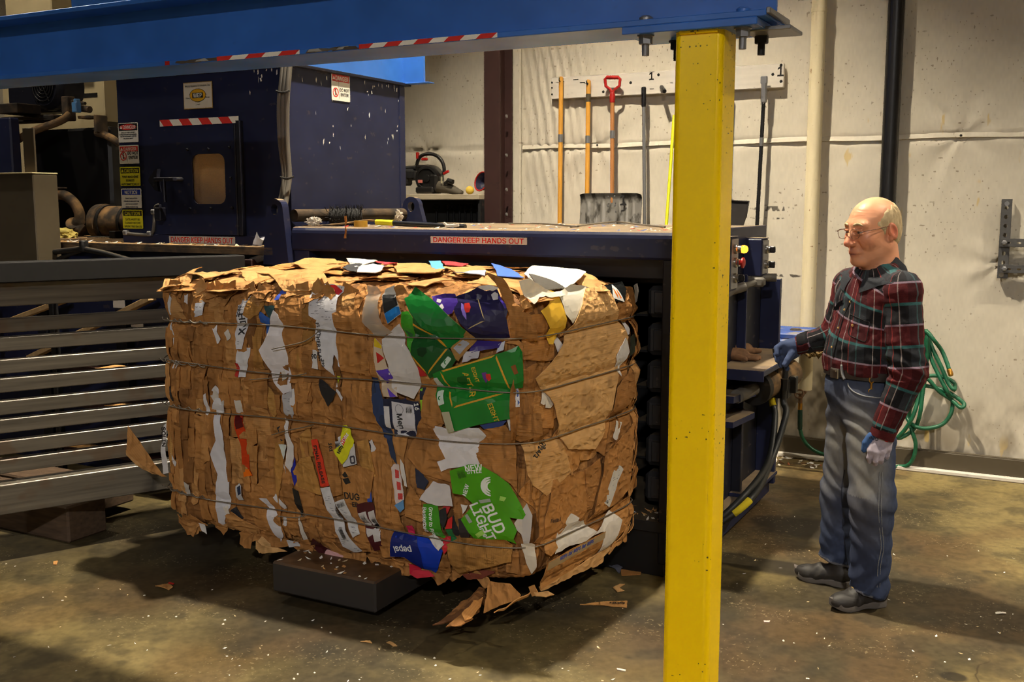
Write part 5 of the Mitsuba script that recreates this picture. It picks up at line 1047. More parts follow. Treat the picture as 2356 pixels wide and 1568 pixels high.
 ('paper_label','F',[(99,3),(120,3),(127,-36),(109,-31)],(206,204,200),'m',34,[],None,1.0),
 ('plastic_strip','F',[(425,246),(441,237),(450,179),(442,131),(431,185)],(26,28,32),'g',34,[],None,1.0),
 ('cardboard_strip','F',[(665,565),(688,569),(698,506),(714,394),(700,419),(679,512)],(34,48,76),'m',30,[],None,1.0),
 ('plastic_scrap','F',[(635,279),(646,287),(649,243),(636,240)],(52,80,170),'g',42,[],None,1.0),
 ('paper_scrap','F',[(434,136),(444,108),(450,49),(437,-2),(435,55)],(200,194,184),'m',34,[],None,1.0),
 ('paper_label','F',[(375,4),(412,14),(415,-13),(382,-26)],(186,184,184),'m',40,[('lines',)],None,1.0),
 ('cardboard_flap','F',[(192,35),(218,51),(231,18),(211,-6),(194,9)],0.6,'k',32,[],None,1.0),
 ('cardboard_flap','F',[(169,490),(193,478),(203,408),(181,337),(163,411)],0.42,'k',22,[],None,1.0),
 ('cardboard_flap','F',[(23,408),(38,411),(39,326),(26,243),(20,306)],0.66,'o',24,[],None,1.0),
 ('paper_scrap','F',[(-17,407),(-6,420),(-6,301),(-2,205),(-20,196),(-23,287)],(206,204,204),'m',18,[('tk','SOLIN',-14,359,21,-84)],None,1.0),
 ('cardboard_panel','F',[(377,413),(405,428),(398,317),(380,173),(372,322)],0.5,'o',30,[],None,1.0),
 ('cardboard_panel','F',[(452,455),(482,499),(486,379),(455,373)],0.5,'o',30,[],None,1.0),
]
# ------------------------------------------------------------------ the bale
bale = thing('cardboard_bale', 'wire tied bale of crushed cardboard and packaging standing in front of the baler', 'bale')
CORN = {(0, 0, 0): (-3.70, 3.48, .20), (1, 0, 0): (-1.79, 3.49, .195), (0, 1, 0): (-3.66, 3.45, 1.33), (1, 1, 0): (-1.80, 3.45, 1.345),
        (0, 0, 1): (-3.70, 4.30, .20), (1, 0, 1): (-1.66, 4.33, .20), (0, 1, 1): (-3.66, 4.46, 1.375), (1, 1, 1): (-1.72, 4.48, 1.35)}
WB = (0.861, 0.689, 0.508, 0.146)
def bal(q, off=0.0, rough=0.0, seed=1):
    """q: (a along, b up, c back) in 0..1 on the bale's box; off: metres outwards."""
    q = np.asarray(q, float)
    P = 0
    for (i_, j_, k_), c in CORN.items():
        wgt = (q[:, 0] if i_ else 1 - q[:, 0]) * (q[:, 1] if j_ else 1 - q[:, 1]) * (q[:, 2] if k_ else 1 - q[:, 2])
        P = P + wgt[:, None] * np.array(c)
    s = 2 * q - 1
    e = np.abs(np.clip(s, -1, 1)) ** 14
    w = e / (e.sum(1, keepdims=True) + 1e-9)
    n = np.sign(s) * w
    n = n[:, [0, 2, 1]] ; n /= np.linalg.norm(n, axis=1, keepdims=True) + 1e-9
    t = 1 - np.clip(np.abs(s), 0, 1) ** 6
    B = 0.035 * (w[:, 0] * t[:, 1] * t[:, 2] + w[:, 1] * t[:, 0] * t[:, 2] + w[:, 2] * t[:, 0] * t[:, 1])
    d = B - 0.030 * np.maximum(e.sum(1) - 1, 0)
    side = 1 - w[:, 1]
    for b in WB: d = d - 0.009 * np.exp(-((q[:, 1] - b) / 0.020) ** 2) * side
    d = d + 0.030 * (meshkit.fbm(P * [3.5, 3.5, 2.2], 3, 7) - 0.5)
    if rough:
        st = P * [26, 26, 3.2] + 1.2 * meshkit.noise(P * 6, 3)[:, None]
        cell = meshkit.noise(np.floor(st) + 0.5, 11)
        d = d + rough * (0.016 * (cell - 0.6) + 0.026 * (np.abs(meshkit.fbm(P * [30, 30, 6], 3, 21) - 0.5) * -2 + 0.2) + 0.008 * (meshkit.fbm(P * 55, 2, 5) - 0.5))
    if not np.isscalar(off): off = np.asarray(off)
    pin = 1 - 0.55 * sum(np.exp(-((q[:, 1] - b) / 0.020) ** 2) for b in WB) * side
    return P + n * (d + off * np.clip(pin, 0.3, 1))[:, None], n

def kraft_fn(p, n, uv):
    # uv.x: the sheet's tone, uv.y: across the flutes
    a = FB(p.x * 16, p.y * 16, p.z * 16, 3)
    col = MIX(MIX(S(88, 58, 36), S(176, 124, 70), dr.clip(uv.x * 2, 0, 1)), C3(S(206, 166, 112)), dr.clip(uv.x * 2 - 1, 0, 1))
    col = col * (0.80 + 0.4 * a)
    rib = 0.5 + 0.5 * dr.sin(uv.y * 700.0)
    col = col * (1.0 - 0.10 * rib * SM(0.45, 0.6, N(p.x * 5, p.y * 5, p.z * 5)))
    stain = SM(0.60, 0.72, FB(p.x * 9 + 4, p.y * 9, p.z * 9, 3))
    return MIX(col, C3(S(92, 60, 36)), 0.35 * stain)
def crease(p, n, uv):
    r1 = 1.0 - dr.abs(2 * FB(p.x * 22 + p.y * 16, p.z * 5, p.y * 9, 3) - 1)
    r2 = 1.0 - dr.abs(2 * FB(p.x * 14, p.z * 34, p.y * 14, 2) - 1)
    return 0.015 * r1 * r1 + 0.010 * r2 * r2 + 0.004 * FB(p.x * 70, p.y * 70, p.z * 70, 2)
mat('kraft', fn=kraft_fn, rough=0.75, spec=0.15, bump=crease, bscale=1.0)
mat('kraft_olive', fn=lambda p, n, uv: kraft_fn(p, n, uv) * mi.Color3f(1.02, 1.10, 0.95), rough=0.75, spec=0.15, bump=crease, bscale=1.0)
mat('kraft_core', fn=lambda p, n, uv: kraft_fn(p, n, mi.Point2f(0.12 + 0.5 * mikit.cell_rand(dr.floor(p.x * 26 + 1.5 * N(p.x * 6, p.y * 6, p.z * 6)), dr.floor(p.y * 14), dr.floor(p.z * 5 + 2 * N(p.x * 9, p.y * 9, 0.0))), p.z)) * (0.75 + 0.3 * FB(p.x * 40, p.y * 40, p.z * 9)), rough=0.8, spec=0.2, bump=crease, bscale=1.0)

# core: a cube surface, finely divided, every face displaced
def core_mesh():
    V, F, n0 = [], [], 0
    for ax, nu, nv in ((0, 110, 90), (1, 230, 100), (2, 230, 140)):
        for sgn in (0, 1):
            o1, o2 = [k for k in range(3) if k != ax]
            u, v = np.meshgrid(np.linspace(0, 1, nu), np.linspace(0, 1, nv), indexing='ij')
            q = np.zeros((nu * nv, 3)); q[:, ax] = sgn
            if ax == 0: q[:, 2], q[:, 1] = u.ravel(), v.ravel()
            else: q[:, o1 if o1 == 0 else o2], q[:, o2 if o1 == 0 else o1] = u.ravel(), v.ravel()
            i_, j_ = np.meshgrid(np.arange(nu - 1), np.arange(nv - 1), indexing='ij')
            a = (i_ * nv + j_).ravel()
            f = np.vstack([np.stack([a, a + nv, a + nv + 1], 1), np.stack([a, a + nv + 1, a + 1], 1)])
            P, n = bal(q, -0.006, 1.0)
            fn_ = np.cross(P[f[0, 1]] - P[f[0, 0]], P[f[0, 2]] - P[f[0, 0]])
            if fn_ @ n[f[0, 0]] < 0: f = f[:, ::-1]
            V.append(P); F.append(f + n0); n0 += len(P)
    return np.vstack(V), np.vstack(F)
part(bale, 'crushed_core', core_mesh(), 'kraft_core', 50, label='crushed layers of brown cardboard')

LEN = {'F': (1.90, 1.14), 'R': (0.90, 1.14), 'T': (1.90, 1.02)}
def to_q(face, ab):
    q = np.zeros((len(ab), 3))
    if face == 'F': q[:, 0], q[:, 1], q[:, 2] = ab[:, 0], ab[:, 1], 0
    elif face == 'R': q[:, 0], q[:, 1], q[:, 2] = 1, ab[:, 1], ab[:, 0]
    else: q[:, 0], q[:, 1], q[:, 2] = ab[:, 0], 1, ab[:, 1]
    return q
def mesh2d(po, step, rs, jag=0.0):
    """triangulated inside of a polygon, boundary loop first"""
    L = po.exterior.length
    nb = max(len(po.exterior.coords), int(L / step))
    pts = [np.array(po.exterior.interpolate(L * k / nb).coords[0]) for k in range(nb)]
    pts = np.array(pts)
    cs = np.array(po.exterior.coords)[:-1]
    for c in cs: pts[np.argmin(((pts - c) ** 2).sum(1))] = c
    if jag:
        corner = ((pts[:, None] - cs[None]) ** 2).sum(2).min(1) < 1e-9
        pts = pts + rs.normal(0, jag, pts.shape) * (~corner)[:, None]
    po = Polygon(pts)
    if not po.is_valid: po = po.buffer(0); po = max(getattr(po, 'geoms', [po]), key=lambda g: g.area); pts = np.array(po.exterior.coords)[:-1]
    x0_, y0_, x1_, y1_ = po.bounds
    gx_, gy_ = np.meshgrid(np.arange(x0_, x1_, step), np.arange(y0_, y1_, step * 0.87), indexing='ij')
    g = np.stack([gx_.ravel(), gy_.ravel()], 1) + rs.uniform(-.25, .25, (gx_.size, 2)) * step
    inner = po.buffer(-0.45 * step)
    g = g[contains_xy(inner, g[:, 0], g[:, 1])] if not inner.is_empty else g[:0]
    P = np.vstack([pts, g]) if len(g) else pts
    tr = Delaunay(P).simplices
    c = P[tr].mean(1)
    tr = tr[contains_xy(po, c[:, 0], c[:, 1])]
    d1, d2 = P[tr[:, 1]] - P[tr[:, 0]], P[tr[:, 2]] - P[tr[:, 0]]
    ar = d1[:, 0] * d2[:, 1] - d1[:, 1] * d2[:, 0]
    tr = tr[np.abs(ar) > 1e-9]; ar = ar[np.abs(ar) > 1e-9]
    tr[ar < 0] = tr[ar < 0][:, ::-1]
    return P, tr, len(pts), po

def sheet(face, outline, layer, curl, seed, thick=0.003, step=0.022, jag=0.0015):
    """a sheet lying on a face of the bale. outline in thousandths of the face. returns the mesh and the function that puts things onto it."""
    rs = np.random.RandomState(seed)
    L = np.array(LEN[face])
    po = Polygon(np.array(outline, float) / 1000 * L)
    if not po.is_valid: po = po.buffer(0); po = max(getattr(po, 'geoms', [po]), key=lambda g: g.area)
    P, tr, nb, po = mesh2d(po, step, rs, jag)
    base = layer * 0.00052
    ctr = np.array(po.centroid.coords[0])
    tilt = rs.normal(0, 0.03, 2) * curl
    th_ = rs.uniform(0, np.pi) if curl < 2 else np.pi / 2
    dirv = np.array([math.cos(th_), math.sin(th_)])
    ph = rs.uniform(0, 6)
    def off(x):
        d = x - ctr
        fold = np.abs(((d @ dirv) * 9 + ph / 3) % 2 - 1) - 0.5
        P3 = np.stack([x[:, 0] * 11 + seed, x[:, 1] * 9, x[:, 0] * 0], 1)
        return base + np.clip(d @ tilt, -.006, .010) + curl * (0.004 * fold + 0.012 * (meshkit.fbm(P3, 3, seed) - 0.45))
    def put(x, extra=0.0):
        return bal(to_q(face, x / L), off(x) + extra)
    top, n = put(P)
    bot = top - n * thick
    k = np.arange(nb)
    v = np.vstack([top, bot])
    m = len(P)
    f0 = tr
    fn_ = np.cross(top[tr[0, 1]] - top[tr[0, 0]], top[tr[0, 2]] - top[tr[0, 0]]) @ n[tr[0, 0]]
    if fn_ < 0: f0 = tr[:, ::-1]
    e = np.stack([k, (k + 1) % nb], 1)
    sides = np.vstack([np.stack([e[:, 0], e[:, 0] + m, e[:, 1] + m], 1), np.stack([e[:, 0], e[:, 1] + m, e[:, 1]], 1)])
    if fn_ < 0: sides = sides[:, ::-1]
    return (v, np.vstack([f0, f0[:, ::-1] + m, sides])), P, put, po, L

def flat_on(put, po, L, poly, extra, rs):
    P_, tr_, nb_, _ = mesh2d(poly, 0.016, rs)
    p_, n_ = put(P_, extra)
    f = tr_
    if np.cross(p_[f[0, 1]] - p_[f[0, 0]], p_[f[0, 2]] - p_[f[0, 0]]) @ n_[f[0, 0]] < 0: f = f[:, ::-1]
    return p_, f
def text_on(put, L, s, cx, cy, h, ang, extra, maxw=None):
    v, f, size, top = text2(s, h)
    v = v @ rotz(math.radians(ang)).T + [cx, cy, 0]
    p_, n_ = put(v[:, :2], extra)
    return p_ + n_ * np.where(top, 0.0007, -0.001)[:, None], f
INK = {'t': S(40, 40, 44), 'tk': S(36, 32, 30), 'tk2': S(90, 62, 40), 'tw': S(220, 222, 222), 'tg': S(196, 164, 52), 'tb': S(60, 70, 140)}
seed = 100
for name, face, outline, col, fin, layer, prints, lab, curl in PIECES:
    seed += 1
    paper = fin in 'mgf'
    big = Polygon(np.array(outline) * 1.0).area > 12000
    (mesh, P, put, po, L) = sheet(face, outline, layer, curl * (0.75 if fin == 'g' else 1.0), seed, 0.0012 if paper else 0.0035, 0.024 if big else 0.018, 0.0004 if fin == 'g' else 0.0016)
    rs = np.random.RandomState(seed)
    if fin in 'ko':
        uv = np.tile(np.stack([np.full(len(P), min(1, max(0, col + rs.normal(0, .04)))), P[:, 1] if rs.rand() < .7 else P[:, 0]], 1), (2, 1))
        k = part(bale, name, mesh, 'kraft' if fin == 'k' else 'kraft_olive', False, label=lab, uv=uv)
    elif fin == 'f':
        k = part(bale, name, mesh, 'film', True, label=lab)
    else:
        c0_ = np.array(S(*col))
        cc_ = c0_ * (0.93 + 0.14 * rs.rand(len(P), 1)) if fin == 'm' else np.tile(c0_, (len(P), 1)) * (0.85 + 0.3 * meshkit.fbm(np.stack([P[:, 0] * 12, P[:, 1] * 12, P[:, 0] * 0], 1), 2, seed)[:, None])
        back = np.tile(S(170, 140, 100), (len(P), 1)) if fin == 'g' and 'carton' in name else cc_
        k = part(bale, name, mesh, 'vcg' if fin == 'g' else 'vc', False, label=lab, color=np.clip(np.vstack([cc_, back]), 0, 1))
    items, zl, patches = [], 0, []
    for it in prints:
        zl += 1
        ex_ = 0.0007 + 0.00035 * zl
        sc = lambda pts: np.array(pts, float) / 1000 * L
        if it[0] == 'poly':
            pp = Polygon(sc(it[1])).buffer(0).intersection(po.buffer(-0.001))
            for g in getattr(pp, 'geoms', [pp]):
                if g.geom_type == 'Polygon' and g.area > 2e-5: patches.append((flat_on(put, po, L, g, ex_, rs), S(*it[2])))
        elif it[0] in ('frame', 'frame1'):
            from shapely.geometry import LineString
            pts = sc(it[1]); pts = np.vstack([pts, pts[:1]]) if it[0] == 'frame' else pts
            for a_, b_ in zip(pts[:-1], pts[1:]):
                seg = LineString([a_, b_]).buffer(0.0035 if it[0] == 'frame' else 0.002, cap_style='flat').intersection(po.buffer(-0.001))
                if seg.geom_type == 'Polygon' and seg.area > 1e-5: items.append((flat_on(put, po, L, seg, ex_, rs), S(*it[2])))
        elif it[0] == 'lines':
            x0_, y0_, x1_, y1_ = po.bounds
            for r_ in np.arange(y0_ + .012, y1_ - .008, 0.0105):
                t0_ = x0_ + .006
                while t0_ < x1_ - .01:
                    w_ = rs.uniform(.008, .03)
                    pp = sbox(t0_, r_, t0_ + w_, r_ + .0026)
                    if po.buffer(-0.005).contains(pp) and rs.rand() < .6: items.append((flat_on(put, po, L, pp, ex_, rs), S(120, 120, 126)))
                    t0_ += w_ + .004
        elif it[0] == 'bars':
            q4 = sc(it[1])
            for kk in range(11):
                t0_, t1_ = kk / 11, kk / 11 + (0.03 + .035 * rs.rand())
                lp = lambda a_, b_, t: a_ + (b_ - a_) * t
                pp = Polygon([lp(q4[0], q4[1], t0_), lp(q4[0], q4[1], t1_), lp(q4[3], q4[2], t1_), lp(q4[3], q4[2], t0_)])
                if pp.area > 1e-7: items.append((flat_on(put, po, L, pp, ex_ + .0006, rs), S(30, 30, 32)))
        elif it[0] == 'badge':
            pp = Polygon(sc(it[1])).buffer(0.004); items.append((flat_on(put, po, L, pp, ex_, rs), S(190, 210, 196)))
            c_ = np.array(pp.centroid.coords[0]); items.append((flat_on(put, po, L, ellipse(c_[0], c_[1], .009, .009, 12).difference(ellipse(c_[0], c_[1], .005, .005, 12)).buffer(0).intersection(sbox(-9, -9, c_[0] + .0, 9)), ex_ + .0005, rs), S(24, 100, 44)))
        elif it[0] in ('ring', 'swirl'):
            cx_, cy_, r_ = it[1] / 1000 * L[0], it[2] / 1000 * L[1], it[3] / 1000 * L[1]
            for kk in range(1 if it[0] == 'ring' else 3):
                rr_ = r_ * (1 - .24 * kk)
                for hs in (-1, 1):
                    pp = ellipse(cx_, cy_, rr_, rr_).difference(ellipse(cx_ + (0 if it[0] == 'ring' else .006), cy_, rr_ * .88, rr_ * .88)).intersection(sbox(cx_ - 1, cy_ - 1, cx_, cy_ + 1) if hs < 0 else sbox(cx_, cy_ - (1 if it[0] == 'ring' else 0.0), cx_ + 1, cy_ + (1 if it[0] == 'ring' else .4 * rr_)))
                    for g in getattr(pp, 'geoms', [pp]):
                        if g.geom_type == 'Polygon' and g.area > 1e-6: items.append((flat_on(put, po, L, g, ex_, rs), S(130, 130, 140) if it[0] == 'ring' else S(214, 220, 210)))
        elif it[0] in INK:
            items.append((text_on(put, L, it[1], it[2] / 1000 * L[0], it[3] / 1000 * L[1], it[4] / 1000 * L[1] * .95, it[5], ex_), INK[it[0]]))
    for m, c in patches: part(k, 'printed_patch', m, 'vcg' if fin == 'g' else 'vc', False, color=np.tile(c, (len(m[0]), 1)))
    if items:
        m, c = VC(items)
        part(k, 'print', m, 'vcg' if fin == 'g' else 'vc', False, color=c)

# more kraft strips and folds between the large pieces
rs = np.random.RandomState(5)
def kraft_bit(face, a, b, w, h, layer, tone, rot=0.0, curl=1.2, name='cardboard_fold', step=0.02):
    L = LEN[face]
    pts = np.array([(-w / 2, -h / 2), (w * rs.uniform(-.2, .2), -h / 2 * rs.uniform(.9, 1.15)), (w / 2, -h / 2 * rs.uniform(.8, 1.1)), (w / 2 * rs.uniform(.8, 1.25), 0), (w / 2, h / 2), (w * rs.uniform(-.2, .2), h / 2 * rs.uniform(.85, 1.1)), (-w / 2 * rs.uniform(.8, 1.1), h / 2 * rs.uniform(.9, 1.1)), (-w / 2 * rs.uniform(.85, 1.3), 0)])
    c_, s_ = math.cos(rot), math.sin(rot)
    pts = pts @ np.array([[c_, s_], [-s_, c_]])
    out = (pts / L + [a, b]) * 1000
    if name in ('cardboard_fold', 'folded_end'): out[:, 1] = np.clip(out[:, 1], 4, 992 + 6 * rs.rand())
    global seed
    seed += 1
    mesh, P, put, po, _ = sheet(face, np.round(out), layer, curl, seed, 0.0035, step, 0.002)
    uv = np.tile(np.stack([np.full(len(P), tone), P[:, 1] if rs.rand() < .6 else P[:, 0]], 1), (2, 1))
    part(bale, name, mesh, 'kraft', False, uv=uv)
# the pressed layers show as columns of folded cardboard ends
a_ = 0.0
while a_ < 0.66:
    w_ = rs.uniform(.040, .085)
    b_ = rs.uniform(-.02, .06)
    while b_ < 0.99:
        h_ = rs.uniform(.07, .24)
        kraft_bit('F', a_ + w_ / 2 / 1.9 + rs.normal(0, .004), b_ + h_ / 2 / 1.14, w_ * rs.uniform(.9, 1.3), h_ * 1.06, rs.uniform(0, 17), rs.choice([.22, .34, .42, .46, .52, .60], p=[.1, .2, .25, .2, .15, .1]) + rs.normal(0, .03), rs.normal(0, .06), 1.5, rs.choice(['cardboard_fold', 'folded_end']), .018)
        b_ += h_ / 1.14
    a_ += w_ / 1.9 * .92
for k in range(40):
    kraft_bit('F', rs.uniform(0.35, 0.98), rs.uniform(0.05, 0.94), rs.uniform(.04, .11), rs.uniform(.09, .25), rs.uniform(4, 18), rs.uniform(.3, .56), rs.normal(-.15, .15))
for k in range(26):
    kraft_bit('R', rs.uniform(0.05, 0.97), rs.uniform(0.05, 0.95), rs.uniform(.07, .2), rs.uniform(.12, .3), rs.uniform(2, 15), rs.uniform(.30, .58), rs.normal(-.3, .2))
for k in range(16):
    kraft_bit('R', rs.uniform(0.9, 1.0), rs.uniform(0.08, 0.95), rs.uniform(.05, .12), rs.uniform(.1, .24), rs.uniform(20, 50), rs.uniform(.35, .65), rs.normal(0, .2), 3.0, 'cardboard_curl')
def paper_bit(face, a, b, w, h, layer, col, rot):
    L = LEN[face]; r_ = np.random.RandomState(int(a * 1e5) % 9999)
    pts = np.array([(-w / 2, -h / 2), (w * r_.uniform(-.2, .2), -h / 2 * 1.1), (w / 2, -h / 2 * .8), (w / 2 * r_.uniform(.6, 1.2), h * .1), (w / 2 * .8, h / 2), (-w * .2, h / 2 * r_.uniform(.7, 1.1)), (-w / 2, h / 2 * .9), (-w / 2 * r_.uniform(.6, 1.1), 0)])
    c_, s_ = math.cos(rot), math.sin(rot)
    out = (pts @ np.array([[c_, s_], [-s_, c_]]) / L + [a, b]) * 1000
    out[:, 1] = np.clip(out[:, 1], 5, 995)
    global seed
    seed += 1
    mesh, P, put, po, _ = sheet(face, np.round(out), layer, 1.4, seed, 0.0012, .016, .0012)
    part(bale, 'paper_scrap', mesh, 'vc', False, color=np.clip(np.tile(S(*col), (2 * len(P), 1)) * (.9 + .2 * r_.rand()), 0, 1))
BITS = [(206, 204, 206), (206, 204, 206), (196, 190, 180), (30, 32, 38), (36, 60, 130), (170, 40, 40), (200, 170, 50), (34, 110, 60), (70, 52, 120)]
for k in range(46):
    right = rs.rand() < .55
    paper_bit('F', rs.uniform(.55, .97) if right else rs.uniform(.03, .6), rs.uniform(.04, .95), rs.uniform(.02, .05), rs.uniform(.03, .10), rs.uniform(14, 24), BITS[rs.randint(len(BITS)) if right else rs.randint(4)], rs.normal(0, .4))
for k in range(16): paper_bit('R', rs.uniform(.05, .98), rs.uniform(.05, .95), rs.uniform(.025, .06), rs.uniform(.04, .12), rs.uniform(14, 24), BITS[rs.randint(4)], rs.normal(0, .6))
# sheets lying on top
for k in range(54):
    kraft_bit('T', rs.uniform(0.02, 0.98), rs.uniform(0.02, 0.97), rs.uniform(.12, .36), rs.uniform(.07, .2), rs.uniform(4, 34), rs.uniform(.5, .78), rs.normal(0, .35), 1.6, 'top_sheet', 0.03)
# torn ends along the upper and lower edges
for k in range(34):
    a = rs.uniform(0.0, 0.64)
    kraft_bit('F', a, rs.uniform(.965, 1.015), rs.uniform(.04, .11), rs.uniform(.05, .10), rs.uniform(8, 36), rs.uniform(.4, .7), rs.normal(0, .5), 2.6, 'torn_end', .016)
for k in range(40):
    kraft_bit('F', rs.uniform(0.01, .98), rs.uniform(-.02, .02), rs.uniform(.04, .13), rs.uniform(.05, .12), rs.uniform(6, 36), rs.uniform(.35, .6), rs.normal(0, .6), 2.2, 'torn_end', .018)
for k in range(10):
    kraft_bit('R', rs.uniform(0.1, 1), rs.uniform(-.015, .02), rs.uniform(.06, .16), rs.uniform(.05, .1), rs.uniform(10, 40), rs.uniform(.45, .75), rs.normal(0, .4), 2.2, 'torn_end', .018)
def top_piece(name, pix, col, layer, fin='vc', lab=None, curl=1.0):
    global seed
    seed += 1
    c = [np.array(CORN[k_]) for k_ in ((0, 1, 0), (1, 1, 0), (0, 1, 1))]
    out = []
    for x, y in pix:
        p = PZ(900 + x / 3.92, 300 + y / 3.92, 1.40 if x > 900 else 1.38)
        b = max(.004, (p[1] - 3.45) / 1.02); a = min(.992, (p[0] + 3.66) / (1.86 + 0.08 * b))
        out.append((round(a * 1000), round(b * 1000)))
    if Polygon(out).buffer(0).area < 600: return
    mesh, P, put, po, _ = sheet('T', out, layer, curl, seed, 0.003 if fin != 'kraft' else .004, 0.025, 0.001)
    if fin == 'kraft':
        part(bale, name, mesh, 'kraft', False, label=lab, uv=np.tile(np.stack([np.full(len(P), col), P[:, 0]], 1), (2, 1)))
    else:
        part(bale, name, mesh, fin, False, label=lab, color=np.tile(S(*col), (2 * len(P), 1)))
top_piece('white_carton', [(1195, 1285), (1270, 1240), (1500, 1252), (1740, 1270), (2180, 1345), (2160, 1372), (1950, 1392), (1700, 1380), (1250, 1330)], (226, 222, 206), 62, lab='white corrugated carton on the top right corner', curl=.6)
top_piece('dark_carton_strip', [(1235, 1308), (1690, 1332), (1650, 1385), (1560, 1372), (1260, 1330)], (70, 66, 60), 72, curl=.5)
top_piece('dark_carton_strip', [(1690, 1388), (1800, 1330), (1980, 1352), (1900, 1392), (1780, 1398)], (36, 38, 42), 74, curl=.5)
top_piece('printed_scrap', [(338, 1244), (430, 1246), (482, 1300), (372, 1308)], (80, 150, 206), 58)
top_piece('printed_scrap', [(440, 1248), (700, 1262), (640, 1290), (500, 1280)], (180, 48, 52), 56)
top_piece('printed_scrap', [(560, 1340), (850, 1308), (842, 1372), (700, 1352)], (180, 190, 212), 60)
top_piece('printed_scrap', [(900, 1278), (1150, 1280), (1190, 1302), (960, 1300)], (60, 100, 200), 52)
top_piece('printed_scrap', [(-400, 1245), (-240, 1246), (-120, 1262), (-330, 1290)], (206, 200, 186), 58)
top_piece('printed_scrap', [(-330, 1290), (-160, 1275), (-40, 1290), (-140, 1340), (-300, 1330)], (206, 202, 198), 60)
top_piece('printed_scrap', [(-140, 1268), (20, 1260), (60, 1282), (-60, 1300)], (196, 44, 52), 66)
top_piece('dark_carton_strip', [(-440, 1300), (-360, 1262), (-260, 1275), (-330, 1330)], (44, 44, 46), 64)
for pix in ([(-900, 1262), (-700, 1230), (-520, 1235), (-450, 1275), (-640, 1300)], [(-1120, 1300), (-900, 1290), (-640, 1300), (-560, 1350), (-900, 1360), (-1100, 1350)], [(0, 1262), (300, 1270), (480, 1300), (400, 1335), (60, 1330)], [(500, 1302), (800, 1290), (900, 1320), (640, 1345)]):
    top_piece('top_sheet', pix, 0.7, 48, 'kraft', 'flat kraft sheet on top of the bale')
rs = np.random.RandomState(77)
# the yellow taped corner at the left end
kraft_bit('T', 0.03, 0.06, .2, .14, 60, .72, .3, 4.0, 'taped_flap', .02)
kraft_bit('T', 0.08, 0.12, .22, .10, 70, .8, -.2, 4.0, 'taped_flap', .02)

# baling wires
def wire_path(b, off=0.026):
    a_, b_ = [], []
    q = []
    for t in np.linspace(0, 1, 40): q.append((t, b, 0))
    for t in np.linspace(0, 1, 20)[1:]: q.append((1, b, t))
    for t in np.linspace(1, 0, 16)[1:]: q.append((t, b, 1))
    for t in np.linspace(1, 0, 14)[1:-1]: q.append((0, b, t))
    q = np.array(q); q[:, 1] += 0.006 * np.sin(q[:, 0] * 9 + b * 20)
    return bal(q, off / 0.45)[0]
for k, b in enumerate(WB):
    w = part(bale, 'baling_wire', tube(wire_path(b), 0.0028, 6, True), 'wire', True, label='%s baling wire round the bale' % ('uppermost', 'second', 'third', 'lowest')[k])
    for a in ((0.03, 0.12) if k else (0.04, 0.13)):
        c_ = np.array([bal(np.array([[a + 0.05 * t, b, 0]]), 0.030 / .45)[0][0] for t in np.linspace(-1, 1, 24)])
        tw = np.linspace(0, 18, 24)
        part(w, 'wire_twist', tube(c_ + np.stack([0 * tw, 0.006 * np.cos(tw), 0.006 * np.sin(tw)], 1), 0.003, 6), 'wire', True)
for pts in ([(625, 803), (660, 795), (700, 785), (726, 768), (733, 758)], [(575, 873), (640, 868), (690, 862), (705, 858)], [(625, 1000), (660, 990), (700, 982), (722, 976)], [(640, 1187), (680, 1190), (705, 1185)]):
    part(bale, 'wire_end', tube(spline([PY(x, y, 3.385) for x, y in pts], 5), 0.0022, 6), 'wire', True)

# flaps hanging from the lower right corner, and the long flap at the left end
def card(pts, tone, parent=bale, name='hanging_flap', thick=0.004, m='kraft', curl=0.004, label=None, sd=3, col=None):
    pts = np.array(pts, float)
    c_ = pts.mean(0)
    u_, s_, vt = np.linalg.svd(pts - c_)
    ex_, ey_ = vt[0], vt[1]
    n_ = np.cross(ex_, ey_)
    if n_ @ (EYEP - c_) < 0: ey_ = -ey_; n_ = -n_
    p2 = np.stack([(pts - c_) @ ex_, (pts - c_) @ ey_], 1)
    h2 = (pts - c_) @ n_
    po_ = Polygon(p2)
    if not po_.is_valid: po_ = po_.buffer(0)
    r_ = np.random.RandomState(sd)
    P_, tr_, nb_, po_ = mesh2d(po_, 0.02, r_, 0.0012)
    d2 = ((P_[:, None] - p2[None]) ** 2).sum(2) + 1e-6
    hh = (h2[None] / d2).sum(1) / (1 / d2).sum(1) + curl * (meshkit.fbm(np.stack([P_[:, 0] * 14, P_[:, 1] * 14, 0 * P_[:, 0] + sd], 1), 3, sd) - .5) * 2
    top = c_ + P_[:, :1] * ex_ + P_[:, 1:] * ey_ + hh[:, None] * n_
    m_ = len(P_); kk = np.arange(nb_)
    e = np.stack([kk, (kk + 1) % nb_], 1)
    v = np.vstack([top, top - n_ * thick])
    f = np.vstack([tr_, tr_[:, ::-1] + m_, np.stack([e[:, 0], e[:, 0] + m_, e[:, 1] + m_], 1), np.stack([e[:, 0], e[:, 1] + m_, e[:, 1]], 1)])
    if col is not None: return (v, f), dict(color=np.tile(S(*col), (len(v), 1)))
    return (v, f), dict(uv=np.tile(np.stack([np.full(m_, tone), P_[:, 1]], 1), (2, 1)))
def flap(pix, ys, tone, sd, zs=None, name='hanging_flap', label=None, curl=.004):
    pts = [PY(x, y, yv) for (x, y), yv in zip(pix, ys)]
    pts = [np.maximum(p, [-99, -99, 0.006]) for p in pts]
    m, kw = card(pts, tone, sd=sd, curl=curl)
    part(bale, name, m, 'kraft', False, label=label, **kw)
flap([(1124, 1335), (1174, 1342), (1198, 1367), (1195, 1378), (1150, 1392), (1112, 1410)], [3.40, 3.40, 3.40, 3.38, 3.36, 3.34], .46, 1)
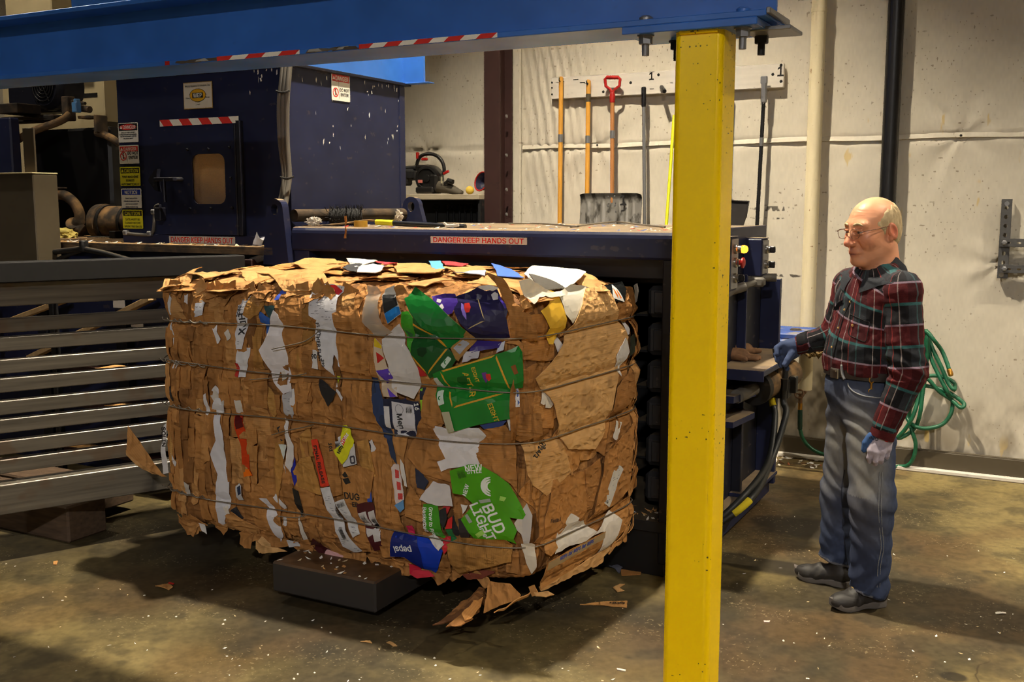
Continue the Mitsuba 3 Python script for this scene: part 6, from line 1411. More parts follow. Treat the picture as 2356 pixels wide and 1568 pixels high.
for k in range(6):
    dx, dy = k * 4.0, k * -5.0
    flap([(995 + dx * 2.0, 1436 + dy * .2), (1040 + dx, 1410 + dy), (1090 + dx * .6, 1375 + dy), (1122 + dx * .3, 1355 + dy), (1122, 1395 + dy), (1082 + dx, 1420 + dy * .5)], [3.16 + .02 * k, 3.24 + .02 * k, 3.36 + .02 * k, 3.46 + .02 * k, 3.44 + .02 * k, 3.24 + .02 * k], [.0, .10, .02, .14, .04, .12][k], 30 + k, label='dark layered cardboard drooping to the floor' if k == 0 else None, curl=.008)
flap([(1062, 1410), (1090, 1380), (1112, 1372), (1106, 1395), (1085, 1421), (1070, 1426)], [3.20, 3.28, 3.32, 3.30, 3.19, 3.18], .5, 8)
flap([(1088, 1431), (1150, 1402), (1196, 1375), (1226, 1358), (1215, 1372), (1160, 1404), (1110, 1426)], [3.17, 3.28, 3.37, 3.45, 3.43, 3.30, 3.19], .66, 9)
flap([(1025, 1440), (1062, 1412), (1088, 1421), (1060, 1438)], [3.165, 3.22, 3.20, 3.165], .3, 10)
for pix, tone, sd in (([(1228, 1362), (1260, 1358), (1278, 1357), (1276, 1366), (1255, 1371), (1232, 1370)], .8, 11), ([(1215, 1350), (1228, 1345), (1240, 1368), (1224, 1372)], .6, 12)):
    flap(pix, [3.42] * 4 + [3.40] * (len(pix) - 4), tone, sd)
m, kw = card([PY(294, 978, 3.42), PY(300, 985, 3.42), PY(372, 1088, 3.50), PY(384, 1096, 3.52), PY(372, 1096, 3.50), PY(340, 1080, 3.45), PY(318, 1062, 3.43), PY(290, 1040, 3.40)], .58, sd=21, curl=.002)
part(bale, 'corner_flap', m, 'kraft', False, label='long kraft flap sticking out at the left end', **kw)
m, kw = card([PY(289, 1036, 3.41), PY(318, 1060, 3.44), PY(372, 1092, 3.52), PY(350, 1090, 3.50), PY(312, 1068, 3.44), PY(290, 1046, 3.41)], .75, sd=22, curl=.001)
part(bale, 'corner_flap', m, 'kraft', False, **kw)
for pix, col, ys in (([(588, 1243), (600, 1255), (640, 1260), (660, 1268), (602, 1273), (587, 1262)], None, 3.42), ([(950, 1310), (985, 1312), (1000, 1325), (960, 1330), (945, 1322)], (190, 40, 60), 3.44), ([(1060, 1320), (1090, 1305), (1140, 1315), (1110, 1330), (1075, 1333)], (110, 50, 32), 3.5)):
    m, kw = card([PY(x, y, ys) for x, y in pix], .85, sd=40, col=col, curl=.01)
    part(bale, 'hanging_scrap', m, 'kraft' if col is None else 'vc', False, **kw)
# ------------------------------------------------------------------ the man
def cone(P, a, b, ra, rb):
    a, b = np.asarray(a, float), np.asarray(b, float)
    ab = b - a; t = np.clip(((P - a) @ ab) / (ab @ ab), 0, 1)
    return np.linalg.norm(P - a - t[:, None] * ab, axis=1) - (ra + (rb - ra) * t)
def ell(P, c, r, R=None):
    q = (P - np.asarray(c, float))
    if R is not None: q = q @ R
    r = np.asarray(r, float)
    k0 = np.linalg.norm(q / r, axis=1); k1 = np.linalg.norm(q / r ** 2, axis=1)
    return k0 * (k0 - 1) / np.maximum(k1, 1e-9)
def smin(a, b, k):
    h = np.clip(.5 + .5 * (b - a) / k, 0, 1)
    return b + (a - b) * h - k * h * (1 - h)
def smax(a, b, k): return -smin(-a, -b, k)
MB_ = np.array([-.77, 4.50, 0.0])
ML = np.stack([RT, HF, [0, 0, 1.0]])          # the man's frame: right of the picture, away, up
def LP(x, y, dy=0.0):
    d = ray(x, y); t = ((MB_ - EYEP) @ HF + dy) / (d @ HF)
    return ML @ (EYEP + d * t - MB_)
def toW(v): return np.asarray(v) @ ML + MB_
def worldmesh(m): return toW(m[0]), m[1]
def hit(x, y, sdf, t0=3.6, t1=5.4):
    d = ML @ ray(x, y); o = ML @ (EYEP - MB_); n_ = np.linalg.norm(d); t = t0
    for _ in range(90):
        s = sdf((o + d * t)[None])[0]
        t += .8 * s / n_
        if abs(s) < 2e-4 or t > t1: break
    return o + d * t
man = thing('person', 'balding older man in plaid shirt, blue jeans and work gloves standing right of the baler', 'person')
FB_ = np.array([-.92, -.39, 0.0]); LB_ = np.array([.39, -.92, 0.0]); BR = np.stack([FB_, LB_, [0, 0, 1.0]], 1)
ta = math.radians(7)
fh, lh = np.array([-.915, -.403, 0.0]), np.array([.403, -.915, 0.0])
HR = np.stack([fh * math.cos(ta) - np.array([0, 0, math.sin(ta)]), lh, np.array([0, 0, math.cos(ta)]) + fh * math.sin(ta)], 1)
HO = np.array([.083, 0.0, 1.602])
NB = np.array([.125, 0.0, 1.40])
SHN, SHF = LP(2078, 668, -.175), LP(1958, 655, .17)
def head_sdf(P):
    Q = (P - HO) @ HR
    A = Q * [1, 1, 1]; A[:, 1] = np.abs(Q[:, 1])
    d = ell(Q, (-.010, 0, .020), (.119, .084, .103))
    d = smin(d, ell(Q, (.034, 0, -.052), (.078, .065, .098)), .04)
    d = smin(d, cone(A, (-.005, .052, -.078), (.075, .016, -.130), .030, .024), .035)
    d = smin(d, ell(A, (.070, .042, -.042), (.034, .030, .032)), .03)
    d = smin(d, cone(A, (.100, .0, .022), (.088, .048, .020), .016, .014), .016)
    d = smax(d, -ell(A, (.117, .034, -.006), (.020, .020, .014)), .012)
    d = smin(d, cone(Q, (.107, 0, .004), (.139, 0, -.048), .0095, .0155), .012)
    d = smin(d, ell(A, (.124, .015, -.053), (.016, .010, .011)), .008)
    d = smin(d, ell(Q, (.102, 0, -.090), (.020, .030, .020)), .016)
    d = smin(d, cone(A, (.111, 0, -.089), (.099, .026, -.094), .0065, .004), .006)
    d = smin(d, cone(A, (.109, 0, -.103), (.098, .022, -.100), .0075, .004), .006)
    d = smax(d, -cone(A, (.123, 0, -.0955), (.100, .030, -.0985), .0016, .0016), .003)
    d = smin(d, ell(Q, (.092, 0, -.128), (.024, .028, .020)), .02)
    d = smax(d, -cone(A, (.110, .030, -.050), (.095, .042, -.085), .0025, .0015), .010)
    for k, z_ in enumerate((.052, .064, .077)): d = d + .0012 * np.exp(-((Q[:, 2] - z_ - .006 * np.sin(A[:, 1] * 40 + k)) / .0022) ** 2) * (Q[:, 0] > .04)
    Re = np.array([[math.cos(.25), 0, math.sin(.25)], [0, 1, 0], [-math.sin(.25), 0, math.cos(.25)]])
    d = smin(d, cone(A, (.1135, .019, .0035), (.105, .048, .0015), .0058, .0048), .004)
    d = smin(d, cone(A, (.111, .021, -.0150), (.103, .046, -.0135), .0045, .004), .006)
    e = ell(A, (-.022, .089, -.018), (.023, .011, .037), Re)
    e = smax(e, -ell(A, (-.019, .099, -.014), (.013, .009, .022), Re), .006)
    e = smin(e, ell(A, (-.010, .086, -.047), (.009, .008, .011)), .008)
    d = smin(d, e, .006)
    nk = cone(P, HO + HR @ np.array([-.035, 0, -.06]), NB + [.01, 0, 0], .066, .072)
    nk = smin(nk, cone(P, HO + HR @ np.array([.018, 0, -.100]), NB + [-.018, -.005, .0], .032, .042), .04)
    nk = smin(nk, cone(A, (-.01, .04, -.10), (-.01, .045, -.19), .02, .02), .03)
    d = smin(d, nk, .03)
    ch = smin(ell(P, (.10, 0, 1.26), (.11, .13, .13)), cone(P, SHN, SHF, .05, .05), .05)
    return smin(d, ch, .05) + .0012 * (meshkit.fbm(P * 45, 2, 3) - .5)
hm = isosurf(lambda P: np.maximum(head_sdf(P), np.maximum(1.345 - P[:, 2], np.maximum(np.abs(P[:, 1]) - .16, P[:, 0] - .26))), (-.10, -.17, 1.335), (.27, .17, 1.75), .0034)
hm = relax(hm, 3)
Q = (hm[0] - HO) @ HR
sk = np.tile(S(216, 152, 116), (len(Q), 1)) * (0.93 + .14 * meshkit.fbm(Q * 38, 3, 2)[:, None])
def tint(c, ctr, r, w):
    global sk
    g = (w * np.exp(-(((Q - ctr) / r) ** 2).sum(1)))[:, None]
    sk = sk * (1 - g) + np.array(c) * g
tint(S(206, 112, 92), (.14, 0, -.050), (.03, .022, .025), .7)
for s_ in (-1, 1):
    tint(S(206, 118, 90), (.085, .05 * s_, -.045), (.04, .03, .03), .55)
    tint(S(200, 104, 82), (-.022, .095 * s_, -.018), (.03, .02, .045), .75)
    tint(S(170, 100, 76), (.11, .033 * s_, -.020), (.02, .022, .008), .5)
tint(S(186, 96, 82), (.115, 0, -.0965), (.02, .026, .012), .7)
tint(S(96, 44, 38), (.112, 0, -.0962), (.022, .028, .0032), .85)
for s_ in (-1, 1): tint(S(150, 88, 66), (.100, .036 * s_, -.074), (.014, .006, .020), .45)
for z_ in (.052, .066, .080): tint(S(168, 104, 76), (.09, 0, z_), (.035, .05, .0028), .4)
tint(S(228, 170, 132), (.03, 0, .10), (.08, .07, .05), .5)
mat('skin', rough=0.42, spec=0.4)
part(man, 'body', worldmesh(hm), 'skin', True, color=np.clip(sk, 0, 1), label='balding head and neck')
# hair at the sides and back
def hair_sdf(P):
    q = (P - HO) @ HR
    d = ell(q, (-.010, 0, .020), (.1220, .0868, .1055))
    d = smin(d, ell(q, (-.040, 0, -.035), (.082, .080, .075)), .03)
    lim = np.maximum(q[:, 0] - (.040 + .010 * np.sin(q[:, 2] * 70) - .42 * np.clip(q[:, 2] - .03, 0, 1)), q[:, 2] - (.106 - .36 * np.clip(q[:, 0] + .10, 0, 1)))
    lim = np.maximum(lim, -.098 - q[:, 2] - .25 * (q[:, 0] + .06))
    ear = ell(np.stack([q[:, 0], np.abs(q[:, 1]), q[:, 2]], 1), (-.020, .088, -.026), (.027, .03, .038))
    return np.maximum(smax(smax(d, lim * .25, .006), -ear, .006) + .008 * (meshkit.fbm(q * [70, 70, 24], 3, 4) - .42), -ell(q, (-.010, 0, .020), (.110, .076, .095)))
hh = isosurf(hair_sdf, (-.08, -.13, 1.44), (.26, .13, 1.76), .0038)
mat('hair', fn=lambda p, n, uv: MIX(S(140, 116, 80), S(214, 194, 152), FB(p.x * 150, p.y * 150, p.z * 40)), rough=0.75)
part(man, 'hair', worldmesh(hh), 'hair', True, label='short thin grey blond hair round the sides')
for s_ in (-1, 1):
    bw = [HO + HR @ np.array(p) for p in ((.116, .016 * s_, .023), (.112, .034 * s_, .028), (.100, .052 * s_, .020))]
    part(man, 'eyebrow', worldmesh(tube(spline(bw, 5), [.004, .005, .005, .005, .0055, .0055, .005, .0045, .004, .003, .002], 8)), 'hair', True)
    ec = HO + HR @ np.array([.0985, .034 * s_, -.006])
    es = trimesh.creation.icosphere(3); ev = es.vertices * .0125
    look_ = HR @ np.array([.92, .12, -.16]); look_ /= np.linalg.norm(look_)
    cs = es.vertices @ look_
    ec_ = np.where((cs > .88)[:, None], np.array(S(46, 54, 60)), np.array(S(176, 160, 150))); ec_ = np.where((cs > .98)[:, None], np.array(S(14, 12, 12)), ec_)
    part(man, 'eye', worldmesh((ev + ec, es.faces)), 'vcg', True, color=ec_)
# glasses
gl = lambda f_, l_, u_: HO + HR @ np.array([f_, l_, u_])
gp_ = fresh(man + '__glasses')
fr_ = []
for s_ in (-1, 1):
    ring = [gl(.134 - .004 * abs(math.cos(t)), s_ * (.036 + .027 * math.cos(t)), -.010 + (.019 if math.sin(t) > 0 else .021) * np.sign(math.sin(t)) * abs(math.sin(t)) ** .8) for t in np.linspace(0, 2 * np.pi, 26, endpoint=False)]
    fr_.append(tube(ring, .0011, 6, True))
    fr_.append(tube(spline([gl(.131, s_ * .064, -.002), gl(.118, s_ * .079, .000), gl(.06, s_ * .088, .002), gl(-.015, s_ * .091, .006), gl(-.035, s_ * .092, -.012)], 5), .0014, 6))
    ln = np.array([gl(.133, s_ * (.036 + .026 * math.cos(t)), -.010 + .019 * math.sin(t)) for t in np.linspace(0, 2 * np.pi, 26, endpoint=False)])
    lv = np.vstack([ln, ln.mean(0)[None]]); k = np.arange(26)
    scene[gp_ + ('__lens' if s_ < 0 else '__lens_001')] = mikit.ply(worldmesh((lv, np.stack([k, (k + 1) % 26, k * 0 + 26], 1))), 'glass')
fr_.append(tube(spline([gl(.134, -.010, -.004), gl(.140, 0, -.001), gl(.134, .010, -.004)], 4), .0014, 6))
scene[gp_] = mikit.ply(worldmesh(J(*fr_)), 'frame_metal', smooth=True)
labels[gp_] = {'label': 'thin metal framed glasses'}
mat('frame_metal', S(120, 84, 66), 0.3, 0.8)

# shirt
EN, WN = LP(2088, 858, -.215), LP(2034, 990, -.20)
EF, WF = LP(1922, 768, .22), LP(1846, 790, .30)
W0 = np.array([.070, 0, .985])
def torso(P):
    d = ell(P, (.072, 0, 1.055), (.160, .182, .215), BR)
    d = smin(d, ell(P, (.105, 0, 1.265), (.140, .185, .19), BR), .07)
    d = smin(d, cone(P, SHN - [0, 0, .01], SHF - [0, 0, .01], .062, .062), .06)
    d = smin(d, cone(P, NB + [.01, 0, 0], SHN, .072, .052), .05)
    return smin(d, cone(P, NB + [.01, 0, 0], SHF, .072, .052), .05)
def armN(P): return smin(cone(P, SHN, EN, .074, .070), cone(P, EN, WN + (EN - WN) * .06, .070, .054), .03)
def armF(P): return smin(cone(P, SHF, EF, .072, .062), cone(P, EF, WF, .060, .046), .03)
def shirt_sdf(P):
    d = smin(smin(torso(P), armN(P), .022), armF(P), .022)
    wr = .012 * (meshkit.fbm(P * [9, 9, 14], 3, 5) - .5) + .007 * (np.abs(meshkit.fbm(P * [20, 20, 26], 2, 8) - .5) * -2 + .3)
    ta_ = np.exp(-((P[:, 2] - 1.03) / .05) ** 2) * .006 * np.sin(P @ np.array([70, 40, 0]) + 5 * meshkit.noise(P * 9, 2))
    el = np.exp(-(np.linalg.norm(P - EN, axis=1) / .10) ** 2) * .009 * np.sin(P[:, 2] * 120 + P[:, 0] * 60)
    d = d + wr + ta_ + el
    neck = cone(P, NB + [-.012, 0, .02], HO + HR @ np.array([-.02, 0, -.10]), .078, .082)
    d = smax(d, -neck, .01)
    return np.maximum(d, .992 - P[:, 2]) if True else d
def shirt_all(P):
    d = shirt_sdf(P)
    low = smin(armN(P), armF(P), .01) + .012 * (meshkit.fbm(P * [9, 9, 14], 3, 5) - .5) + .007 * (np.abs(meshkit.fbm(P * [20, 20, 26], 2, 8) - .5) * -2 + .3)
    return np.minimum(d, np.where(P[:, 2] < 1.0, np.maximum(low, (P - WN) @ -((EN - WN) / np.linalg.norm(EN - WN)) + .0), 9))
sm_ = isosurf(shirt_all, (-.36, -.36, .70), (.42, .42, 1.50), .0066)
sm_ = relax(sm_, 2)
P = sm_[0]
dT, dN, dF = torso(P), armN(P), armF(P)
def arc(P_, a_, b_, c_, R_):
    L1 = np.linalg.norm(b_ - a_)
    t1 = np.clip(((P_ - a_) @ (b_ - a_)) / L1, -.1, L1); t2 = np.clip(((P_ - b_) @ (c_ - b_)) / np.linalg.norm(c_ - b_), 0, 1)
    v_ = t1 + t2
    ax_ = np.where((t2 > 0)[:, None], b_ + (c_ - b_) / np.linalg.norm(c_ - b_) * t2[:, None], a_ + (b_ - a_) / L1 * t1[:, None])
    r__ = (P_ - ax_)
    d_ = (c_ - a_) / np.linalg.norm(c_ - a_); e1 = np.cross(d_, [0, 1, .2]); e1 /= np.linalg.norm(e1); e2 = np.cross(d_, e1)
    return np.arctan2(r__ @ e2, r__ @ e1) * .065, v_
uN, vN = arc(P, SHN, EN, WN, None); uF, vF = arc(P, SHF, EF, WF, None)
qb = (P - [.08, 0, 0]) @ BR
uT, vT = np.arctan2(qb[:, 1], qb[:, 0]) * .17, 1.40 - P[:, 2] - .42 * (qb[:, 1] - .02) * np.clip((P[:, 2] - 1.0) * 3, 0, 1)
which = np.argmin(np.stack([dT, dN - .004, dF - .004], 1), 1)
uv = np.stack([np.choose(which, [uT, uN + .02, uF]), np.choose(which, [vT, vN + .035, vF])], 1)
def plaid_fn(p, n, uv):
    fr = lambda x: x - dr.floor(x)
    u, v = fr(uv.x / 0.132 + 8.0), fr(uv.y / 0.170 + 8.0)
    ln = lambda x, c, w: SM(w, w * .55, dr.abs(x - c))
    mar, blk, gre = C3(S(72, 22, 26)), C3(S(22, 22, 26)), C3(S(50, 54, 60))
    col = mi.Color3f(dr.select(v < 0.5, mar.x, blk.x), dr.select(v < 0.5, mar.y, blk.y), dr.select(v < 0.5, mar.z, blk.z))
    col = mi.Color3f(dr.select(u < 0.5, col.x, 0.62 * col.x), dr.select(u < 0.5, col.y, 0.62 * col.y), dr.select(u < 0.5, col.z, 0.7 * col.z))
    col = MIX(col, gre, 0.55 * dr.select((u > .5) & (v > .5), 1.0, 0.0))
    col = MIX(col, C3(S(132, 116, 132)), 0.75 * ln(v, .02, .035))
    col = MIX(col, C3(S(48, 96, 98)), 0.75 * ln(v, .53, .045))
    col = MIX(col, C3(S(150, 140, 138)), 0.55 * ln(u, .25, .020))
    col = MIX(col, C3(S(150, 56, 50)), 0.55 * ln(u, .49, .018))
    col = MIX(col, C3(S(62, 100, 102)), 0.45 * ln(u, .75, .030))
    return col * (0.85 + 0.3 * N(p.x * 260, p.y * 260, p.z * 260))
mat('plaid', fn=plaid_fn, rough=0.85, spec=0.2, sheen=0.4)
shirt = part(man, 'shirt', worldmesh(sm_), 'plaid', True, uv=uv, label='long sleeved maroon and black plaid flannel shirt')
# collar: stand and folded leaf
nu, nv = 52, 8
cu = []
for i_ in range(nu):
    t = -np.pi * .90 + 2 * np.pi * .90 * i_ / (nu - 1)       # 0 = back of the neck
    bk = -HR[:, 0] * [1, 1, 0]; bk /= np.linalg.norm(bk); sd_ = np.cross([0, 0, 1], bk)
    dr_ = bk * math.cos(t) + sd_ * math.sin(t)
    tz = .052 + .044 * math.cos(t)
    c_ = NB + [-.014 - .22 * tz, 0, 0]
    pt = np.clip((abs(t) / np.pi - .62) / .28, 0, 1)
    row = [c_ + dr_ * .076 + [0, 0, tz - .03], c_ + dr_ * .080 + [0, 0, tz], c_ + dr_ * .086 + [0, 0, tz + .006], c_ + dr_ * .093 + [0, 0, tz - .003]]
    for f_ in (.25, .5, .75, 1.0):
        p_ = c_ + dr_ * (.095 + .024 * f_) + [0, 0, tz - .006 - (.038 + .030 * pt) * f_]
        for _ in range(6): p_ = p_ + dr_ * np.clip(.005 - shirt_sdf(p_[None])[0], -.012, .02) * (f_ if f_ > .3 else .3)
        row.append(p_)
    cu.append(row)
cv = np.array(cu).reshape(-1, 3)
i_, j_ = np.meshgrid(np.arange(nu - 1), np.arange(nv - 1), indexing='ij'); a = (i_ * nv + j_).ravel()
cf = np.vstack([np.stack([a, a + nv, a + nv + 1], 1), np.stack([a, a + nv + 1, a + 1], 1)])
cuv = np.stack([.085 + 0 * cv[:, 0] + .1 * (cv[:, 1] % .05) , np.full(len(cv), .135)], 1)
part(shirt, 'collar', worldmesh((cv, cf)), 'plaid', True, uv=cuv, label='dark collar')
for px_, py_ in ((1956, 694), (1943, 712), (1929, 754), (1914, 798), (1961, 748)):
    h_ = hit(px_, py_, shirt_sdf)
    part(shirt, 'button', worldmesh(closedlathe(h_, [0, -1, .1], [(.0055, 0), (.0055, .003), (.003, .004)], 10)), 'button_tan')
mat('button_tan', S(196, 158, 96), 0.35)
cordp = [hit(x, y, shirt_sdf) + [0, -.003, 0] for x, y in ((1958, 690), (1950, 706), (1938, 735), (1930, 765), (1922, 795), (1916, 822))]
part(man, 'lanyard', worldmesh(tube(spline(cordp, 5), .0022, 6)), 'black_matt', True, label='thin black cord down the shirt front')
h_ = hit(1942, 702, shirt_sdf)
pf = LP(1919, 712, .02); pf2 = LP(1940, 690, -.01)
m, kw = card([toW(LP(1938, 690, -.02)), toW(LP(1930, 694, .0)), toW(LP(1917, 711, .03)), toW(LP(1924, 714, .02)), toW(LP(1934, 706, .0))], .5, col=(24, 24, 28), thick=.004, curl=.003)
part(shirt, 'pocket_flap', m, 'vcf', False, **kw)
pk = [hit(x, y, shirt_sdf) + [0, -.002, .0] for x, y in ((1955, 722), (1972, 730), (1990, 738), (2000, 742), (1996, 765), (1990, 785), (1970, 778), (1952, 768), (1955, 745), (1955, 722))]
part(shirt, 'pocket_seam', worldmesh(tube(spline(pk, 3), .0018, 5)), 'black_matt', True)

# jeans, belt
HN, HFp = LP(2003, 925, -.085), LP(1958, 920, .085)
KN, KF = LP(2006, 1150, -.13), LP(1937, 1130, .13)
AN, AF = LP(1999, 1352, -.115), LP(1922, 1312, .16)
def jeans_sdf(P):
    d = ell(P, (.068, 0, .93), (.142, .172, .14), BR)
    d = smin(d, ell(P, (.095, 0, .86), (.125, .165, .12), BR), .05)
    n_ = smin(cone(P, HN, KN, .104, .090), cone(P, KN, AN, .090, .080), .04)
    f_ = smin(cone(P, HFp, KF, .100, .086), cone(P, KF, AF, .086, .074), .04)
    d = smin(d, smin(n_, f_, .012), .035)
    kn = np.exp(-(np.linalg.norm((P - KN - [0, 0, -.05]) * [1, 1, .55], axis=1) / .11) ** 2) + np.exp(-(np.linalg.norm((P - KF) * [1, 1, .55], axis=1) / .11) ** 2)
    cr = np.exp(-((P[:, 2] - .80) / .10) ** 2)
    hm_ = np.exp(-((P[:, 2] - .10) / .09) ** 2)
    fold = np.sin(P[:, 2] * 75 + P[:, 0] * 38 - P[:, 1] * 30 + 6 * meshkit.noise(P * 7, 4))
    d = d + .0075 * fold * kn + .0055 * np.sin(P[:, 2] * 85 + P[:, 0] * 55 + 4 * meshkit.noise(P * 8, 6)) * cr + .007 * np.sin(P[:, 2] * 60 - P[:, 0] * 60 + 5 * meshkit.noise(P * 9, 9)) * hm_
    d = d + .012 * (meshkit.fbm(P * [10, 10, 5], 3, 12) - .5)
    near = n_ < f_
    hem = np.where(near, .062 - .30 * (P[:, 0] - AN[0]), .105 - .25 * (P[:, 0] - AF[0]))
    d = np.maximum(d, hem - P[:, 2])
    return np.maximum(d, P[:, 2] - 1.002)
jm = isosurf(jeans_sdf, (-.20, -.34, .0), (.32, .36, 1.02), .0070)
jm = relax(jm, 2)
P = jm[0]
nrm = trimesh.Trimesh(*jm, process=False).vertex_normals
ns = meshkit.fbm(P * 9, 3, 14); fine = meshkit.fbm(P * [140, 140, 60], 2, 5)
den = np.array(S(50, 60, 84)) * (.72 + .5 * fine[:, None])
dn, df = cone(P, HN, KN, .1, .09), cone(P, HFp, KF, .1, .09)
front = np.clip(nrm @ np.array([-.55, -.75, .2]), 0, 1)
fade = front ** 1.5 * np.clip(np.exp(-((P[:, 2] - .72) / .16) ** 2) * 1.0 + .7 * np.exp(-(np.linalg.norm(P - KN - [-.06, 0, -.02], axis=1) / .09) ** 2) + .35 * np.exp(-((P[:, 2] - .5) / .2) ** 2), 0, 1) * (.5 + ns)
fade = np.clip(fade, 0, .85)[:, None]
den = den * (1 - fade) + np.array(S(122, 120, 114)) * (.85 + .3 * fine[:, None]) * fade
dark = np.clip((meshkit.fbm(P * 5, 2, 40) - .45) * 3, 0, .6)[:, None] * (P[:, 2] < .5)[:, None]
den = den * (1 - dark) + np.array(S(40, 46, 66)) * dark
hemm = (np.abs(P[:, 2] - np.where(cone(P, KN, AN, .09, .08) < cone(P, KF, AF, .086, .074), .062 - .30 * (P[:, 0] - AN[0]), .105 - .25 * (P[:, 0] - AF[0]))) < .012)[:, None]
den = np.where(hemm, den * .6 + np.array(S(150, 150, 150)) * .35 * (ns[:, None] > .45), den)
jeans = part(man, 'jeans', worldmesh(jm), 'vcf', True, color=np.clip(den, 0, 1), label='faded blue denim jeans')
def seam(pix, r, m, name, off=.001):
    pts = [hit(x, y, jeans_sdf) + [0, -off, 0] for x, y in pix]
    part(jeans, name, worldmesh(tube(spline(pts, 4), r, 5)), m, True)
mat('thread', S(120, 122, 124), 0.8); mat('thread_dark', S(34, 38, 52), 0.8)
seam([(2024, 1085), (2022, 1130), (2021, 1170), (2024, 1220), (2027, 1260), (2020, 1300), (2018, 1350)], .0016, 'thread', 'side_seam')
seam([(2030, 1085), (2028, 1130), (2027, 1170), (2030, 1220), (2033, 1260), (2026, 1300), (2024, 1350)], .0013, 'thread', 'side_seam')
seam([(1943, 1080), (1936, 1130), (1938, 1200), (1945, 1260), (1950, 1300)], .0014, 'thread_dark', 'inner_seam')
seam([(1950, 880), (1953, 890), (1966, 902), (1990, 911), (2015, 914), (2030, 914)], .003, 'thread', 'pocket_edge', .004)
def band(z0, z1, off, m, name, parent, tilt=0.0):
    t = np.linspace(0, 2 * np.pi, 60, endpoint=False)
    rows = []
    for z_, o_ in ((z0, off - .002), (z0, off + .002), (z1, off + .002), (z1, off - .002)):
        rows.append(np.array([.070, 0, 0]) + (np.cos(t) * (.142 + o_))[:, None] * FB_ + (np.sin(t) * (.170 + o_))[:, None] * LB_ + np.array([0, 0, 1]) * (z_ + .008 * np.cos(t))[:, None])
    v = np.vstack(rows); k = np.arange(60)
    f = np.vstack([np.vstack([np.stack([r * 60 + k, r * 60 + (k + 1) % 60, ((r + 1) % 4) * 60 + (k + 1) % 60], 1), np.stack([r * 60 + k, ((r + 1) % 4) * 60 + (k + 1) % 60, ((r + 1) % 4) * 60 + k], 1)]) for r in range(4)])
    return part(parent, name, worldmesh((v, f)), m, 40)
mat('belt_leather', S(34, 26, 22), 0.5)
belt = band(.975, 1.010, .006, 'belt_leather', 'belt', man)
bc = np.array([.070, 0, .997]) + FB_ * .152
part(belt, 'buckle', worldmesh(J(obox(bc, (.012, .05, .042), BR, .003), obox(bc + [-.006, -.01, .014], (.01, .03, .012), BR, .003))), 'chrome')
bandsdf = lambda P: np.maximum(ell((P - [.07, 0, 0]) * [1, 1, 0], (0, 0, 0), (.150, .178, 9), BR), np.abs(P[:, 2] - .98) - .2)
bl_ = [hit(x, y, bandsdf) + [0, -.004, 0] for x, y in ((1936, 838), (1936, 850), (1938, 862), (1942, 872))]
part(jeans, 'belt_loop', worldmesh(tube(spline(bl_, 4), .006, 6)), 'thread', True)
kc = hit(2003, 880, jeans_sdf) + [0, -.012, 0]
clip = part(man, 'key_clip', worldmesh(J(tube([kc + [.010 * math.cos(t), 0, .014 + .012 * math.sin(t)] for t in np.linspace(0, 2 * np.pi, 16, endpoint=False)], .0026, 6, True), rod(kc + [0, 0, .003], kc + [-.001, 0, -.022], .0045, 8), tube([kc + [.011 * math.cos(t), 0, -.032 + .009 * math.sin(t)] for t in np.linspace(0, 2 * np.pi, 16, endpoint=False)], .0024, 6, True))), 'brass', 40, label='brass key clip on the belt')
part(clip, 'clip_strap', worldmesh(obox(kc + [0, .004, .038], (.012, .004, .04), bev=.001)), 'black_matt')

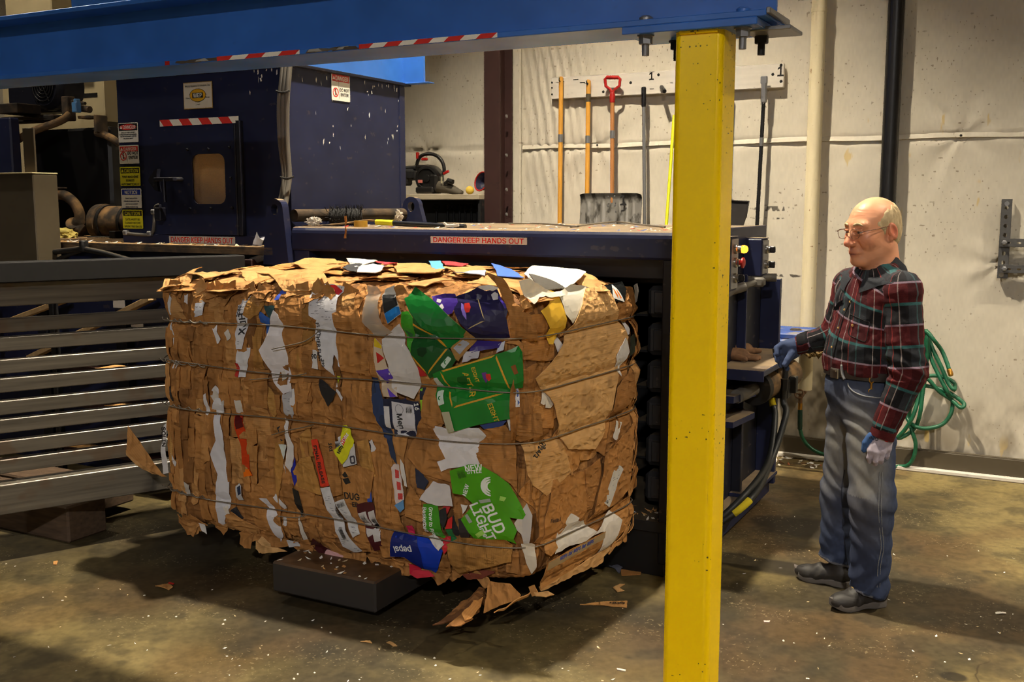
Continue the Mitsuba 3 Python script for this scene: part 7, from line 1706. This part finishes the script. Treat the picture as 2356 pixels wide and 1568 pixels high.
# shoes
def shoe(heel, toe, label, lace):
    heel, toe = ML @ (heel - MB_), ML @ (toe - MB_)
    heel[2] = toe[2] = 0
    f_ = (toe - heel); L = np.linalg.norm(f_); f_ /= L; s_ = np.cross([0, 0, 1], f_)
    R_ = np.stack([f_, s_, [0, 0, 1.0]], 1)
    k_ = L / .285
    def up(P):
        Q = ((P - heel) @ R_) / k_
        d = cone(Q, (.045, 0, .055), (.150, 0, .052), .040, .044)
        d = smin(d, ell(Q, (.205, 0, .038), (.075, .050, .040)), .03)
        d = smin(d, cone(Q, (.055, 0, .07), (.070, 0, .12), .040, .042), .03)
        d = smax(d, .020 - Q[:, 2] + .10 * np.clip(Q[:, 0] - .21, 0, 1) * -1, .006)
        cr = .0025 * np.sin(Q[:, 0] * 130 + 3 * Q[:, 2] * 30) * np.exp(-((Q[:, 0] - .16) / .035) ** 2)
        return (np.maximum(d, Q[:, 2] - .125) + cr + .002 * (meshkit.fbm(Q * 40, 2, 3) - .5)) * k_
    c_ = heel + f_ * L / 2
    um = isosurf(up, c_ + [-.2, -.2, -.01], c_ + [.2, .2, .15], .0055)
    k1 = part(man, 'shoe', worldmesh(um), 'shoe_upper', True, label=label)
    t = np.linspace(0, 2 * np.pi, 44, endpoint=False)
    x_ = .1425 - .1425 * np.cos(t)
    wd = np.interp(x_, [0, .02, .08, .14, .20, .25, .285], [.0, .030, .038, .038, .049, .040, .0])
    y_ = np.where(t < np.pi, wd, -wd)
    rows = []
    for zz_, o_ in ((0.0, .92), (.004, 1.0), (.020, 1.03), (.031, .98)):
        spring = .030 * np.clip((x_ - .20) / .085, 0, 1) ** 2 + (.006 * np.exp(-((x_ - .12) / .03) ** 2) if zz_ < .01 else .010 * np.exp(-((x_ - .05) / .05) ** 2))
        rows.append(heel + (x_[:, None] * f_ + (y_ * o_)[:, None] * s_) * k_ + np.array([0, 0, 1.0]) * (zz_ + spring)[:, None])
    v = np.vstack(rows + [rows[0].mean(0)[None], rows[-1].mean(0)[None]]); k = np.arange(44)
    f = [np.vstack([np.stack([r * 44 + k, r * 44 + (k + 1) % 44, (r + 1) * 44 + (k + 1) % 44], 1), np.stack([r * 44 + k, (r + 1) * 44 + (k + 1) % 44, (r + 1) * 44 + k], 1)]) for r in range(3)]
    f += [np.stack([(k + 1) % 44, k, k * 0 + 176], 1), np.stack([132 + k, 132 + (k + 1) % 44, k * 0 + 177], 1)]
    part(k1, 'sole', worldmesh((v, np.vstack(f))), 'shoe_sole', 50, label='grey rubber sole')
    if lace:
        for q_ in (.155, .168):
            a_ = heel + R_ @ np.array([q_, .016, .086]) * k_
            part(k1, 'lace', worldmesh(tube(spline([a_, heel + R_ @ np.array([q_ + .004, 0, .094]) * k_, heel + R_ @ np.array([q_, -.018, .087]) * k_, heel + R_ @ np.array([q_ - .01, -.03, .078]) * k_], 4), .0028, 6)), 'lace_tan', True)
mat('lace_tan', S(150, 124, 72), 0.8)
mat('shoe_upper', fn=lambda p, n, uv: C3(S(36, 33, 31)) * (0.75 + .5 * FB(p.x * 60, p.y * 60, p.z * 60)), rough=0.6)
mat('shoe_sole', S(92, 87, 82), 0.7)
shoe(PZ(2040, 1390, 0), PZ(1906, 1404, 0), 'dark brown walking shoe on the near foot', True)
shoe(PZ(1962, 1352, 0), PZ(1826, 1326, 0), 'dark brown walking shoe on the far foot', False)

# gloves
def fingers(P, roots, k=.006):
    d = np.full(len(P), 9.0)
    for pts, r0, r1 in roots:
        m_ = len(pts) - 1
        g = np.full(len(P), 9.0)
        for i_ in range(m_):
            ra, rb = r0 + (r1 - r0) * i_ / m_, r0 + (r1 - r0) * (i_ + 1) / m_
            g = smin(g, cone(P, pts[i_], pts[i_ + 1], ra, rb), .003)
        d = np.minimum(d, g)
    return d
gw_ = LP(2031, 1000, -.20)
KX = [LP(2003, 1036, -.215), LP(2017, 1040, -.225), LP(2031, 1038, -.222), LP(2043, 1032, -.21)]
MX = [LP(2000, 1052, -.212), LP(2014, 1059, -.226), LP(2027, 1056, -.222), LP(2040, 1047, -.205)]
TX = [LP(2001, 1063, -.185), LP(2014, 1069, -.19), LP(2026, 1066, -.19), LP(2038, 1056, -.18)]
TH = [LP(2004, 1003, -.20), LP(1992, 1018, -.195), LP(1988, 1034, -.19)]
FR_ = [([KX[i_], MX[i_], TX[i_]], .0125, .0105) for i_ in range(4)]
def glove_sdf(P):
    pal = np.full(len(P), 9.0)
    for i_ in range(4): pal = smin(pal, cone(P, gw_ + (KX[i_] - KX[1]) * .55, KX[i_], .022, .0145), .016)
    pal = smin(pal, cone(P, gw_ + [0, 0, .03], gw_, .036, .034), .02)
    d = smin(pal, fingers(P, FR_), .005)
    th = fingers(P, [(TH, .017, .012)])
    return smin(d, th, .008) + .0015 * (meshkit.fbm(P * 60, 2, 3) - .5)
gm = isosurf(glove_sdf, gw_ + [-.12, -.10, -.17], gw_ + [.10, .10, .06], .0032)
P = gm[0]; nrm = trimesh.Trimesh(*gm, process=False).vertex_normals
pal_side = np.clip((nrm[:, 1] - .15) * 4, 0, 1) + (fingers(P, [(TH, .017, .012)]) < .004)
pal_side = np.clip(pal_side, 0, 1)[:, None]
gc = np.array(S(160, 152, 164)) * (.9 + .2 * meshkit.fbm(P * 120, 2, 9))[:, None] * (1 - pal_side) + np.array(S(56, 84, 130)) * pal_side
glove = part(man, 'glove', worldmesh(gm), 'vcf', True, color=gc, label='grey knit glove with a blue palm on the hanging hand')
gt = []
for s__, c_, dx in (('Grip', S(40, 40, 50), 0.004),):
    v, f = flat_text(s__, 0, 0, .012, None, math.radians(180 - 4), d=.0008)
    base_ = LP(2018, 1013, -.26)
    vv = np.array([[q[0], 0, q[1]] for q in v]) + base_
    for k in range(len(vv)):
        o_ = vv[k].copy(); s0 = o_.copy()
        for _ in range(24):
            sd_ = glove_sdf(s0[None])[0]; s0[1] += .8 * sd_
            if abs(sd_) < 3e-4: break
        vv[k] = s0 - [0, .0008 + v[k, 2], 0]
    gt.append(((vv, f), c_))
rv = np.array([LP(2041, 1008, 0), LP(2036, 1015, 0), LP(2043, 1018, 0), LP(2050, 1009, 0), LP(2043, 1013, 0)]); 
for k in range(5):
    rv[k, 1] = -.27; s0 = rv[k] * [.955, 1, 1] + [0, 0, 0.0]
    s0 = LP([2041, 2036, 2043, 2050, 2043][k], [1008, 1015, 1018, 1009, 1013][k], -.24)
    for _ in range(24):
        sd_ = glove_sdf(s0[None])[0]; s0[1] += .8 * sd_
        if abs(sd_) < 3e-4: break
    rv[k] = s0 - [0, .001, 0]
gt.append(((rv, np.array([[0, 1, 4], [1, 2, 4], [2, 3, 4]])), S(190, 40, 36)))
m, c = VC(gt); part(glove, 'print', worldmesh(m), 'vcf', color=c, label='dark lettering and a red mark, upside down')
part(glove, 'wrist_cuff', worldmesh(tube([gw_ + (EN - WN) * t for t in (-.02, .10, .16)], [.036, .037, .037], 20)), 'vcf', True, color=np.tile(S(120, 116, 126), (len(tube([gw_, gw_ + [0, 0, .1], gw_ + [0, 0, .2]], .03, 20)[0]), 1)))
cufn = part(shirt, 'cuff', worldmesh(tube([WN + (EN - WN) * t for t in (-.12, -.118, .10, .22)], [.045, .050, .052, .050], 24)), 'plaid', True, uv=np.stack([np.repeat([0.03] * 4, 24).tolist() + [.03, .03], np.repeat([.04] * 4, 24).tolist() + [.04, .04]], 1), label='maroon cuff')
# far hand
fw_ = WF
PC = LP(1818, 800, .31)
K2 = [LP(1800, 792, .30), LP(1797, 806, .31), LP(1803, 818, .32), LP(1812, 826, .33)]
M2 = [LP(1787, 800, .285), LP(1786, 815, .295), LP(1793, 828, .31), LP(1806, 838, .325)]
T2 = [LP(1788, 814, .27), LP(1789, 829, .28), LP(1797, 841, .30), LP(1811, 848, .32)]
T2h = [LP(1822, 812, .28), LP(1812, 828, .265), LP(1806, 838, .26)]
def glove2_sdf(P):
    d = np.full(len(P), 9.0)
    for i_ in range(4): d = smin(d, cone(P, PC + (K2[i_] - K2[1]) * .6, K2[i_], .024, .016), .015)
    d = smin(d, cone(P, fw_ + (PC - fw_) * .1, PC, .036, .034), .02)
    d = smin(d, fingers(P, [([K2[i_], M2[i_], T2[i_]], .0145, .011) for i_ in range(4)]), .005)
    return smin(d, fingers(P, [(T2h, .017, .013)]), .008) + .0015 * (meshkit.fbm(P * 60, 2, 3) - .5)
g2 = isosurf(glove2_sdf, PC + [-.13, -.13, -.15], PC + [.13, .13, .12], .0036)
c2 = np.array(S(62, 74, 104)) * (.8 + .4 * meshkit.fbm(g2[0] * 60, 2, 2))[:, None]
part(man, 'glove', worldmesh(g2), 'vcf', True, color=c2, label='dark blue glove on the hand reaching for the lever')
part(shirt, 'cuff', worldmesh(tube([WF + (EF - WF) * t for t in (-.06, -.05, .15, .3)], [.040, .047, .050, .050], 22)), 'plaid', True, uv=np.stack([[.03] * 90, [.12] * 90], 1), label='maroon cuff')
# ------------------------------------------------------------------ small things on the baler and on the floor
ZT = 1.577
def crumple(c, size, col, m='vcf', sd=1, sub=4, k=5.5, name=None, label=None, cat=None, group=None):
    s_ = trimesh.creation.icosphere(sub); v_ = np.array(s_.vertices)
    v_ = v_ * (0.35 + 1.2 * np.abs(meshkit.fbm(v_ * k + sd, 3, sd) - .25)[:, None]) * np.array(size)
    v_[:, 2] -= v_[:, 2].min()
    return single(name, label, cat, (v_ + np.asarray(c), np.array(s_.faces)), m, False, group=group, color=np.tile(S(*col), (len(v_), 1)))
bt = thing('pry_bar', 'black pole with a yellow label lying on top of the chamber', 'pole')
yb = 4.50
part(bt, 'thin_rod', px_tube([(700, 520), (740, 519), (800, 513), (840, 507), (868, 508)], yb, .006), 'dusty', True)
part(bt, 'shaft', rod(PY(866, 511, yb), PY(1071, 522, yb + .02), .014, 12), 'black_plain', 40)
part(bt, 'yellow_label', rod(PY(866, 510.5, yb), PY(905, 512.5, yb), .0155, 12), 'label_yellow', 40)
mat('label_yellow', S(214, 200, 30), 0.5)
part(bt, 'plastic_fork', J(obox(PY(1036, 519, yb - .01), (.05, .012, .016), rotz(.1), .004), bar(PY(1046, 519, yb - .012), PY(1056, 517, yb - .012), .010, .014), bar(PY(1029, 519, yb - .012), PY(1021, 512, yb - .012), .010, .012), bar(PY(1029, 519, yb - .012), PY(1022, 527, yb - .012), .010, .012)), 'white_board', label='white plastic fork piece')
r_ = np.random.RandomState(9)
cb, ce = PY(757, 499, 4.62), PY(833, 497, 4.72)
br = thing('bristle_brush', 'black bristle brush roll lying against the pivot rod on the chamber top', 'brush')
part(br, 'roll', closedlathe(cb, ce - cb, [(.03, 0), (.045, .02), (.045, np.linalg.norm(ce - cb) - .02), (.03, np.linalg.norm(ce - cb))], 20), 'black_matt', 40)
fx, fy, fz = frame(ce - cb)
mm = []
for k in range(420):
    t, a = r_.rand(), r_.rand() * 2 * np.pi
    p_ = cb + (ce - cb) * t; d_ = fx * math.cos(a) + fy * math.sin(a) + fz * r_.normal(0, .3)
    mm.append(tube([p_ + d_ * .035, p_ + d_ * (.058 + .012 * r_.rand())], [.0022, .0008], 3))
part(br, 'bristles', J(*mm), 'black_matt', kind='stuff')
p_ = PY(830, 521, 4.44) * [1, 1, 0] + [0, 0, ZT]
single('tape_roll', 'amber roll of tape on the front edge of the chamber top', 'tape roll', lathe(p_, (0, 0, 1), [(.026, 0), (.036, 0), (.036, .034), (.026, .034), (.026, 0)], 24), 'amber', 40)
mat('amber', S(178, 136, 50), 0.25)
crumple(PY(722, 520, 4.46) * [1, 1, 0] + [0, 0, ZT], (.06, .03, .03), (206, 200, 188), sd=3, name='crumpled_paper', label='crumpled white paper on the chamber top next to the left lug', cat='paper')
crumple(PY(912, 505, 5.15) * [1, 1, 0] + [0, 0, ZT], (.06, .03, .05), (196, 188, 176), sd=5, name='white_rag', label='white rag hanging by the far lug plate', cat='rag')
wb = [(582, 562), (590, 533), (597, 548), (612, 540), (606, 552), (601, 566)]
m, kw = card([PY(x, y, 4.40 + .02 * (i_ % 2)) for i_, (x, y) in enumerate(wb)], .5, col=(205, 205, 206), curl=.012, sd=4)
single('torn_paper', 'torn white paper stuck at the foot of the hopper beside the conduits', 'paper', m, 'vc', False, **kw)
m, kw = card([PY(x, y, 4.33) for x, y in ((792, 497), (797, 496), (798, 520), (796, 548), (791, 548), (795, 520))], .3, curl=.004)
single('strap_end', 'thin brown strap hanging over the chamber edge', 'strap', m, 'kraft', False, **kw)
for pts, lab in (([(1170, 514), (1240, 514), (1330, 521)], 'thin steel rod on the right half of the chamber top'), ([(1313, 522), (1370, 514), (1420, 510), (1470, 516), (1530, 522)], 'bent wire arching on the chamber top by the yellow post')):
    single('loose_wire', lab, 'wire', tube(spline([PZ(x, y, ZT + .012) for x, y in pts], 6), .005, 6), 'wire', True)
def bits(n, fn, cols, lo, hi, sd):
    r_ = np.random.RandomState(sd); it = []
    for k in range(n):
        c_, ex, ey = fn(r_)
        l_, w_ = r_.uniform(lo, hi), r_.uniform(lo * .3, lo)
        a = r_.rand() * np.pi; u_ = ex * math.cos(a) + ey * math.sin(a); v_ = -ex * math.sin(a) + ey * math.cos(a)
        n_ = np.cross(ex, ey); h_ = r_.uniform(0, .3) * l_
        q = np.array([c_ - u_ * l_ / 2, c_ + v_ * w_, c_ + u_ * l_ / 2 + n_ * h_, c_ - v_ * w_]) + n_ * .0012
        v8 = np.vstack([q, q - n_ * .0008])
        f8 = np.array([[0, 2, 1], [0, 3, 2], [4, 5, 6], [4, 6, 7]] + [[i, (i + 1) % 4, i + 4] for i in range(4)] + [[(i + 1) % 4, (i + 1) % 4 + 4, i + 4] for i in range(4)])
        it.append(((v8, f8), S(*cols[r_.randint(len(cols))])))
    return VC(it)
PAPER = [(214, 210, 200), (206, 200, 186), (196, 176, 140), (220, 218, 214)]
m, c = bits(130, lambda r: (np.array([r.uniform(-3.5, -1.55), YF + .05 + r.rand() ** 2 * 1.3, ZT]), EX, np.array([0, 1.0, 0])), PAPER + [(190, 60, 50), (96, 110, 150)], .012, .045, 5)
single('paper_litter', 'scattered paper bits on top of the chamber', 'litter', m, 'vcf', False, kind='stuff', color=c)
def hop(r):
    if r.rand() < .25: return np.array([r.uniform(-4.0, XH1), YH - .012, 2.41 - r.rand() ** 3 * .12]), EX * .35, EZ
    return np.array([XH1 + .004, r.uniform(4.5, 5.5), 2.41 - r.rand() ** 3 * .4]), np.array([0, .35, 0]), EZ
m, c = bits(50, hop, [(214, 210, 200), (222, 220, 214), (200, 194, 180)], .014, .045, 8)
single('shredded_paper', 'white paper shreds clinging to the upper edge of the hopper', 'litter', m, 'vcf', False, kind='stuff', color=c)
m, c = bits(120, lambda r: (np.array([r.uniform(-7, -3.75), r.uniform(4.32, 4.44), 1.469]), EX, np.array([0, 1.0, 0])), PAPER + [(150, 116, 70)] * 4, .015, .05, 15)
single('ledge_litter', 'paper and cardboard crumbs along the narrow ledge', 'litter', m, 'vcf', False, kind='stuff', color=c)
m, c = bits(70, lambda r: (np.array([r.uniform(-2.0, -1.52), r.uniform(4.36, 4.55), .261]), EX, np.array([0, 1.0, 0])), PAPER + [(176, 130, 80)] * 3, .012, .05, 25)
single('sill_litter', 'paper crumbs on the chamber sill right of the bale', 'litter', m, 'vcf', False, kind='stuff', color=c)
m, c = bits(40, lambda r: (np.array([r.uniform(-2.9, -2.4), r.uniform(3.32, 3.6), .179]), EX, np.array([0, 1.0, 0])), PAPER + [(176, 130, 80)] * 2, .01, .035, 35)
single('beam_litter', 'paper crumbs on the rusty beam under the bale', 'litter', m, 'vcf', False, kind='stuff', color=c)
def fl_(r):
    p_ = PZ(r.uniform(0, 2356), 1160 + 408 * r.rand() ** .8, 0.0)
    if 3.3 < p_[1] < 4.4 and p_[0] < -1.55: p_[1] = r.uniform(2.6, 3.25)
    return p_ * [1, 1, 0] + [0, 0, .0005], EX, np.array([0, 1.0, 0])
m, c = bits(150, fl_, PAPER, .006, .018, 45)
single('floor_litter', 'tiny paper crumbs strewn over the concrete floor', 'litter', m, 'vcf', False, kind='stuff', color=c)
m, c = bits(60, lambda r: (np.array([r.uniform(-1.75, -1.3), 6.93 - .25 * r.rand() ** 2, .001]), EX, np.array([0, 1.0, 0])), PAPER + [(150, 90, 60), (120, 90, 60)], .02, .07, 55)
single('wall_foot_litter', 'dirty litter along the foot of the back wall left of the man', 'litter', m, 'vcf', False, kind='stuff', color=c)
# floor scraps, each on its own
def scrap(pix, col, label, name='cardboard_scrap', z=.004, curl=.006, sd=1, kraft=True, lifts=None):
    pts = [PZ(x, y, .006 + (lifts[i_] if lifts else 0)) for i_, (x, y) in enumerate(pix)]
    m, kw = card(pts, .6, sd=sd, curl=curl, col=None if kraft else col, thick=.003)
    m[0][:, 2] -= m[0][:, 2].min() - .0005
    if kraft: kw['uv'][:, 0] = col
    return single(name, label, 'scrap', m, 'kraft' if kraft else 'vcf', False, **kw)
s_ = scrap([(1428, 1296), (1450, 1292), (1478, 1294), (1474, 1320), (1430, 1322)], .5, 'square kraft scrap lying against the baler front right of the bale', sd=2)
s_ = scrap([(1334, 1388), (1395, 1382), (1443, 1380), (1442, 1396), (1390, 1391)], .62, 'long kraft strip printed with noughts on the floor by the yellow post', sd=3, curl=.003)
for px_ in (1408, 1420, 1432): part(s_, 'printed_nought', placed(shape2(ellipse(0, 0, .011, .008).difference(ellipse(0, 0, .006, .004)), .0006), PZ(px_, 1386, .0105), EX, (0, 1, 0)), 'black_matt')
scrap([(1410, 1350), (1425, 1341), (1438, 1342), (1425, 1350), (1437, 1358), (1420, 1360)], .85, 'curled pale scrap on the floor just right of the bale', sd=4)
s_ = scrap([(357, 1346), (375, 1342), (390, 1340), (398, 1347), (388, 1354), (378, 1350)], .6, 'small folded brown scrap with a red tip on the floor left of the rusty beam', sd=5, lifts=(0, .01, .0, .01, 0, .01))
part(s_, 'red_tip', obox(PZ(394, 1341, .012), (.03, .01, .006), bev=.002), 'red_plastic')
scrap([(122, 1290), (133, 1288), (130, 1297), (122, 1296)], .6, 'tiny brown scrap on the floor in front of the gate', sd=6)
scrap([(828, 1473), (852, 1471), (856, 1477), (842, 1475)], .8, 'pale bent scrap on the floor in front of the bale', sd=7)
scrap([(889, 1476), (897, 1473), (914, 1483), (905, 1484)], .9, 'thin pale splinter on the floor in front of the bale', sd=8)
scrap([(1419, 1535), (1440, 1538), (1439, 1541), (1420, 1538)], (214, 206, 190), 'white stick on the floor left of the yellow post', name='paper_stick', sd=9, kraft=False)
scrap([(2290, 1407), (2314, 1406), (2315, 1409), (2291, 1410)], (210, 204, 190), 'white stick on the floor near the right edge', name='paper_stick', sd=10, kraft=False)
scrap([(1757, 1425), (1772, 1425), (1770, 1429), (1758, 1428)], (206, 180, 170), 'reddish white chip on the floor right of the yellow post', name='paper_stick', sd=12, kraft=False)
scrap([(1395, 1278), (1420, 1280), (1440, 1296), (1425, 1318), (1398, 1300)], (90, 92, 104), 'dark plastic scrap on the floor right of the bale', name='plastic_scrap', sd=13, kraft=False, curl=.02)
# scraps seen through the gate
for i_, (x0_, x1_, y_, sd) in enumerate(((190, 322, 845, 1), (250, 305, 932, 2), (145, 230, 1026, 3))):
    p_ = PY((x0_ + x1_) / 2, y_, 4.2)
    m, kw = card([p_ + [-.14, 0, -.01], p_ + [0, .03, .012], p_ + [.14, .06, .004], p_ + [.10, -.06, -.004]], .72, sd=sd)
    part(baler, 'caught_cardboard', m, 'kraft', False, label='cardboard scrap caught behind the gate', **kw)
    part(baler, 'cross_member', box((p_[0] - .5, 4.22, p_[2] - .05), (p_[0] + .5, 4.42, p_[2] - .014), .002), 'red_col')
# gloves on the side shelf
def finger(pts, r): return np.array(pts, float), r
gp = PZ(1700, 822, .885)
def caps_sdf(P, a, b, ra, rb):
    ab = b - a; t = np.clip(((P - a) @ ab) / (ab @ ab), 0, 1)
    return np.linalg.norm(P - a - t[:, None] * ab, axis=1) - (ra + (rb - ra) * t)
def smin(a, b, k):
    h = np.clip(.5 + .5 * (b - a) / k, 0, 1)
    return b + (a - b) * h - k * h * (1 - h)
def work_glove(o, ang, flip, label, colr):
    R_ = rotz(ang)
    def fn_(P):
        Q = (P - o) @ R_
        d = caps_sdf(Q, np.array([-.11, 0, .03]), np.array([0, 0, .022]), .036, .038)
        d = smin(d, caps_sdf(Q, np.array([-.11, .0, .03]), np.array([-.17, .0, .05]), .036, .05), .02)
        for k in range(4):
            y_ = -.042 + .028 * k
            d = smin(d, caps_sdf(Q, np.array([.0, y_ * .8, .02]), np.array([.075 + .012 * (1.5 - abs(k - 1.5)), y_, .014]), .016, .012), .008)
        d = smin(d, caps_sdf(Q, np.array([-.05, -.03 * flip, .02]), np.array([.02, -.085 * flip, .015]), .018, .012), .01)
        return d + .004 * (meshkit.fbm(Q * 60, 3, 3) - .5)
    single('work_glove', label, 'glove', isosurf(fn_, o - [.24, .24, .01], o + [.24, .24, .13], .006), 'leather', True)
mat('leather', fn=lambda p, n, uv: MIX(S(84, 58, 38), S(134, 98, 66), FB(p.x * 40, p.y * 40, p.z * 40)), rough=0.8)
work_glove(gp + [.04, -.08, .002], .25, 1, 'brown leather glove lying in front on the side shelf', 0)
work_glove(gp + [.0, .14, .002], 1.3, -1, 'brown leather glove lying behind on the side shelf', 0)
